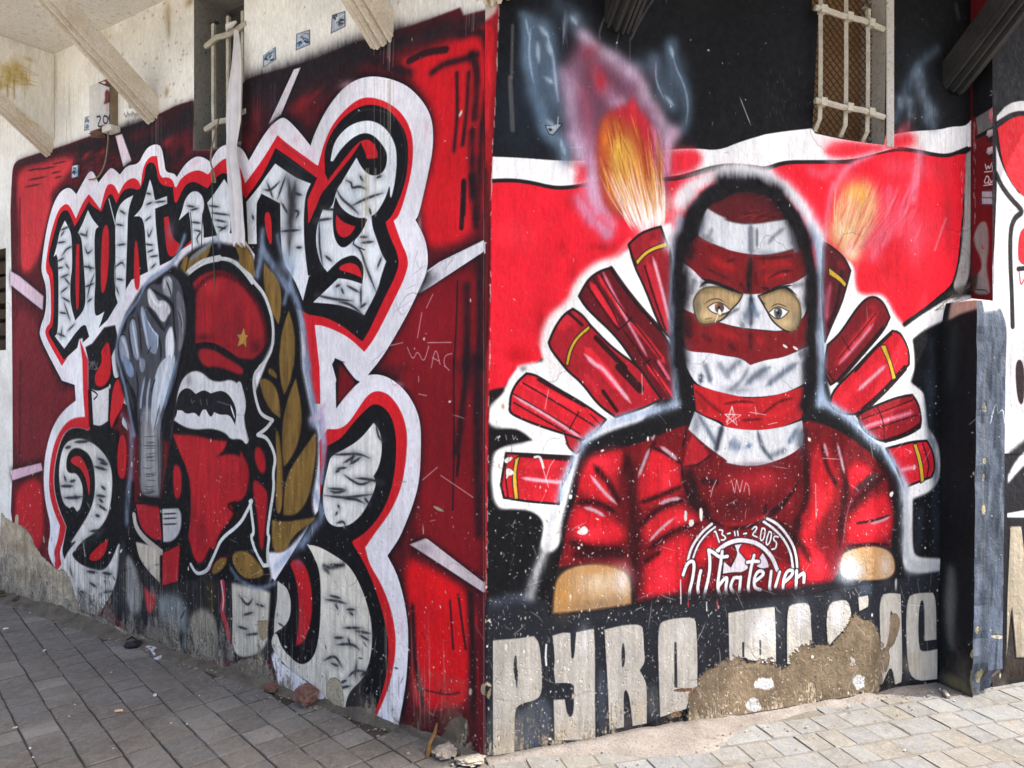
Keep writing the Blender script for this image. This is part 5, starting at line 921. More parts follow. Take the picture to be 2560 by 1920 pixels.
# hood shade running into the stripes
for t_, wd, a_ in (('G1740,560 1720,760 1715,1000 1715,1300 1720,1600', 20, .9), ('H600,480 650,640 665,900 665,1200 660,1500', 20, .9), ('G1860,330 1800,480 1760,600', 26, .8), ('H440,200 540,330 610,480', 26, .8), ('K1730,40 1760,240 1800,420', 16, .8), ('L660,0 650,180 610,330', 16, .8), ('H20,60 200,50 400,120', 26, .8), ('R300,700 310,1000', 18, .6), ('R1960,700 1930,1000', 16, .6)):
    K(t_, wd*1.7, (14, 12, 16), soft=16, a=1)
    K(t_, wd*.8, (14, 12, 16), soft=6, a=a_*.8)
# eyes
P('R460,1000 480,920 560,820 700,790 850,802 *1082,885 1040,980 930,1085 840,1200 740,1242 560,1275 490,1180', (166, 140, 100), soft=.5, ol=4, part='painted_eye_opening', tex=.15)
P('R*1275,908 1400,860 1550,812 1680,850 1780,960 1812,1080 1812,1200 1760,1332 1690,1362 1600,1342 1450,1222 1390,1100', (164, 140, 102), soft=.5, ol=4, part='painted_eye_opening', tex=.15)
for t_ in ('R475,1000 500,910 580,825 700,800 850,812 1060,890', 'R480,1020 520,1180 570,1255 740,1225', 'R1790,1000 1800,1200 1750,1310 1690,1345', 'R1300,915 1400,875 1550,828 1680,865 1770,960'): K(t_, 9, (112, 94, 64), soft=5, a=.8)
for t_, rx, ry, c in (('R520,1050', 12, 30, (90, 90, 80)), ('R640,860', 26, 6, (120, 100, 72)), ('R640,1150', 26, 14, (206, 184, 134)), ('R1740,1200', 9, 24, (110, 104, 90)), ('R1560,900', 24, 7, (150, 124, 86)), ('R1620,1250', 20, 12, (200, 178, 134)), ('R960,960', 10, 10, (206, 178, 110))): B(t_, rx, ry, c, .7)
K('R540,800 620,720 760,750 900,810 1080,880', 9, (26, 24, 26), soft=1.5, taper=.25); K('R1290,900 1420,850 1540,795 1640,800 1760,900', 7, (26, 24, 26), soft=1.5, taper=.25); K('R560,690 700,730 840,780', 6, (26, 22, 24), soft=1, taper=.3); K('R1560,790 1700,775', 4, (26, 22, 24), taper=.3)
P('R*638,1050 720,992 800,985 880,1040 *932,1090 850,1132 760,1135 690,1110', (214, 210, 208), ol=2.2, part='painted_eye'); P('R*1403,1120 1480,1052 1550,1042 *1662,1102 1580,1185 1500,1202', (206, 206, 204), ol=2.2, part='painted_eye')
P('R735,1010 790,985 845,1020 850,1080 810,1125 755,1120 730,1070', (92, 70, 62)); P('R765,1040 790,1030 805,1060 785,1085 765,1070', (16, 14, 16)); B('R750,1020', 6, 7, (176, 116, 60), .8)
P('R1475,1070 1525,1048 1570,1070 1580,1130 1550,1190 1500,1195 1472,1140', (66, 66, 66)); P('R1510,1100 1535,1095 1545,1125 1525,1145 1508,1130', (16, 16, 18)); B('R1505,1090', 3, 3, (220, 220, 220), .9); K('R1490,1070 1480,1130 1500,1180', 2, (130, 130, 126)); 
K('R600,1010 680,950 780,940 860,990', 2.2, (40, 36, 34), taper=.2); K('R1430,1050 1520,995 1640,1050', 2.2, (40, 36, 34), taper=.2); K('R790,1160 880,1130', 2, (60, 50, 44)); K('R785,1070 770,1150 735,1235', 2, (226, 222, 220)); P('R775,1070 800,1080 820,1140 780,1145', (230, 228, 226)); K('R610,1200 690,1185', 1.6, (60, 50, 40))
K('R1360,1010 1340,990 1290,920', 2, (40, 34, 30)); K('R1380,1080 1420,1180 1470,1220', 2, (40, 34, 30))
# crest on the shirt
def crest(t_, wd, c=(214, 208, 212)):
    K(t_, wd+4.5, (26, 18, 22), soft=.8); K(t_, wd, c, soft=.6)
for t_, wd in (('S115,1230 150,1080 230,930 350,780 480,675', 6), ('S195,1190 260,1000 400,820 530,722', 4.5), ('S1325,590 1480,665 1620,820 1730,1000 1780,1180 1790,1345', 6), ('S1275,640 1400,722 1540,850 1640,1000 1700,1150 1725,1345', 5.5), ('S560,1095 680,990 850,925 1000,925 1180,970 1320,1080 1420,1210 1485,1380', 9)):
    crest(t_, wd*1.25)
for t_ in ('S*815,990 *955,968 885,1080 930,1130 *1012,1232 *1042,1352 960,1420 800,1420 *640,1445 *660,1235 *770,1332 850,1180 865,1100', 'S*1260,1105 1340,1232 *1362,1342 1250,1372 *1150,1322 1222,1252 *1200,1190'):
    P(t_, (206, 198, 204), soft=.5, ol=2.5, olc=(30, 18, 22), part='painted_crest_wedge')
def ink(strokes, wd, dark=3.5):
    for t_ in strokes: K(t_, wd+dark, (26, 18, 22), soft=.5)
    for t_ in strokes: K(t_, wd, (222, 218, 220), soft=.5)
ink(('S520,795 540,785 595,955', 'S595,765 660,772 625,835 690,865 680,920 625,920', 'S720,825 762,815', 'S828,790 838,852', 'S876,785 884,850', 'S968,825 1012,818', 'S1100,755 1150,705 1180,745 1090,842 1170,872', 'S1252,740 1300,742 1292,850 1262,932 1222,920 1232,820 1252,740',
     'S1360,792 1402,802 1382,920 1350,992 1312,990 1322,900 1360,792', 'S1500,875 1440,855 1422,922 1478,952 1462,1055 1402,1062'), 4.6, 3.5)
ink(('S40,1455 90,1300 160,1238 212,1262 200,1450 150,1659 O1540,380 1535,440', 'S312,1392 285,1500 262,1659 O1600,400', 'S432,1075 455,1250 442,1450 395,1640 O1640,440', 'S432,1075 500,1105 600,1190 720,1172', 'S642,1095 612,1300 560,1659 O1760,420', 'S585,1630 680,1500 722,1500 690,1659 O1800,410', 'S900,1500 822,1490 772,1600 770,1659 O1850,400',
     'S922,1490 908,1659 O1890,395', 'S1130,1155 1080,1350 1032,1659 O1960,390', 'S1022,1262 1110,1245 1200,1250', 'S1132,1562 1270,1462 1270,1400 1190,1392 1130,1500 1132,1659 O2040,380', 'S1392,1402 1362,1659 O2110,380', 'S1522,1412 1455,1640', 'S1602,1562 1722,1452 1722,1382 1642,1382 1582,1520 1572,1659', 'S1782,1392 1772,1659', 'S1800,1490 1902,1402 1892,1570'), 9, 5)
P('O1180,440 1500,400 Q600,370 700,330 850,320 850,400 600,430 O1200,520', (30, 28, 32), soft=6, a=.9)
for t_ in ('O1475,310 1478,480', 'O1530,460 1532,500', 'O1660,470 1662,530', 'O1735,470 1745,510', 'Q35,450 38,520'): K(t_, 3, [(220, 214, 214), (176, 30, 40)][RNG.integers(2)], soft=.8)
# ---- block letters along the foot
CRL = (178, 173, 162)
LETS = [('O*145,738 320,725 *430,708 470,740 485,850 495,1000 490,1120 450,1162 330,1190 300,1240 300,1440 *296,1595 *148,1600 145,1200', 'O300,840 315,850 315,940 325,960 *315,1082 300,1000 290,930'),
        ('O*568,705 640,682 *695,685 700,860 710,868 720,860 *735,680 *860,655 870,800 868,1100 *872,1450 *582,1445 *575,1160 *655,1155 670,1260 700,1288 720,1230 *718,1060 690,1037 *588,1042 575,950 585,870', None),
        ('O*935,662 1080,627 1200,625 1212,680 1215,800 1225,890 *1185,950 1215,1000 1237,1060 *1235,1325 *1135,1345 1115,1150 1090,1080 1070,1110 *1075,1352 *970,1372 960,1100 950,900', 'O1060,765 1072,752 1084,840 1075,922 1058,932 1055,830'),
        ('O1312,640 1360,592 1560,570 1587,610 1595,900 *1592,1070 1560,1100 1530,1170 *1515,1222 *1330,1282 1320,1000', 'O*1430,750 *1445,750 1450,950 *1452,1072 *1430,1072'),
        ('O*1812,545 1920,525 *2140,500 2150,700 *2150,890 1960,882 1930,852 *1820,895', None), ('Q525,510 570,480 665,470 692,500 697,640 *707,760 640,790 *560,905 *527,905', None), ('Q800,480 930,447 965,470 987,560 950,642 870,722 *815,785', None),
        ('Q*1030,432 *1098,420 1105,450 *1100,500 *1038,532', None), ('Q1180,420 1260,400 *1332,410 1345,900 *1337,1032 *1292,1052 1265,900 *1200,1052 1185,700', None), ('Q1370,440 1440,402 *1560,400 1582,450 *1585,732 *1500,742 1500,460 1470,450 1455,600 1460,780 1480,822 *1592,800 *1590,1012 1400,1032 1370,800', None)]
for t_, hole in LETS:
    P(t_, CRL, soft=.9, part='painted_letter', tex=.18)
    if hole: P(hole, (36, 38, 44))
P('O*1910,750 *1925,750 *1925,858 *1911,858', (40, 42, 46)); P('O*2031,735 *2045,735 *2045,842 *2033,842', (60, 62, 64)); P('Q1255,530 1270,530 1290,640 1285,760 1262,740', (60, 52, 44)); K('Q618,660 622,720', 3, (150, 150, 150))
for t_, rx, ry, c in (('O230,1500', 34, 40, (182, 168, 140)), ('O660,1380', 36, 26, (190, 174, 146)), ('O1180,1250', 16, 30, (190, 172, 140)), ('O1480,700', 20, 30, (204, 200, 196)), ('O790,750', 20, 40, (204, 204, 204)), ('O2050,640', 44, 40, (206, 206, 212)), ('Q620,560', 24, 40, (212, 212, 222)), ('Q880,560', 22, 40, (208, 210, 220)), ('Q1420,900', 30, 30, (172, 160, 140))): B(t_, rx, ry, c, .6)
for i in range(300):
    x = RNG.uniform(1230, 1700); y = RNG.uniform(1590, 1890); K('Z%d,%d %d,%d' % (x, y, x+RNG.normal()*1.5, y+RNG.uniform(8, 34)), .8, [(120, 112, 98), (212, 206, 196), (96, 92, 88)][int(RNG.integers(3))], soft=.6, a=.30, taper=.3)
K('O525,770 520,850 525,915', 5, (222, 222, 220)); K('Q1640,240 1690,160 1710,400 1690,700 1660,900', 10, (140, 140, 136), soft=4, a=.7); K('Q1620,180 1600,600 1605,1000', 5, (16, 17, 20), soft=2)
P('Q1620,160 1720,200 1710,380 1650,420', (120, 122, 120), soft=6, a=.6); P('Q1290,300 1300,420 1310,300', (206, 204, 200), soft=1)
# cream strip and brushed edge beside the pier
P('D*1722,1290 *1795,1240 1790,980 D*1800,900 *1840,900 T400,500 395,800 370,1500 *300,1600 T250,1560 290,1450 320,1200 330,900', (164, 160, 154), soft=1.2)
K('T395,480 385,900 370,1300 360,1560', 3, (70, 64, 60), soft=1.5, a=.8); K('T375,520 360,1000 345,1500', 4, (190, 186, 180), soft=2, a=.6)
for i in range(46): x = RNG.uniform(300, 335); y = RNG.uniform(760, 1480); K('T%d,%d %d,%d' % (x, y, x-RNG.uniform(-4, 8), y+RNG.uniform(10, 60)), 1.6, [(206, 190, 186), (150, 26, 36)][int(RNG.integers(2))], soft=.8, a=.7)
for i in range(40): x = RNG.uniform(1560, 1800); y = 1000-(x-1560)*.75+RNG.uniform(-30, 10); K('H%d,%d %d,%d' % (x, y, x+RNG.uniform(20, 60), y-RNG.uniform(10, 46)), 2, [(210, 196, 180), (60, 56, 54), (180, 168, 150)][int(RNG.integers(3))], soft=.8, a=.75)
P('T180,1600 350,1530 380,1560 300,1640', (70, 62, 54), soft=4, a=.7)
# the left painting wraps a little round the corner edge
P('Z*1200,0 *1249,0 1247,30 1246,60 1238,260 1230,400 1227,600 1224,900 *1216,1500 *1190,1500', (150, 24, 32), soft=.8, tex=.4)
P('Z*1200,60 1236,60 1230,150 1226,260 1222,330 *1200,340', (196, 26, 36), soft=2, tex=.3); P('Z*1200,420 1226,400 1226,880 *1200,900', (88, 18, 24), soft=2, tex=.4); P('Z*1200,0 *1247,0 1246,24 1220,50 *1200,60', (190, 176, 164), soft=3)
for i in range(60): y = RNG.uniform(20, 1500); x = np.interp(y, [0, 60, 260, 400, 900, 1500], [1248, 1246, 1238, 1230, 1224, 1217]); K('Z%d,%d %d,%d' % (x, y, x+RNG.uniform(-2, 2), y+RNG.uniform(6, 30)), 2, [(206, 196, 184), (70, 30, 32), (226, 220, 212)][int(RNG.integers(3))], soft=.7, a=.7)
# streaks on the black
for t_, wd in (('C920,300 910,260 960,120 1040,0', 5), ('C1160,300 1250,120 1330,0', 5), ('C1040,400 1060,260 1120,120', 3), ('C230,600 250,1000', 12), ('C250,200 240,600', 8), ('C1150,300 1150,460', 3)): K(t_, wd, (112, 108, 104), soft=2.5, a=.55)
K('C1990,740 2080,970', 2, (210, 206, 200), taper=.2); P('C1740,385 1755,380 1765,392 1750,398', (226, 222, 216)); K('D1640,40 1660,150', 12, (70, 74, 84), soft=4, a=.6)
for i in range(40): x = RNG.uniform(30, 400); y = RNG.uniform(560, 1000); K('D%d,%d %d,%d' % (x, y, x+4, y+RNG.uniform(10, 60)), 3, (74, 76, 80), soft=2, a=.4, taper=.3)
# bare plaster at the foot
BRN = [(130, 113, 91), (105, 91, 72)]
Rw.peel('O*1500,1300 1520,1240 1530,1170 1590,1060 1610,930 1700,930 1780,860 1860,880 1900,850 1960,890 2080,870 2140,905 Q440,905 560,912 590,800 650,750 700,780 760,760 820,780 900,700 960,640 990,570 1050,545 1130,590 1170,660 1190,800 1230,880 1200,1060 *1180,1130 *1160,1200 *800,1260 *400,1320 *-200,1360', BRN, .55, 13, .2, part='bare_plaster')
Rw.peel('Q1250,560 1290,540 1330,590 1310,700 1280,780 1240,800 1260,860 1220,1000 1200,880 1250,700', BRN, .3, 2, .3); Rw.peel('Q1200,800 1240,780 1200,860', BRN, .3, 2)
Rw.peel('O1420,1085 1590,1075 1570,1098 1430,1105', [(120, 84, 56), (100, 74, 52)], .2, 1.5); Rw.peel('O1400,1260 1440,1240 1490,1250 1480,1280 1410,1285', [(120, 84, 56), (100, 74, 52)], .2, 1.5)
for t_ in ('Q285,1060 330,1000 430,1000 455,1060 380,1100', 'Q230,1245 245,1170 290,1145 345,1200 330,1250', 'Q990,1010 1040,980 1080,1000 1080,1080 1000,1075', 'Q970,840 1000,850 1010,920 970,920', 'Q570,980 590,990 580,1030'):
    Rw.peel(t_, [(206, 208, 210), (178, 176, 172)], .6, 5, .15, rim=(150, 130, 104), part='paint_remnant')
for i in range(24): x = RNG.uniform(20, 1120); y = RNG.uniform(1150, 1260)-x*.11; Rw.b('Q%d,%d' % (x, y), 3+8*RNG.random(), 2+4*RNG.random(), [(206, 198, 188), (84, 70, 54), (160, 144, 120)][int(RNG.integers(3))], .7, soft=.5)
Rw.peel('N*1740,1120 1770,1050 1780,1130 1750,1160', [(150, 136, 104), (120, 110, 84)], .2, 1)
for t_ in ('K820,1490 870,1450 900,1420 940,1460 930,1500 870,1510', 'K860,1590 890,1580 880,1610', 'K265,1040 280,1070 330,1085 300,1100', 'K225,920 300,960 290,990 240,1000 230,1050 220,1000', 'R1570,1500 1640,1530 1660,1570 1610,1560', 'R1700,1530 1760,1540 1800,1600 1740,1590', 'G265,1040 285,1050 320,1080 300,1085', 'K1760,1290 1790,1300 1780,1400 1760,1380', 'K1890,1270 1920,1280 1920,1400 1895,1390', 'K1800,1370 1850,1380 1840,1440 1800,1440', 'K850,830 880,830 870,860', 'K820,960 850,960 845,995', 'K760,1150 800,1160 790,1210 765,1200', 'K200,850 290,830 280,860 220,900', 'L1225,960 1262,950 1255,990 1232,1000'):
    Rw.peel(t_, [(228, 222, 216), (206, 200, 192)], .35, 1.2, .1)
low = lambda u, h: np.clip(1.2-h/1.3, .03, 1)
Rw.chips(16000, lambda u, h: np.clip(1.25-h/1.35, .02, 1)*np.where((u > 1.2) & (h < .75), .3, 1), PALE, .38, 1.15)
Rw.scratches(900, low, (214, 204, 198), .006, .03, 1.57)
Rw.cracks(60, 6, 2.6)
Rw.chips(2600, lambda u, h: (u < .55)*np.clip(1.3-h/1.1, 0, 1), PALE, .5, 2.2)
Rw.chips(300, lambda u, h: low(u, h), PALE, .8, 3.6)
Rw.chips(500, lambda u, h: (u < .07)*np.where(h < 1.9, .9, .3), [(196, 184, 158), (226, 218, 204)], .8, 4)
Rw.chips(500, lambda u, h: (h > 2.3)*.35, [(150, 150, 150), (200, 196, 190)], .4, 1.5)
Rw.scratches(700, low, (222, 214, 208), .02, .12)
Rw.scratches(120, lambda u, h: (h < .95)*1.0, (222, 214, 208), .01, .05, 1.57)
for t_ in ('S780,0 830,200 860,0', 'S860,0 910,190 950,0', 'S970,180 1000,40 1045,90 1055,230', 'S550,0 490,130 460,260', 'K2170,400 2120,540 2200,470 2110,470 2190,540 2170,400', 'L85,340 45,470 150,400 30,395 120,475 85,340', 'L210,380 330,400', 'L250,340 260,400', 'L345,470 410,455', 'L1700,310 1725,390 1745,330 1765,400', 'L1780,390 1800,310 1810,390', 'L1850,310 1840,370 1885,380', 'K560,1050 600,920 640,860', 'K560,420 590,260', 'K1395,120 1400,300', 'K470,840 500,830 530,900 590,1100', 'L740,715 860,722', 'L690,900 695,1150', 'K130,690 150,660 160,700', 'K220,650 230,690', 'K280,650 290,690 310,660', 'K1640,1090 1630,1040'):
    K(t_, 1.8, (222, 206, 204), soft=.6, a=.85, sm=0)
K('K470,840 520,830 545,930', 6, (222, 218, 214), soft=1)
Rw.fade(lambda u: .0+.0*u, 97)
Rw.wear(.12, 90, .08)

# ---------------------------------------------------------------- smaller painted faces: next house, its end face, the buttress
o2 = CORNER+DR*2.58+NR*.12
Fw = Canvas(o2, DR, NR, .0, 3.0, 3.72, 300, None, (24, 25, 29))
Fw.p('T*530,480 600,400 700,378 *900,400 *1300,600 1300,900 900,900 *700,450 620,470 *530,545', (206, 204, 202), soft=1, sm=1, part='painted_white_band')
Fw.p('T*535,555 620,490 704,470 1000,500 1300,800 1300,2200 700,985 620,900 560,760', (206, 30, 42), soft=1, part='painted_red_field')
Fw.p('T*525,660 *530,920 *515,1300 *495,1600 *495,2600 *1300,2600 *1300,1300 700,1000 620,900 560,780', (204, 202, 202), soft=1, part='painted_white_field')
Fw.k('T530,530 620,470 704,458 900,480', 12, (28, 26, 28)); Fw.k('T525,840 560,920 620,1000 680,1060 690,1085 640,1120 615,1200 615,1400 625,1600 630,1800', 14, (28, 26, 28), soft=1)
Fw.p('T680,1190 720,1180 900,1300 900,1420 670,1430 660,1300', (210, 30, 42)); Fw.k('T665,1440 700,1435 900,1430', 12, (28, 26, 28)); Fw.k('T672,1460 680,1550 704,1500', 4, (200, 40, 50))
Fw.p('Z*2500,1150 2560,1100 2700,1000 2700,1500 *2500,1500', (30, 30, 34), soft=4); Fw.p('L*2095,840 2170,700 2400,500 2400,640 2212,760 *2095,900', (220, 220, 224), soft=2); Fw.p('L*2090,1115 2400,1060 2400,1150 *2090,1145', (214, 212, 208), soft=1); 
Fw.p('L*2110,1210 *2190,1210 2240,1659 Q*2212,860 *2150,860 2120,480 *2085,870 *2090,480', (176, 164, 142), soft=1, part='painted_letter'); Fw.p('Q*2125,500 2160,860 *2150,900 *2090,900 2110,560', (40, 38, 38)); Fw.p('Q*2080,880 2400,850 2400,1050 *2080,1010', (44, 36, 32), soft=3)
Fw.p('L2110,0 2180,0 2170,500 2100,600', (206, 204, 210), soft=1); Fw.p('L2140,0 2212,0 2212,330 2160,310', (40, 26, 30), soft=1)
Fw.chips(700, lambda u, h: (h < 1.2)*.6, PALE, .5, 2); Fw.wear(.25, 130)
Ew = Canvas(CORNER+DR*2.58, NR, -DR, -.02, .14, 3.72, 400, None, (104, 24, 30))  # shade of this sun-averted face put into the dark red and the grey band
Ew.p('T380,0 560,0 560,400 *400,490 *380,480', (24, 25, 28), soft=1); Ew.p('T*400,490 *545,400 *545,560 *415,600', (110, 110, 112), soft=1); Ew.k('T410,610 540,540', 10, (28, 26, 28))
Ew.p('T395,1200 430,1140 475,1140 485,1300 465,1420 490,1560 490,1600 380,1600 400,1480 440,1440 430,1360 390,1290', (136, 132, 128), soft=1.5, part='bare_plaster'); Ew.k('T440,1290 440,1310 452,1310', 2, (150, 40, 46)); Ew.p('T360,1500 420,1440 400,1600', (60, 50, 46), soft=3)
for i in range(24): x = 390+RNG.uniform(-4, 10); y = RNG.uniform(500, 1400); Ew.k('T%d,%d %d,%d' % (x, y, x+2, y+30), 1.6, (190, 176, 168), soft=.6, a=.7)
Ew.p('T*480,300 *545,280 *545,360 *480,345', (36, 36, 40), sm=0); Ew.k('T490,350 520,330 510,300 540,290', 2, (200, 200, 200)); Ew.k('T495,320 530,340', 2, (190, 190, 190))
Ew.p('T485,440 510,418 545,415 545,520 500,525 482,480', (214, 120, 126)); Ew.p('T500,450 540,440 540,480 505,490', (232, 190, 190)); Ew.k('T475,500 545,510', 2.4, (190, 60, 70))
for y0, y1 in ((540, 640), (650, 745)):
    Ew.p('T*%d,%d *545,%d *545,%d *%d,%d' % (455, y0+60, y0, y1, 480, y1), (60, 36, 40), sm=0)
    for i in range(8): Ew.k('T%d,%d %d,%d %d,%d' % (470+i*8, y0+60-i*4, 476+i*8, y0+30-i*3, 482+i*8, y0+70-i*4), 2.6, (206, 204, 204), soft=.6, sm=0)
def script(strokes):
    for t_ in strokes: Ew.k(t_, 5.5, (40, 20, 24), soft=.6, sm=1)
    for t_ in strokes: Ew.k(t_, 2.8, (228, 226, 226), soft=.5, sm=1)
script(('T460,780 468,815', 'T468,815 480,785 486,815 502,772', 'T505,790 506,815', 'T514,815 515,792 524,792 526,815', 'T455,830 525,822', 'T470,855 452,890 468,905 486,880 480,855 466,858', 'T478,895 492,908', 'T492,878 495,902 508,880 510,902', 'T516,880 518,902', 'T450,915 520,905'))
Ew.p('T*440,950 *505,940 *508,1040 *430,1035', (60, 70, 80), sm=0)
for i in range(14): Ew.k('T%d,%d %d,%d' % (444+(i % 7)*9, 955+(i//7)*42, 446+(i % 7)*9, 985+(i//7)*42), 3, (196, 206, 214), soft=.6)
Ew.wear(.2, 150)
BUT_S, BUT_P, BUT_W = 2.371, .185, .19
Bl = Canvas(CORNER+DR*BUT_S, NR, -DR, -.005, .21, 2.0, 430, None, (26, 27, 30))
Bl.p('H*1640,880 1700,880 *1960,850 *1960,930 1850,960 1720,1000 *1640,1050', (196, 170, 150), soft=2, sm=1); Bl.p('L1640,1500 1700,1480 1715,1700 Q1700,900 1640,600', (120, 122, 118), soft=6, a=.7)
Bl.p('H1640,1100 1720,1050 1700,1500 1640,1659', (50, 62, 60), soft=8, a=.6); Bl.p('Q1610,980 1700,960 1900,1150 1700,1150', (104, 98, 70), soft=6, a=.8)
for t_ in ('L1860,330 1850,380 1890,385', 'L1790,470 1850,420'): Bl.k(t_, 2, (150, 150, 150))
Bl.chips(160, lambda u, h: (u > .16)*.8+.12, [(176, 166, 120), (206, 200, 186)], .5, 2.2); Bl.peel('Q1820,860 1840,800 1890,800 1900,860 1860,880', [(176, 160, 120), (150, 134, 100)], .2, 1)
Bl.peel('Q1830,1000 1860,930 1920,950 1960,1050 1900,1150 1840,1140', [(150, 140, 90), (120, 112, 74)], .2, 1.5); Bl.wear(.12, 170)
of_ = CORNER+DR*BUT_S+NR*BUT_P
Bf = Canvas(of_, DR, NR, -.01, .2, 2.0, 430, None, (78, 86, 98))
Bf.img *= (1+.7*(vnoise(Bf.h, Bf.w, 60, 14, 9, 4)-.5))[..., None]
Bf.p('H*1900,800 *2200,800 *2200,935 2110,930 2030,965 *1900,985', (228, 226, 222), soft=2, sm=1); Bf.k('H2110,940 2115,1659', 3, (206, 204, 200), soft=1); Bf.k('L1905,0 1890,1600', 3, (120, 112, 96), soft=2, a=.6)
for i in range(90): y = RNG.uniform(960, 3400); x = RNG.uniform(1930, 2110); Bf.k('H%d,%d %d,%d' % (x, y, x+3, y+RNG.uniform(15, 120)), 2.5, [(70, 80, 94), (24, 28, 34), (110, 114, 118)][int(RNG.integers(3))], soft=1.2, a=.5, taper=.3)
for t_ in ('L1945,460 1985,290 2000,390', 'L2000,390 2035,350 2050,460'): Bf.k(t_, 2.4, (190, 196, 200))
Bf.peel('Q1960,700 2060,700 2050,730 1980,720', [(176, 166, 140), (190, 190, 190)], .3, 1.2); Bf.peel('Q2030,950 2060,950 2060,1010 2030,1020', [(160, 150, 120), (140, 130, 100)], .2, 1); Bf.peel('Q1900,930 1930,960 1965,1040 1900,1060', [(150, 140, 90), (120, 112, 74)], .2, 1.5)
for i in range(7):
    y = RNG.uniform(780, 1720); x = 2440+(1745-y)*.021+RNG.uniform(-6, 4); Bf.peel('Z%d,%d %d,%d %d,%d %d,%d' % (x, y, x+RNG.uniform(6, 14), y+8, x+RNG.uniform(4, 12), y+RNG.uniform(20, 40), x-4, y+24), [(170, 158, 120), (140, 130, 104)], .5, 2, .2); Bl.peel('Z%d,%d %d,%d %d,%d' % (x-10, y+4, x+8, y, x+4, y+26), [(160, 150, 116), (130, 120, 96)], .5, 2, .2)
for i in range(40): y = RNG.uniform(800, 1720); x = RNG.uniform(2440, 2520); Bf.k('Z%d,%d %d,%d' % (x, y, x+RNG.uniform(-3, 3), y+RNG.uniform(20, 110)), 5+8*RNG.random(), [(36, 42, 52), (54, 62, 74), (104, 112, 122)][int(RNG.integers(3))], soft=4, a=.6)
Bf.chips(160, lambda u, h: .5+0*u, [(150, 146, 136), (190, 186, 178)], .4, 1.3); Bf.wear(.12, 190)
# ---------------------------------------------------------------- materials
def plaster(name, c1, c2, dark, sc=3.0, rough=.9, bump=.5):
    q = NT(name); co = q.coord(); f = q.noise(sc, 6, .62, co); f2 = q.noise(sc*14, 5, .65, co); f3 = q.noise(90, 3, .6, co)
    c = q.ramp(f, [(.3, c1), (.68, c2)]); c = q.mix(q.ramp(f2, [(.56, (0, 0, 0)), (.74, (1, 1, 1))]), c, dark)
    q.base(q.mix(1.0, c, q.ramp(f3, [(.3, (.85,)*3), (.7, (1.1,)*3)]), 'MULTIPLY'))
    q.normal(q.bump(f3, .4, .003, q.bump(f2, bump, .008, q.bump(f, .3, .02)))); q.b.inputs['Roughness'].default_value = rough
    return q.m
M_SOFFIT = plaster('cream_plaster', rgb(222, 218, 208), rgb(232, 228, 218), rgb(176, 164, 140), 2.2)
M_BRK = plaster('bracket_stone', rgb(222, 214, 200), rgb(200, 186, 160), rgb(168, 148, 118), 5, .85, .4)
M_BRKB = plaster('bracket_black', rgb(34, 34, 35), rgb(58, 57, 56), rgb(20, 20, 21), 5, .7, .4)
M_BAR = plaster('bar_paint', rgb(206, 200, 184), rgb(178, 170, 150), rgb(110, 92, 66), 16, .7, .5)
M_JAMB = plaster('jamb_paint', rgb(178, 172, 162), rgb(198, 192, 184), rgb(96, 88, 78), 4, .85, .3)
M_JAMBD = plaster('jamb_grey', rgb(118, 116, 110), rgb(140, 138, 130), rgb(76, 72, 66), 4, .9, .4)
M_DARK = plaster('window_dark', rgb(58, 56, 53), rgb(72, 70, 66), rgb(40, 38, 36), 4, .9, .3)
M_BROWN = plaster('window_board', rgb(126, 96, 64), rgb(150, 120, 84), rgb(70, 50, 34), 7, .85, .3)
M_RUST = plaster('rusty_wire', rgb(66, 44, 28), rgb(88, 58, 36), rgb(44, 30, 20), 30, .8, .3)
M_STAIN = plaster('stained_panel', rgb(230, 226, 216), rgb(220, 212, 190), rgb(190, 166, 104), 1.6, .9, .3)
M_SKIRT = plaster('cement_skirt', rgb(92, 84, 74), rgb(128, 118, 102), rgb(56, 50, 44), 13, .95, 1.2)
M_APRON = plaster('cement_apron', rgb(112, 104, 96), rgb(140, 133, 126), rgb(80, 71, 62), 6, .95, .8)
M_EARTH = plaster('joint_earth', rgb(58, 52, 45), rgb(78, 71, 61), rgb(40, 36, 32), 6, .98, .7)
M_GROUND = plaster('street', rgb(140, 136, 128), rgb(154, 150, 142), rgb(122, 117, 110), 2, .95, .4)
M_WOOD = plaster('old_wood', rgb(92, 74, 56), rgb(60, 48, 38), rgb(36, 30, 26), 14, .9, .6)
M_STICK = plaster('root_wood', rgb(150, 116, 72), rgb(120, 88, 52), rgb(70, 48, 28), 30, .9, .6)
M_RUBBLE = plaster('pale_rubble', rgb(190, 182, 168), rgb(160, 150, 134), rgb(110, 100, 86), 20, .95, .9)
M_RED_RUB = plaster('reddish_rubble', rgb(122, 74, 66), rgb(140, 116, 100), rgb(84, 40, 38), 26, .95, .9)
M_PAPER = plaster('paper', rgb(214, 208, 212), rgb(196, 190, 196), rgb(150, 140, 150), 20, .8, .2)
M_BLACKP = plaster('black_plastic', rgb(30, 28, 32), rgb(40, 38, 44), rgb(20, 20, 22), 20, .45, .3)
M_ROPE = plaster('old_cable', rgb(150, 138, 116), rgb(120, 108, 88), rgb(80, 72, 60), 30, .9, .2)
M_WIRE = plaster('dark_wire', rgb(50, 48, 46), rgb(66, 62, 58), rgb(30, 30, 30), 30, .7, .2)
M_THREAD = plaster('green_thread', rgb(64, 84, 70), rgb(80, 98, 84), rgb(50, 60, 52), 30, .9, .2)
M_BUTT = plaster('cigarette', rgb(206, 150, 84), rgb(222, 206, 180), rgb(190, 130, 60), 60, .9, .1)
M_BOX = plaster('box_paint', rgb(220, 216, 206), rgb(206, 200, 188), rgb(150, 136, 112), 8, .8, .3)
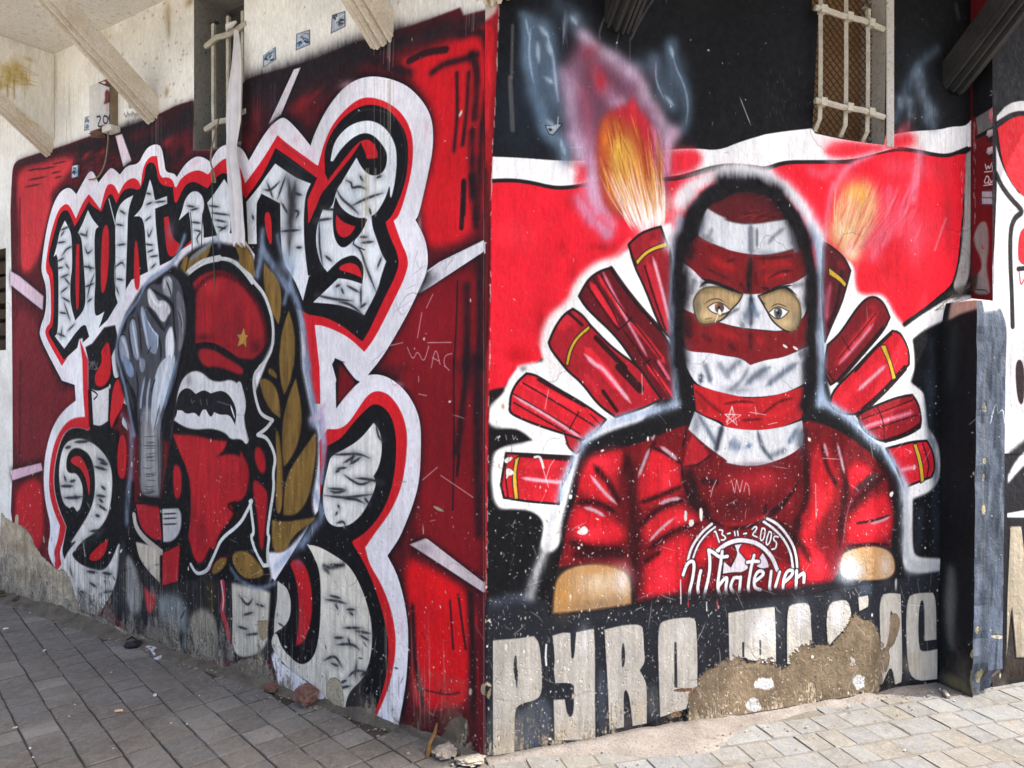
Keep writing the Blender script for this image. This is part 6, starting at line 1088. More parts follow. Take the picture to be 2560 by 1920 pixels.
M_BOXS = plaster('box_side', rgb(150, 134, 110), rgb(124, 108, 86), rgb(70, 56, 44), 12, .9, .5)
q = NT('white_cloth'); co = q.coord(); f = q.noise(12, 4, .6, co); q.base(q.ramp(f, [(.3, rgb(206, 202, 200)), (.7, rgb(226, 222, 218))])); q.b.inputs['Roughness'].default_value = .95
wv = q.noise(260, 2, .5, co); q.normal(q.bump(wv, .2, .002)); M_CLOTH = q.m
def tile_mat(name, c1, c2, c3):
    q = NT(name); oi = q.n('ShaderNodeObjectInfo'); geo = q.n('ShaderNodeNewGeometry'); P_ = geo.outputs['Position']
    f = q.noise(3.2, 5, .6, P_); f2 = q.noise(26, 6, .68, P_); f3 = q.noise(130, 4, .7, P_)
    st = q.scale(P_, (40, 11, 1)); f4 = q.noise(1.4, 4, .6, st, .6)
    c = q.ramp(oi.outputs['Random'], [(0, c1), (.35, c2), (.6, c3), (.8, c1), (1, tuple(x*1.3 for x in c2[:3])+(1,))]); c = q.mix(q.ramp(f, [(.42, (0, 0, 0)), (.64, (.75, .75, .75))]), c, tuple(x*.72 for x in c3[:3])+(1,))
    c = q.mix(q.ramp(f2, [(.46, (0, 0, 0)), (.75, (.7, .7, .7))]), c, rgb(142, 135, 123))
    c = q.mix(q.ramp(f4, [(.58, (0, 0, 0)), (.72, (.6, .6, .6))]), c, rgb(84, 78, 70))
    q.base(q.mix(1.0, c, q.ramp(f3, [(.3, (.72,)*3), (.72, (1.18,)*3)]), 'MULTIPLY'))
    q.normal(q.bump(f3, .45, .003, q.bump(f2, .6, .008))); q.b.inputs['Roughness'].default_value = .82; return q.m
M_TL = tile_mat('grey_paver', rgb(110, 108, 104), rgb(125, 121, 113), rgb(114, 109, 100))
M_TR = tile_mat('pale_paver', rgb(112, 115, 117), rgb(124, 125, 124), rgb(122, 118, 109))

# ---------------------------------------------------------------- ground and paving
gnd = obj('ground', mesh_of('ground', [(-300, -300, -.012), (300, -300, -.012), (300, 300, -.012), (-300, 300, -.012)], [(0, 1, 2, 3)]), M_GROUND); gnd['kind'] = 'structure'
def tile_mesh(name, lx, ly, seed, mat):
    r = random.Random(seed); bm = bmesh.new()
    hx, hy = lx/2-.0024, ly/2-.0050
    ring = [(-1, -1), (0, -1), (1, -1), (1, 0), (1, 1), (0, 1), (-1, 1), (-1, 0)]
    def rg(s_, z, j): return [bm.verts.new((x*hx*s_+r.uniform(-j, j), y*hy*s_+r.uniform(-j, j), z)) for x, y in ring]
    a = rg(1.0, -.022, 0); b_ = rg(1.0, -.0042, .0022); c = rg(.955, 0.0, .0016); ct = bm.verts.new((0, 0, 0))
    for i in range(8):
        j = (i+1) % 8
        bm.faces.new((a[i], a[j], b_[j], b_[i])); bm.faces.new((b_[i], b_[j], c[j], c[i])); bm.faces.new((c[i], c[j], ct))
    me = bm_mesh(name, bm, False); me.materials.append(mat); return me
def in_view(x, y, m):
    if y < .4: return False
    u, v = 1280+x/y*FPX, 960+CAM_H/y*FPX
    return -m < u < 2560+m and v < 1920+m
def wall_dist(x, y):
    p_ = np.array([x, y, 0])-CORNER; return p_@NL, p_@NR
def pave(root_name, ang, pitch, side, mat, lengths, x0):
    root = empty(root_name); root['kind'] = 'structure'; r = random.Random(5)
    a = np.array([math.sin(ang), math.cos(ang)]); b_ = np.array([math.cos(ang), -math.sin(ang)]); o0 = np.array([x0, 2.9])
    kinds = {l: [tile_mesh('tile', l, pitch, 31*i+int(l*1000), mat) for i in range(6)] for l in set(lengths)}
    near, far = [], []
    for j in range(-40, 41):
        t = -6.0+(r.random()*.1 if len(lengths) > 1 else 0)
        while t < 6.0:
            l = r.choice(lengths); c = o0+a*(t+l/2)+b_*(j*pitch); t += l
            dl, dr = wall_dist(c[0], c[1])
            if side < 0 and (c[0] > CX-.03 or dl < .03): continue
            if side > 0 and (c[0] <= CX-.03 or dr < .03): continue
            if c[1] < .8 or abs(c[0]) > 4.2: continue
            (near if in_view(c[0], c[1], 90) else far).append((c, l))
    near.sort(key=lambda e: e[0][1]); 
    for c, l in near[:300]:
        o = bpy.data.objects.new('tile', r.choice(kinds[l])); COL.objects.link(o); o.parent = root
        o.location = (c[0], c[1], r.uniform(-.003, .002)); o.rotation_euler = (r.uniform(-.012, .012), r.uniform(-.012, .012), math.pi/2-ang+r.choice((0, math.pi))+r.uniform(-.012, .012))
    bm = bmesh.new()
    for c, l in near[300:]+far:
        me = r.choice(kinds[l]); n0 = len(bm.verts); bm.from_mesh(me); bm.verts.ensure_lookup_table(); th = math.pi/2-ang
        for v in bm.verts[n0:]:
            x, y = v.co.x, v.co.y; v.co = Vector((c[0]+x*math.cos(th)-y*math.sin(th), c[1]+x*math.sin(th)+y*math.cos(th), v.co.z))
    if bm.faces:
        o = obj('outer_tiles', bm_mesh('outer_tiles', bm, False), mat, root); o['kind'] = 'stuff'
    else: bm.free()
    print(root_name, len(near), len(far)); return root
bed_l = pave('shaded_pavement', R(48), .139, -1, M_TL, [.139], -2.2)
bed = pave('sunlit_pavement', R(74), .137, 1, M_TR, [.137, .137, .216, .11], 0.05)

o = obj('joint_bed', mesh_of('joint_bed', [(-4.6, .5, -.0052), (CX-.03, .5, -.0052), (CX-.03, 2.95, -.0052), (-4.6, 6.0, -.0052)], [(0, 1, 2, 3)]), M_EARTH, bed_l)
o = obj('mortar_bed', mesh_of('mortar_bed', [(CX-.03, .5, -.0034), (4.4, .5, -.0034), (4.4, 4.6, -.0034), (CX-.03, 2.93, -.0034)], [(0, 1, 2, 3)]), plaster('mortar', rgb(98, 93, 84), rgb(118, 112, 102), rgb(74, 68, 60), 8, .95, .5), bed)
# ---------------------------------------------------------------- walls
lw_m = Lw.material('left_mural_paint'); rw_m = Rw.material('right_mural_paint'); fw_m = Fw.material('next_house_paint'); ew_m = Ew.material('house_end_paint')
bl_m = Bl.material('buttress_side_paint'); bf_m = Bf.material('buttress_front_paint')
wallL = tag(empty('graffiti_wall', tuple(CORNER)), 'left wall of the corner, mural of white lettering, raised fist and portrait in a beret', 'painted wall')
wallR = tag(empty('graffiti_wall', tuple(CORNER)), 'right wall of the corner, mural of a hooded masked figure with flares above block letters', 'painted wall')
def under(o, root):
    o.parent = root; o.matrix_parent_inverse = root.matrix_world.inverted(); return o
wallL['kind'] = 'thing'; wallR['kind'] = 'thing'
LWIN = (1.508, 1.933, 2.745, 3.60); NICHE = (4.14, 4.75, 1.74, 2.46); RWIN = (1.593, 2.03, 2.657, 3.60)
HL = grid(0, H_SOF, .25, (LWIN[2], LWIN[3], NICHE[2], NICHE[3])); UL = grid(-.1, 5.15, .35, (LWIN[0], LWIN[1], NICHE[0], NICHE[1]))
UL = [0.0]+[u for u in UL if u > .05]+[6.5, 8.0, 9.5]
under(Lw.wall('plaster_face', corner_l, UL, HL, [LWIN, NICHE], lw_m, None), wallL)
HR = grid(0, H_SOF, .25, (RWIN[2], RWIN[3])); UR = grid(0, 2.6, .35, (RWIN[0], RWIN[1])); UR[-1] = 2.58
under(Rw.wall('plaster_face', corner_r, UR, HR, [RWIN], rw_m, None), wallR)
def coats(cv, mat, root, cap=400):
    base = None; k_ = 0
    for nm, uv in cv.parts:
        if nm == 'mural':
            base = cv.patch('mural', uv, .0016, mat, None); under(base, root); continue
        k_ += 1
        o = cv.patch(nm, uv, .0022+.00006*k_, mat, None)
        if o is None: continue
        under(o, base if base is not None else root)
    print('coats', k_)
coats(Lw, lw_m, wallL); coats(Rw, rw_m, wallR)
# next house, standing a little proud
house = tag(empty('painted_house', tuple(o2)), 'next house wall at the right edge, white and red mural with a thick black line', 'house wall'); house['kind'] = 'thing'
under(Fw.wall('plaster_face', lambda h: 0.0, [0, .4, .8, 1.4, 2.0, 2.9], grid(0, H_SOF, .5), [], fw_m, None), house)
under(Ew.wall('end_face', lambda h: 0.0, [0, .06, .12], grid(0, H_SOF, .5), [], ew_m, None), house)
for i, (nm, uv) in enumerate(Fw.parts):
    o = Fw.patch(nm, np.stack([np.clip(uv[:, 0], .002, 2.88), uv[:, 1]], 1), .002+.0001*i, fw_m, None)
    if o is not None: under(o, house)
# ---------------------------------------------------------------- openings
def slab_box(name, cv, u0, u1, h0, h1, n0, n1, mat, parent, bev=.004):
    u, h, n = (u0+u1)/2, (h0+h1)/2, (n0+n1)/2
    o = obj(name, bevel_box(name, cv.world(u, h, n), cv.du*(u1-u0), cv.n*(n1-n0), UZ*(h1-h0), bev), mat, None)
    return under(o, parent) if parent is not None else o
def bar(name, pts, r, mat, parent, n=6):
    V, F = tube(pts, r, n); o = obj(name, mesh_of(name, V, F, n > 6), mat, None); under(o, parent); return o
# left window: dark recess with white bars
wl = slab_box('window', Lw, LWIN[0]-.06, LWIN[1]+.06, LWIN[2]-.06, LWIN[3]+.05, -.34, -.20, M_DARK, wallL)
jr = .30
def reveal(nm, cv, u, hs, dep, mat, root):
    V = []; 
    for h in hs: V += [cv.world(u, h, .001), cv.world(u, h, -dep)]
    F = [(2*i, 2*i+1, 2*i+3, 2*i+2) for i in range(len(hs)-1)]
    return under(obj(nm, mesh_of(nm, V, F), mat, None), root)
HJ = [h for h in HL if LWIN[2] <= h <= LWIN[3]]
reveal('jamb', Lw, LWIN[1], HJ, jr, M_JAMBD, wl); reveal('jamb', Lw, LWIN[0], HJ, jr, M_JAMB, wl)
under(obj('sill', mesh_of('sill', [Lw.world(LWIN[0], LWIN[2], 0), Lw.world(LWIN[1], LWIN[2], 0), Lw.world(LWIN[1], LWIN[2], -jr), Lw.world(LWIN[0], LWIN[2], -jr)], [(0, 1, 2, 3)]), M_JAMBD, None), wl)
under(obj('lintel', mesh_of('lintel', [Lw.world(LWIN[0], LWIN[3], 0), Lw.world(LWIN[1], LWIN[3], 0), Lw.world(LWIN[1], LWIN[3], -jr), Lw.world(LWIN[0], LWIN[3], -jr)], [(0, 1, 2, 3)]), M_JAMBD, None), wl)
for u, t_ in ((1.8035, 3.43), (1.677, 3.437), (1.555, 3.43)):
    bar('bar', [Lw.world(u, 2.765, -.036), Lw.world(u, 3.0, -.03), Lw.world(u+.002, 3.25, -.031), Lw.world(u, t_, -.03)], .0125, M_BAR, wl, 4)
    V, F = box_vf(Lw.world(u-.004, t_+.004, -.03), Lw.du*.05, Lw.n*.03, UZ*.008); under(obj('bar_cap', mesh_of('bar_cap', V, F), M_WIRE, None), wl)
for h in (3.327, 2.881):
    bar('rail', [Lw.world(1.85, h-.012, -.015), Lw.world(1.74, h+.004, -.005), Lw.world(1.64, h-.003, -.008), Lw.world(1.49, h+.012, -.002)], .015, M_BAR, wl, 6)
# right window: white grille, rusty diamond mesh, brown boarding
wr = slab_box('window', Rw, RWIN[0]-.05, RWIN[1]+.02, RWIN[2]-.06, RWIN[3]+.05, -.20, -.16, M_BROWN, wallR)
def quad_o(name, pts, mat, parent): return under(obj(name, mesh_of(name, pts, [(0, 1, 2, 3)]), mat, None), parent)
jd = .22
slab_box('jamb', Rw, RWIN[1]+.001, RWIN[1]+.05, RWIN[2]-.002, RWIN[3]+.02, -.21, .006, M_JAMB, wr, .008)
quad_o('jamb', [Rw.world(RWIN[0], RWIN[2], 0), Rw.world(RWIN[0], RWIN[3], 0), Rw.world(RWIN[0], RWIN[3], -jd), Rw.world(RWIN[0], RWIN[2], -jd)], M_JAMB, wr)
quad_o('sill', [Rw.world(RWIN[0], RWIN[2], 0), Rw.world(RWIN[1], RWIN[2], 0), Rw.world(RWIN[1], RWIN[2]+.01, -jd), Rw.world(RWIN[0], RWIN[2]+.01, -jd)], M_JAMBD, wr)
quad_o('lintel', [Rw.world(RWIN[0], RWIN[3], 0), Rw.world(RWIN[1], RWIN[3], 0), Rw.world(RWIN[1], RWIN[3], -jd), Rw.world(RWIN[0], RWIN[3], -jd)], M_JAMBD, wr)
parts = []; u0, u1, h0, h1, nm = RWIN[0]+.002, RWIN[1]-.004, RWIN[2]+.01, RWIN[3], -.085
for sg in (1, -1):
    sl = 1.0*sg; c = -3.0
    while c < 8:
        c += .040
        pts = []
        for u in (u0, u1):
            h = sl*(u-u0)+c
            pts.append((u, h))
        (ua, ha), (ub, hb) = pts
        # clip to the opening in h
        def clip(u_, h_, lo, hi):
            if h_ < lo: return (u_+(lo-h_)/sl, lo)
            if h_ > hi: return (u_+(hi-h_)/sl, hi)
            return (u_, h_)
        if max(ha, hb) < h0 or min(ha, hb) > h1: continue
        a, b_ = clip(ua, ha, h0, h1), clip(ub, hb, h0, h1)
        d = Rw.world(b_[0], b_[1], nm)-Rw.world(a[0], a[1], nm); L = np.linalg.norm(d)
        if L < .01: continue
        pr = np.cross(d/L, Rw.n)
        parts.append(box_vf(Rw.world((a[0]+b_[0])/2, (a[1]+b_[1])/2, nm+.002*sg), d, pr*.0045, Rw.n*.003))
V, F = join(parts); under(obj('wire_mesh', mesh_of('wire_mesh', V, F), M_RUST, None), wr)
for u, n_, ba, top in ((1.605, .046, 2.70, 3.60), (1.77, .026, 2.695, 3.60), (1.915, .010, 2.685, 3.32)):
    pts = [Rw.world(u+.006, ba-.012, n_-.05), Rw.world(u+.002, ba+.03, n_-.012), Rw.world(u, 2.85, n_-.004), Rw.world(u-.002, 3.05, n_), Rw.world(u, 3.2, n_-.003), Rw.world(u+.001, top-.02, n_-.003)]
    if top < 3.5: pts.append(Rw.world(u+.004, top, n_-.03))
    bar('bar', pts, .0128, M_BAR, wr, 4)
for h in (2.80, 3.227):
    bar('rail', [Rw.world(1.565, h+.004, .052), Rw.world(1.60, h+.002, .058), Rw.world(1.72, h-.004, .044), Rw.world(1.86, h+.003, .028), Rw.world(2.02, h-.002, -.004)], .0140, M_BAR, wr, 6)
    for u, n_ in ((1.605, .055), (1.77, .040), (1.915, .022)):
        V, F = box_vf(Rw.world(u, h, n_), Rw.du*.034, Rw.n*.030, UZ*.036); under(obj('clamp', mesh_of('clamp', V, F), M_BAR, None), wr)
# broken niche at the far left with old planks
nb = slab_box('niche', Lw, NICHE[0]-.05, NICHE[1]+.05, NICHE[2]-.05, NICHE[3]+.05, -.40, -.36, M_WOOD, wallL)
for u in (NICHE[0], NICHE[1]): quad_o('reveal', [Lw.world(u, NICHE[2], 0), Lw.world(u, NICHE[3], 0), Lw.world(u, NICHE[3], -.36), Lw.world(u, NICHE[2], -.36)], M_SKIRT, nb)
for h in (NICHE[2], NICHE[3]): quad_o('reveal', [Lw.world(NICHE[0], h, 0), Lw.world(NICHE[1], h, 0), Lw.world(NICHE[1], h, -.36), Lw.world(NICHE[0], h, -.36)], M_SKIRT, nb)
for i in range(6):
    h = NICHE[2]+.05+i*.115; rr = random.Random(i)
    o = obj('plank', bevel_box('plank', Lw.world(4.44, h, -.10-.05*rr.random()), Lw.du*.60+UZ*rr.uniform(-.03, .03), Lw.n*.03, UZ*(.07+.03*rr.random()), .004), M_WOOD, None); under(o, nb)

# ---------------------------------------------------------------- balcony carried on fluted brackets
D_SL = .95; D_SLL = .74; S_END = 3.356
def pt2(v): return np.array([v[0], v[1]])
k_ = math.tan((math.pi-(AL+AR))/2 - math.pi/2 + math.pi/2) if False else None
M2 = np.array([[DL[0], -DR[0]], [DL[1], -DR[1]]]); rhs = pt2(CORNER+NR*D_SL)-pt2(CORNER+NL*D_SLL); sol = np.linalg.solve(M2, rhs)
OUTC = CORNER+NL*D_SLL+DL*sol[0]
foot = [CORNER+DL*9.5+NL*D_SLL, OUTC, CORNER+DR*S_END+NR*D_SL, CORNER+DR*S_END-NR*.3, CORNER-NL*.3-NR*.3, CORNER+DL*9.5-NL*.3]
balc = tag(empty('balcony', tuple(CORNER+UZ*H_SOF)), 'cream balcony slab overhead with fluted sloping brackets, running round the corner', 'balcony')
V = [f+UZ*H_SOF for f in foot]+[f+UZ*(H_SOF+.2) for f in foot]; n = len(foot)
F = [tuple(range(n))[::-1], tuple(range(n, 2*n))]+[(i, (i+1) % n, n+(i+1) % n, n+i) for i in range(n)]
bm = bmesh.new(); vs = [bm.verts.new(tuple(v)) for v in V]
for f in F: bm.faces.new([vs[i] for i in f])
under(obj('slab', bm_mesh('slab', bm), M_SOFFIT, None), balc)
def bracket(cv_o, du, nrm, u, h_foot, mat, wdt=.15, thk=.125, lab=None, back=.03, reach=None):
    a = cv_o+du*u+UZ*h_foot-nrm*back; reach = reach or D_SL-.06
    b_ = cv_o+du*u+nrm*reach+UZ*(H_SOF+.06)
    ax = (b_-a); ax /= np.linalg.norm(ax); dn = np.cross(ax, du); dn /= np.linalg.norm(dn)
    if dn[2] > 0: dn = -dn                           # dn: outward/under side
    prof = [(-.5, 0), (-.5, .62), (-.44, .62), (-.42, .74), (-.34, .74), (-.31, .66), (-.25, .66), (-.22, .9), (-.13, .9), (-.10, .82), (-.05, .82), (-.03, 1), (.03, 1), (.05, .82), (.10, .82), (.13, .9), (.22, .9), (.25, .66), (.31, .66), (.34, .74), (.42, .74), (.44, .62), (.5, .62), (.5, 0)]
    V, F = [], []; n = len(prof); segs = 9; r = random.Random(int(u*100))
    for k_ in range(segs+1):
        t = k_/segs; j = r.uniform(-.002, .002)
        c = a+(b_-a)*t
        for x, y in prof: V.append(c+du*(x*wdt+j)+dn*((y-.35)*thk+r.uniform(-.0012, .0012)))
    for k_ in range(segs):
        for i in range(n): F.append((k_*n+i, k_*n+(i+1) % n, (k_+1)*n+(i+1) % n, (k_+1)*n+i))
    F += [tuple(range(n))[::-1], tuple(segs*n+i for i in range(n))]
    bm = bmesh.new(); vs = [bm.verts.new(tuple(v)) for v in V]
    for f in F: bm.faces.new([vs[i] for i in f])
    o = obj('bracket', bm_mesh('bracket', bm), mat, None); under(o, balc)
    if lab: o['label'] = lab
    return o
def offL(h): return CORNER-NL*float(off_left(h))
bracket(offL(3.05), DL, NL, 2.335, 3.045, M_BRK, .135, .125, None, .03, .86)
bracket(offL(3.05), DL, NL, .56, 3.035, M_BRK, .145, .135, None, .03, .86)
bracket(offL(3.05), DL, NL, 3.53, 3.05, M_BRK, .12, .11, None, .03, .86)
bracket(CORNER, DR, NR, .60, 3.05, M_BRKB, .15, .14, 'bracket painted black like the wall behind it')
bracket(CORNER, DR, NR, 2.47, 3.03, M_BRKB, .16, .15, 'black bracket by the next house')
bis = (NL+NR)/np.linalg.norm(NL+NR); tang = np.array([bis[1], -bis[0], 0])
bracket(CORNER-bis*.02+tang*-.03, tang, bis, 0, 3.085, M_BRK, .16, .15, 'corner bracket with black overspray on its foot')
# thin wall closing the bay above the far bracket
sp = [Lw.world(3.45, 3.10, .0), Lw.world(3.45, H_SOF, .0), Lw.world(3.45, H_SOF, .80), Lw.world(3.45, 3.62, .80)]
sp2 = [v+DL*.07 for v in sp]
under(obj('side_panel', mesh_of('side_panel', sp+sp2, [(0, 1, 2, 3), (7, 6, 5, 4), (0, 4, 5, 1), (1, 5, 6, 2), (2, 6, 7, 3), (3, 7, 4, 0)]), M_STAIN, None), balc)

Pn = Canvas(CORNER+DL*3.447, NL, -DL, -.01, .84, 3.72, 240, None, (234, 230, 220))
for x, y, rx, ry, a_ in ((60, 620, 22, 16, .75), (150, 600, 20, 22, .8), (210, 680, 16, 14, .7), (110, 700, 26, 14, .7), (20, 740, 14, 14, .7), (250, 520, 12, 6, .6)): Pn.b('A%d,%d' % (x, y), rx, ry, (186, 158, 84), a_)
for i in range(40):
    x, y = RNG.uniform(0, 260), RNG.uniform(560, 760); Pn.k('A%d,%d %d,%d' % (x, y, x+(RNG.uniform(-4, 4) if i % 2 else RNG.uniform(30, 130)), y+(RNG.uniform(60, 240) if i % 2 else RNG.uniform(0, 50))), 1.4, (150, 120, 66), soft=.8, a=.6, taper=-.6)
Pn.wear(0, 260, .2); pn_m = Pn.material('stained_panel_paint')
under(Pn.patch('stained_face', [(.004, 3.11), (.795, 3.622), (.795, 3.655), (.004, 3.655)], .0, pn_m, None), balc)
# ---------------------------------------------------------------- buttress
but = tag(empty('buttress', tuple(CORNER+DR*BUT_S)), 'black and blue-grey stub buttress with a white top against the right wall', 'buttress')
def face_grid(cv, us, hs, mat, name, fn):
    V, UV, F = [], [], []
    for h in hs:
        for u in us: V.append(fn(u, h)); UV.append((u, h))
    m = len(us)
    for j in range(len(hs)-1):
        for i in range(m-1): F.append((j*m+i, j*m+i+1, (j+1)*m+i+1, (j+1)*m+i))
    me = mesh_of(name, V, F, False); cv.uvmap(me, UV); return under(obj(name, me, mat, None), but)
hsb = [round(x, 4) for x in list(np.linspace(0, 1.78, 46))+[1.81, 1.84, 1.87, 1.89, 1.905]]
NA, NB, NC = vnoise(60, 30, 3, 3, 301, 3), vnoise(60, 30, 3, 3, 302, 3), vnoise(60, 30, 2, 2, 303, 2)
NOTCH = [(.10, .035, .05), (.27, .020, .035), (.62, .012, .04), (1.05, .016, .03), (1.33, .012, .02), (1.72, .014, .03), (.44, .010, .02)]
def notch(h): return sum(d_*math.exp(-((h-c)/w_)**2) for c, d_, w_ in NOTCH)
def top_r(h): return .030*max(0, (h-1.76)/.145)**2
def jj(N, t, h): return (N[min(int(h*28), 59), min(int(t*12), 29)]-.5)*.008
def base_in(h, t): return .07*max(0, 1-h/.11)**.6*(.5+.9*NC[3, min(int(t*14), 29)])*(1 if t > .35 else .25)
def lf(u, h):
    t = u/BUT_P; e = notch(h)*max(0, t-.5)*2
    return CORNER+DR*(BUT_S+.016*h*(.4+.6*t)+jj(NA, t, h)*t+top_r(h)+e*.7)+NR*(t*(BUT_P-top_r(h))-e*.8)+UZ*h
def ff(u, h):
    t = u/BUT_W; e = notch(h)*max(0, .5-t)*2; q_ = base_in(h, t)
    return CORNER+DR*(BUT_S+.016*h+top_r(h)+jj(NA, 1, h)*(1-t)+t*(BUT_W-2*top_r(h))+e*.7)+NR*(BUT_P-top_r(h)+jj(NB, t, h)*min(1, t*6)-e*.8-q_)+UZ*h
def rf(u, h):
    p_ = ff(BUT_W, h); q_ = CORNER+DR*(BUT_S+BUT_W)+UZ*h; return q_+(p_-q_)*(1-u/BUT_P)
GU = [x*BUT_P/10 for x in range(11)]; GF = [x*BUT_W/10 for x in range(11)]
face_grid(Bl, GU, hsb, bl_m, 'painted_side', lf); face_grid(Bf, GF, hsb, bf_m, 'painted_front', ff); face_grid(Bf, [0, .09, BUT_P], hsb, bf_m, 'plain_side', rf)
tp = [lf(0, 1.905), lf(BUT_P, 1.905), ff(BUT_W, 1.905), CORNER+DR*(BUT_S+BUT_W)+UZ*1.905]; ctr = sum(tp)/4+UZ*.02
under(obj('cap', mesh_of('cap', tp+[ctr], [(0, 1, 4), (1, 2, 4), (2, 3, 4), (3, 0, 4)]), M_RUBBLE, None), but)

# ---------------------------------------------------------------- cement along the foot of the walls
def skirt(name, cv, u0, u1, prof, mat, seed, parent, step=.022, amp=1.0):
    r = np.random.default_rng(seed); us = np.arange(u0, u1, step); m = len(us)
    n1 = vnoise(m, 24, 5, 5, seed, 3); n2 = vnoise(m, 24, 14, 20, seed+1, 2); V, F = [], []
    K_ = 7
    for i, u in enumerate(us):
        hw, wd = prof(u)
        for k_ in range(K_):
            t = k_/(K_-1); n_ = t*wd*(.75+.6*n2[i, 0]); h = hw*(1-t)**1.5*(.6+.9*n1[i, 3])
            h += (n1[i, k_*3]-.5)*.028*amp*(1-t*.5) if 0 < k_ < K_-1 else 0
            if k_ == 0: n_ = -.01
            if k_ == K_-1: h = -.01
            V.append(cv.world(u, max(h, -.012), 0)+cv.n*(n_+(n1[i, k_*2+1]-.5)*.02*amp*(k_ > 0)))
    for i in range(m-1):
        for k_ in range(K_-1): F.append((i*K_+k_, i*K_+k_+1, (i+1)*K_+k_+1, (i+1)*K_+k_))
    me = mesh_of(name, V, F, True); bm = bmesh.new(); bm.from_mesh(me); bmesh.ops.recalc_face_normals(bm, faces=bm.faces[:]); bm.to_mesh(me); bm.free()
    return under(obj(name, me, mat, None), parent)
skirt('cement_skirt', Lw, 0.02, 5.1, lambda u: (.02+.02*min(1, u/2.5)+.012*math.sin(u*2.3), .03+.06*min(1, max(0, u-.6)/2.0)), M_SKIRT, 21, wallL, amp=1.5)
skirt('cement_apron', Rw, .0, 2.36, lambda u: (.012+.012*math.exp(-((u-.8)/.3)**2), .07+.16*math.exp(-((u-.78)/.30)**2)), M_APRON, 33, wallR, amp=.8)
# dark earth in the corner behind the buttress
def lump(name, c, rx, ry, rz, seed, mat, lab=None, cat=None, grp=None, rough=.25, sub=2):
    bm = bmesh.new(); bmesh.ops.create_icosphere(bm, subdivisions=sub, radius=1); r = random.Random(seed)
    fr = [Vector((r.gauss(0, 1), r.gauss(0, 1), r.gauss(0, 1))).normalized() for _ in range(7)]; cut = [r.uniform(.55, .95) for _ in fr]
    for v in bm.verts:
        d = v.co.normalized(); s_ = 1.0
        for f_, k_ in zip(fr, cut):
            q_ = d.dot(f_)
            if q_ > k_: s_ = min(s_, k_/q_)
        v.co = d*s_*(1+r.uniform(-rough, rough)*.3); v.co = Vector((v.co.x*rx, v.co.y*ry, max(v.co.z, -.6)*rz))
    o = obj(name, bm_mesh(name, bm, False), mat); o.location = tuple(c); o.rotation_euler = (0, 0, r.uniform(0, 6))
    if lab: tag(o, lab, cat, grp)
    return o
def gp(x, y, z=0.0):             # where a photograph pixel meets the ground
    Y = FPX*(CAM_H-z)/(y-960); return np.array([(x-1280)/FPX*Y, Y, z])
lump('rubble', gp(1112, 1885)+UZ*.012, .06, .045, .018, 4, M_RUBBLE, 'pale lump of rubble at the foot of the corner', 'rubble', rough=.8, sub=3)
lump('rubble', gp(1180, 1905)+UZ*.01, .06, .05, .016, 6, M_RUBBLE, 'flatter pale rubble right under the corner edge', 'rubble', rough=.8, sub=3)
lump('rubble', Lw.world(.98, .05, .05), .065, .05, .05, 9, M_RED_RUB, 'reddish lump of broken plaster against the left wall', 'rubble', rough=.5, sub=3)
lump('rubble', Lw.world(1.25, .02, .05), .045, .03, .022, 12, M_RED_RUB, 'small reddish crumbs of plaster beside the torn white paper', 'rubble', rough=.5, sub=3)
V, F = tube([gp(1068, 1890)-UZ*.01, gp(1074, 1880)+UZ*.035, gp(1088, 1872)+UZ*.07, gp(1092, 1868)+UZ*.10], [.012, .009, .008, .004], 7)
tag(obj('root_stump', mesh_of('root_stump', V, F, True), M_STICK), 'short tan root stump standing at the corner foot', 'root')

# ---------------------------------------------------------------- things hung on the left wall
def cloth(name):
    rows = [(75, 587, 594), (88, 585, 597), (120, 585, 601), (170, 582, 604), (230, 574, 604), (300, 567, 602), (360, 567, 592), (400, 568, 594), (450, 570, 603), (520, 575, 610), (580, 579, 613), (613, 581, 612)]
    V, F = [], []; m = 17; r = random.Random(8)
    fine = []
    for i in range(len(rows)-1):
        for s_ in range(4):
            t = s_/4; fine.append([a*(1-t)+b_*t for a, b_ in zip(rows[i], rows[i+1])])
    fine.append(list(rows[-1]))
    for side in (0, 1):
        for i, (y, xa, xb) in enumerate(fine):
            e = 0
            for k_ in range(m):
                t = k_/(m-1); x = xa+(xb-xa)*t
                dv = np.array([(x-1280)/FPX, 1, (960-y)/FPX]); cc = np.array([0, 0, CAM_H]); kk_ = (((CORNER-cc)@NL)+.05)/(dv@NL); u, h = (cc+dv*kk_-CORNER)@DL, (cc+dv*kk_)[2]
                fold = .012*math.sin(t*13+.9*math.sin(y*.011)+y*.004)*min(1, (y-60)/160)+.006*math.sin(t*27+y*.01)
                hem = (.012*math.sin(t*17)) if i == len(fine)-1 else 0
                V.append(Lw.world(u, h+hem, .045+fold-side*.004+.012*math.sin(t*3.1)))
    R_ = len(fine)
    def vi(s_, i, k_): return (s_*R_+i)*m+k_
    for i in range(R_-1):
        for k_ in range(m-1):
            F.append((vi(0, i, k_), vi(0, i, k_+1), vi(0, i+1, k_+1), vi(0, i+1, k_))); F.append((vi(1, i, k_), vi(1, i+1, k_), vi(1, i+1, k_+1), vi(1, i, k_+1)))
        for k_ in (0, m-1): F.append((vi(0, i, k_), vi(0, i+1, k_), vi(1, i+1, k_), vi(1, i, k_)))
    for k_ in range(m-1):
        for i in (0, R_-1): F.append((vi(0, i, k_), vi(0, i, k_+1), vi(1, i, k_+1), vi(1, i, k_)))
    bm = bmesh.new(); vs = [bm.verts.new(tuple(v)) for v in V]
    for f in F: bm.faces.new([vs[j] for j in f])
    return obj(name, bm_mesh(name, bm, True), M_CLOTH)
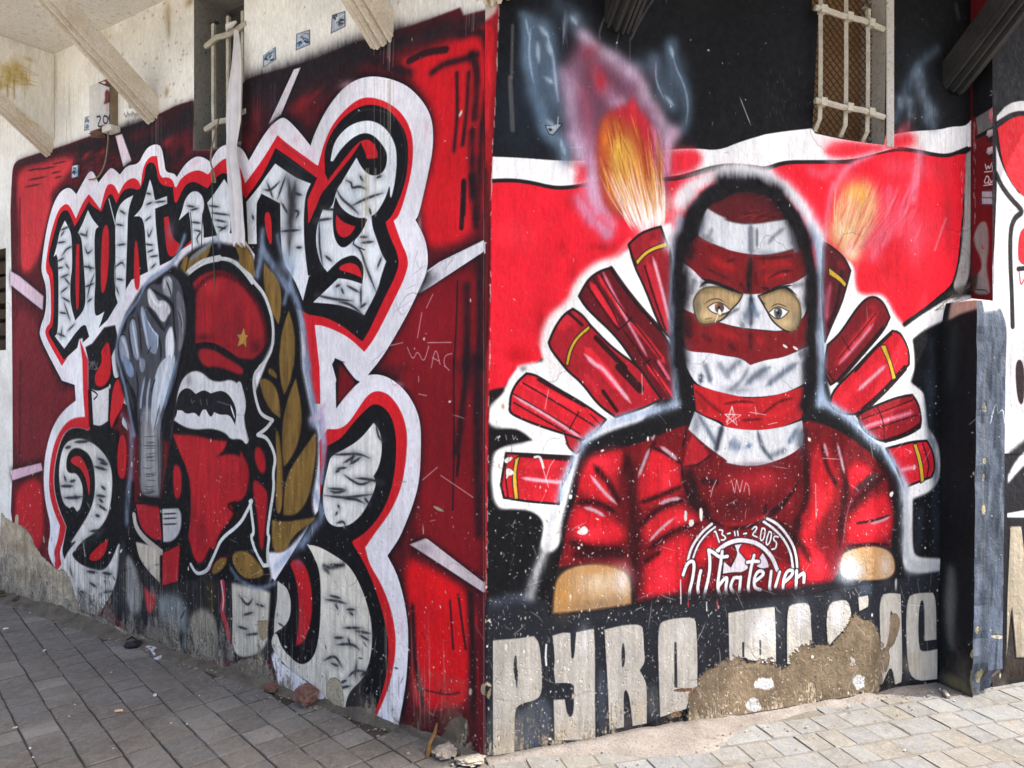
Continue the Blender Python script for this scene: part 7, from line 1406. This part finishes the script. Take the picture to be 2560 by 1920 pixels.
cl = tag(cloth('hanging_cloth'), 'long strip of white cloth tied to the left window grille and hanging down', 'cloth')
V, F = tube([Lw.world(1.62, 3.325, .02), Lw.world(1.59, 3.338, .035), Lw.world(1.565, 3.33, .04), Lw.world(1.545, 3.355, .02)], [.007, .015, .016, .006], 8)
under(obj('knot', mesh_of('knot', V, F, True), M_CLOTH, None), cl)
# meter box with painted front
MB_N = .05
Mb = Canvas(offL(3.1)+NL*MB_N, DL, NL, 2.6, 3.05, 3.5, 420, None, (216, 212, 204))
MB_S = (2.69, 2.925, 3.035, 3.32)
Mb.p('A*830,975 880,985 985,960 *990,1060 *870,1120 *825,1050', (206, 202, 200), sm=1)
for t_, c in (('A838,1010 865,1000 870,1030 840,1090 880,1095', (40, 36, 40)), ('A900,1000 935,1010 930,1060 900,1070 890,1030 900,1000', (40, 36, 40)), ('A950,985 975,1000 970,1040 945,1045 940,1010 950,985', (40, 36, 40)), ('A962,965 985,962 966,975', (40, 36, 40))): Mb.k(t_, 4, c, soft=.6)
Mb.k('A880,1080 930,1100 985,1080', 3, (150, 60, 70)); Mb.p('A905,790 930,770 950,800 945,850 965,870 940,890 890,905 910,860', (120, 62, 66), soft=1); Mb.p('A*850,712 890,680 940,690 975,730 *940,748', (120, 70, 72), sm=1, ol=2); Mb.p('A*870,712 900,700 920,715 *900,725', (220, 214, 208))
for i in range(3): Mb.k('A%d,900 %d,960' % (925+i*10, 920+i*9), 1.5, (180, 140, 140), soft=.6)
Mb.wear(0, 230, .2); mb_m = Mb.material('meter_box_paint')
mb = tag(empty('meter_box', tuple(offL(3.03)+DL*2.8+UZ*3.03)), 'white meter box with painted number, on the left wall under the long bracket', 'meter box'); Lb = Canvas(offL(3.1), DL, NL, 2.6, 3.05, 3.5, 10)
slab_box('box_body', Lb, MB_S[0], MB_S[1], MB_S[2], MB_S[3], -.02, MB_N-.004, M_BOXS, mb, .006)
fp = Mb.patch('front_plate', [(MB_S[0]+.004, MB_S[2]+.004), (MB_S[1]-.004, MB_S[2]+.004), (MB_S[1]-.004, MB_S[3]-.004), (MB_S[0]+.004, MB_S[3]-.004)], .0, mb_m, None); under(fp, mb)
lump('plaster_knob', Lw.world(2.83, 3.005, .05), .05, .035, .03, 14, M_RED_RUB, 'chipped red plaster knob under the meter box', 'plaster', rough=.5)
slab = slab_box('junction', Lw, 2.66, 2.76, 3.0, 3.035, .0, .06, M_BOX, None, .006); tag(slab, 'small white junction under the meter box where the cables leave', 'junction box')
def cable(name, pts, rad, mat, lab, cat, grp=None, n=6):
    P3 = []
    pts = [np.array(p_, float) for p_ in pts]
    for i in range(len(pts)-1):
        p0, p1, p2, p3 = pts[max(i-1, 0)], pts[i], pts[i+1], pts[min(i+2, len(pts)-1)]
        for s_ in range(6):
            t = s_/6; P3.append(.5*((2*p1)+(-p0+p2)*t+(2*p0-5*p1+4*p2-p3)*t*t+(-p0+3*p1-3*p2+p3)*t**3))
    P3.append(pts[-1]); V, F = tube(P3, rad, n); return tag(obj(name, mesh_of(name, V, F, True), mat), lab, cat, grp)
def on(cv, txt, out):
    uv, _ = cv.project(parse(txt)[0]); return [cv.world(u, h, o_) for (u, h), o_ in zip(uv, out if isinstance(out, (list, tuple)) else [out]*len(uv))]
cable('cable', on(Lw, 'A1005,1160 990,1250 955,1400 900,1500 850,1545 785,1556', [.05, .04, .03, .02, .015, .01]), .0045, M_ROPE, 'tan cable end dangling from the meter box over the lettering', 'cable')
cable('cable', on(Lw, 'A1935,1040 1900,1170 1872,1300 1865,1420 1890,1500 1905,1580 1880,1570 1870,1480', [.03, .03, .03, .03, .03, .03, .03, .03]), .0045, M_ROPE, 'looped tan cord hanging from the lower rail of the left grille', 'cord')
cable('thread', on(Lw, 'E1862,0 1860,250 1858,520 1865,760 1868,960 1860,1000', [.02, .018, .015, .012, .012, .012]), .0022, M_THREAD, 'thin greenish thread hanging over the beret of the portrait', 'thread')
cable('wire', on(Ew, 'T360,1575 430,1570 480,1575 500,1590', [.02, .02, .02, .02]), .003, M_WIRE, 'loose dark wire end on top of the buttress', 'wire')
cable('pipe_cable', on(Rw, 'T392,300 388,420 392,520 385,640 383,830', [.012]*5), .006, M_WIRE, 'black cable running down the wall beside the next house', 'cable')
# stickers
for i, (q_, bl_, lab) in enumerate(STK):
    uv, _ = Lw.project(q_)
    o = Lw.patch('sticker', uv, .0102 if i == 3 else .0012, lw_m, None); tag(o, lab, 'sticker', 'stickers on the left wall')
# ---------------------------------------------------------------- litter
def sheet(name, c, pts, mat, lab, cat, grp=None, th=.0025, seed=1):
    r = random.Random(seed); top = [Vector((x, y, th+r.uniform(0, .012))) for x, y in pts]; bot = [Vector((p_.x, p_.y, p_.z-th)) for p_ in top]; n = len(pts)
    cz = sum((p_.z for p_ in top))/n; V = top+bot+[Vector((0, 0, cz+.008)), Vector((0, 0, cz+.008-th))]
    F = [(i, (i+1) % n, 2*n) for i in range(n)]+[((i+1) % n+n, i+n, 2*n+1) for i in range(n)]+[(i, i+n, (i+1) % n+n, (i+1) % n) for i in range(n)]
    o = obj(name, mesh_of(name, V, F), mat); o.location = tuple(c); return tag(o, lab, cat, grp)
def lit(name, pix, mat, lab, cat, seed, grp=None, z=.002):
    c = gp(*np.mean(np.array(pix), 0)); pts = [(gp(*p_)-c)[:2] for p_ in pix]; return sheet(name, c+UZ*z, pts, mat, lab, cat, grp, seed=seed)
Vq = lambda t_: [tuple(p_) for p_ in parse(t_)[0]]
lit('paper_scrap', Vq('V1425,465 1480,450 1545,465 1600,505 1650,520 1560,535 1520,555 1480,510'), M_PAPER, 'torn white paper scrap lying near the left wall', 'paper', 3)
lit('paper_scrap', Vq('V1515,590 1560,580 1600,555 1598,575 1560,600'), M_PAPER, 'thin curled strip of white paper just below the torn scrap', 'paper', 4)
cr = lump('crumpled_wrapper', gp(332, 1619)+UZ*.016, .055, .03, .026, 17, M_BLACKP, 'black crumpled wrapper left of the torn white paper', 'wrapper', rough=.9)
bpy.context.view_layer.update()
V, F = tube([gp(316, 1618)+UZ*.04, gp(330, 1612)+UZ*.045, gp(345, 1615)+UZ*.03], [.004, .007, .004], 5); under(obj('flap', mesh_of('flap', V, F), M_BLACKP, None), cr)
V, F = tube([gp(287, 1781)+UZ*.006, gp(307, 1779)+UZ*.006], .0055, 8); tag(obj('cigarette_end', mesh_of('cigarette_end', V, F), M_BUTT), 'orange cigarette end on the shaded tiles', 'cigarette end')
PEB = [('V60,290', .02, 'whitish chip at the left edge of the shaded tiles'), ('V1530,947', .017, 'pale pebble in the middle of the shaded tiles, right of the cigarette end'), ('V145,1268', .014, 'white sliver at the lower left of the shaded tiles'), ('V440,505', .016, 'dull pale chip on the upper left tiles'), ('V738,1037', .007, None), ('V300,1468', .011, 'white bit near the bottom left corner of the pavement'), ('V1118,1468', .006, None), ('V1690,1218', .008, None), ('V1845,1230', .009, None), ('V1968,945', .006, None), ('V1097,717', .007, None), ('V324,1556', .007, None), ('V684,1152', .006, None), ('V850,200', .006, None)]
for i, (t_, r_, lab) in enumerate(PEB):
    p_ = parse(t_)[0][0]; lump('chip', gp(*p_)+UZ*(r_*.25), r_, r_*.6, r_*.4, 40+i, M_PAPER, lab or 'tiny white speck of litter on the shaded grey tiles', 'chip', None if lab else 'specks of litter on the shaded tiles', sub=1)
for i, t_ in enumerate(('U1035,1018', 'U1310,445', 'U930,463', 'U1380,400', 'U1525,528')):
    p_ = parse(t_)[0][0]; lump('chip', gp(p_[0], max(p_[1], 1724))+UZ*.003, .007, .006, .005, 70+i, M_PAPER, 'tiny pale speck in the shade by the buttress', 'chip', 'specks of litter by the buttress', sub=1)
V, F = tube([gp(2360, 1732)+UZ*.01, gp(2364, 1740)+UZ*.012, gp(2372, 1748)+UZ*.008], [.006, .011, .009], 6); tag(obj('twig', mesh_of('twig', V, F), M_RUBBLE), 'short grey stub lying in the shade at the buttress foot', 'twig')
lump('crumpled_ball', gp(2547, 1700)+UZ*.022, .03, .026, .024, 90, M_PAPER, 'white crumpled ball at the foot of the next house', 'paper ball', rough=.7)
lit('red_scrap', Vq('M135,400 160,380 182,378 165,400 150,412'), plaster('red_scrap', rgb(206, 40, 46), rgb(190, 30, 40), rgb(120, 20, 26), 20), 'small red scrap near the far left wall foot', 'scrap', 8)
for i, t_ in enumerate(('M30,395', 'M100,440', 'M170,460', 'M60,410')):
    p_ = parse(t_)[0][0]; lump('debris', gp(*p_)+UZ*.01, .10, .05, .03, 110+i, M_WOOD, 'dark leaf debris heaped at the far left wall foot', 'debris', 'debris at the far left', rough=.9)
def gravel(name, seed, n, fn, mat, root, rmin, rmax):
    r = random.Random(seed); bm = bmesh.new()
    for _ in range(n):
        c = fn(r); s_ = rmin+(rmax-rmin)*r.random()**3; k0 = len(bm.verts)
        bmesh.ops.create_icosphere(bm, subdivisions=1, radius=1); bm.verts.ensure_lookup_table(); a, b_, z = r.uniform(.6, 1.3), r.uniform(.5, 1.1), r.uniform(.3, .7)
        for v in bm.verts[k0:]: v.co = Vector((c[0]+v.co.x*s_*a*r.uniform(.8, 1.2), c[1]+v.co.y*s_*b_*r.uniform(.8, 1.2), c[2]+v.co.z*s_*z*r.uniform(.8, 1.2)))
    o = obj(name, bm_mesh(name, bm), mat, root); o['kind'] = 'stuff'; return o
M_GRV = plaster('gravel', rgb(132, 120, 102), rgb(176, 166, 148), rgb(70, 62, 54), 40, .95, .5)
gravel('gravel', 1, 520, lambda r: Lw.world(r.uniform(.0, 4.2), .004, .03+abs(r.gauss(0, .06))), M_GRV, None, .002, .010)
gravel('gravel', 2, 260, lambda r: Rw.world(r.uniform(.0, 2.35), .006, .08+abs(r.gauss(0, .10))), M_GRV, None, .0015, .007)
gravel('gravel', 3, 70, lambda r: Rw.world(r.uniform(1.9, 2.36), .006, .02+r.random()*.12), M_GRV, None, .002, .008)
print('objects', len(bpy.data.objects))
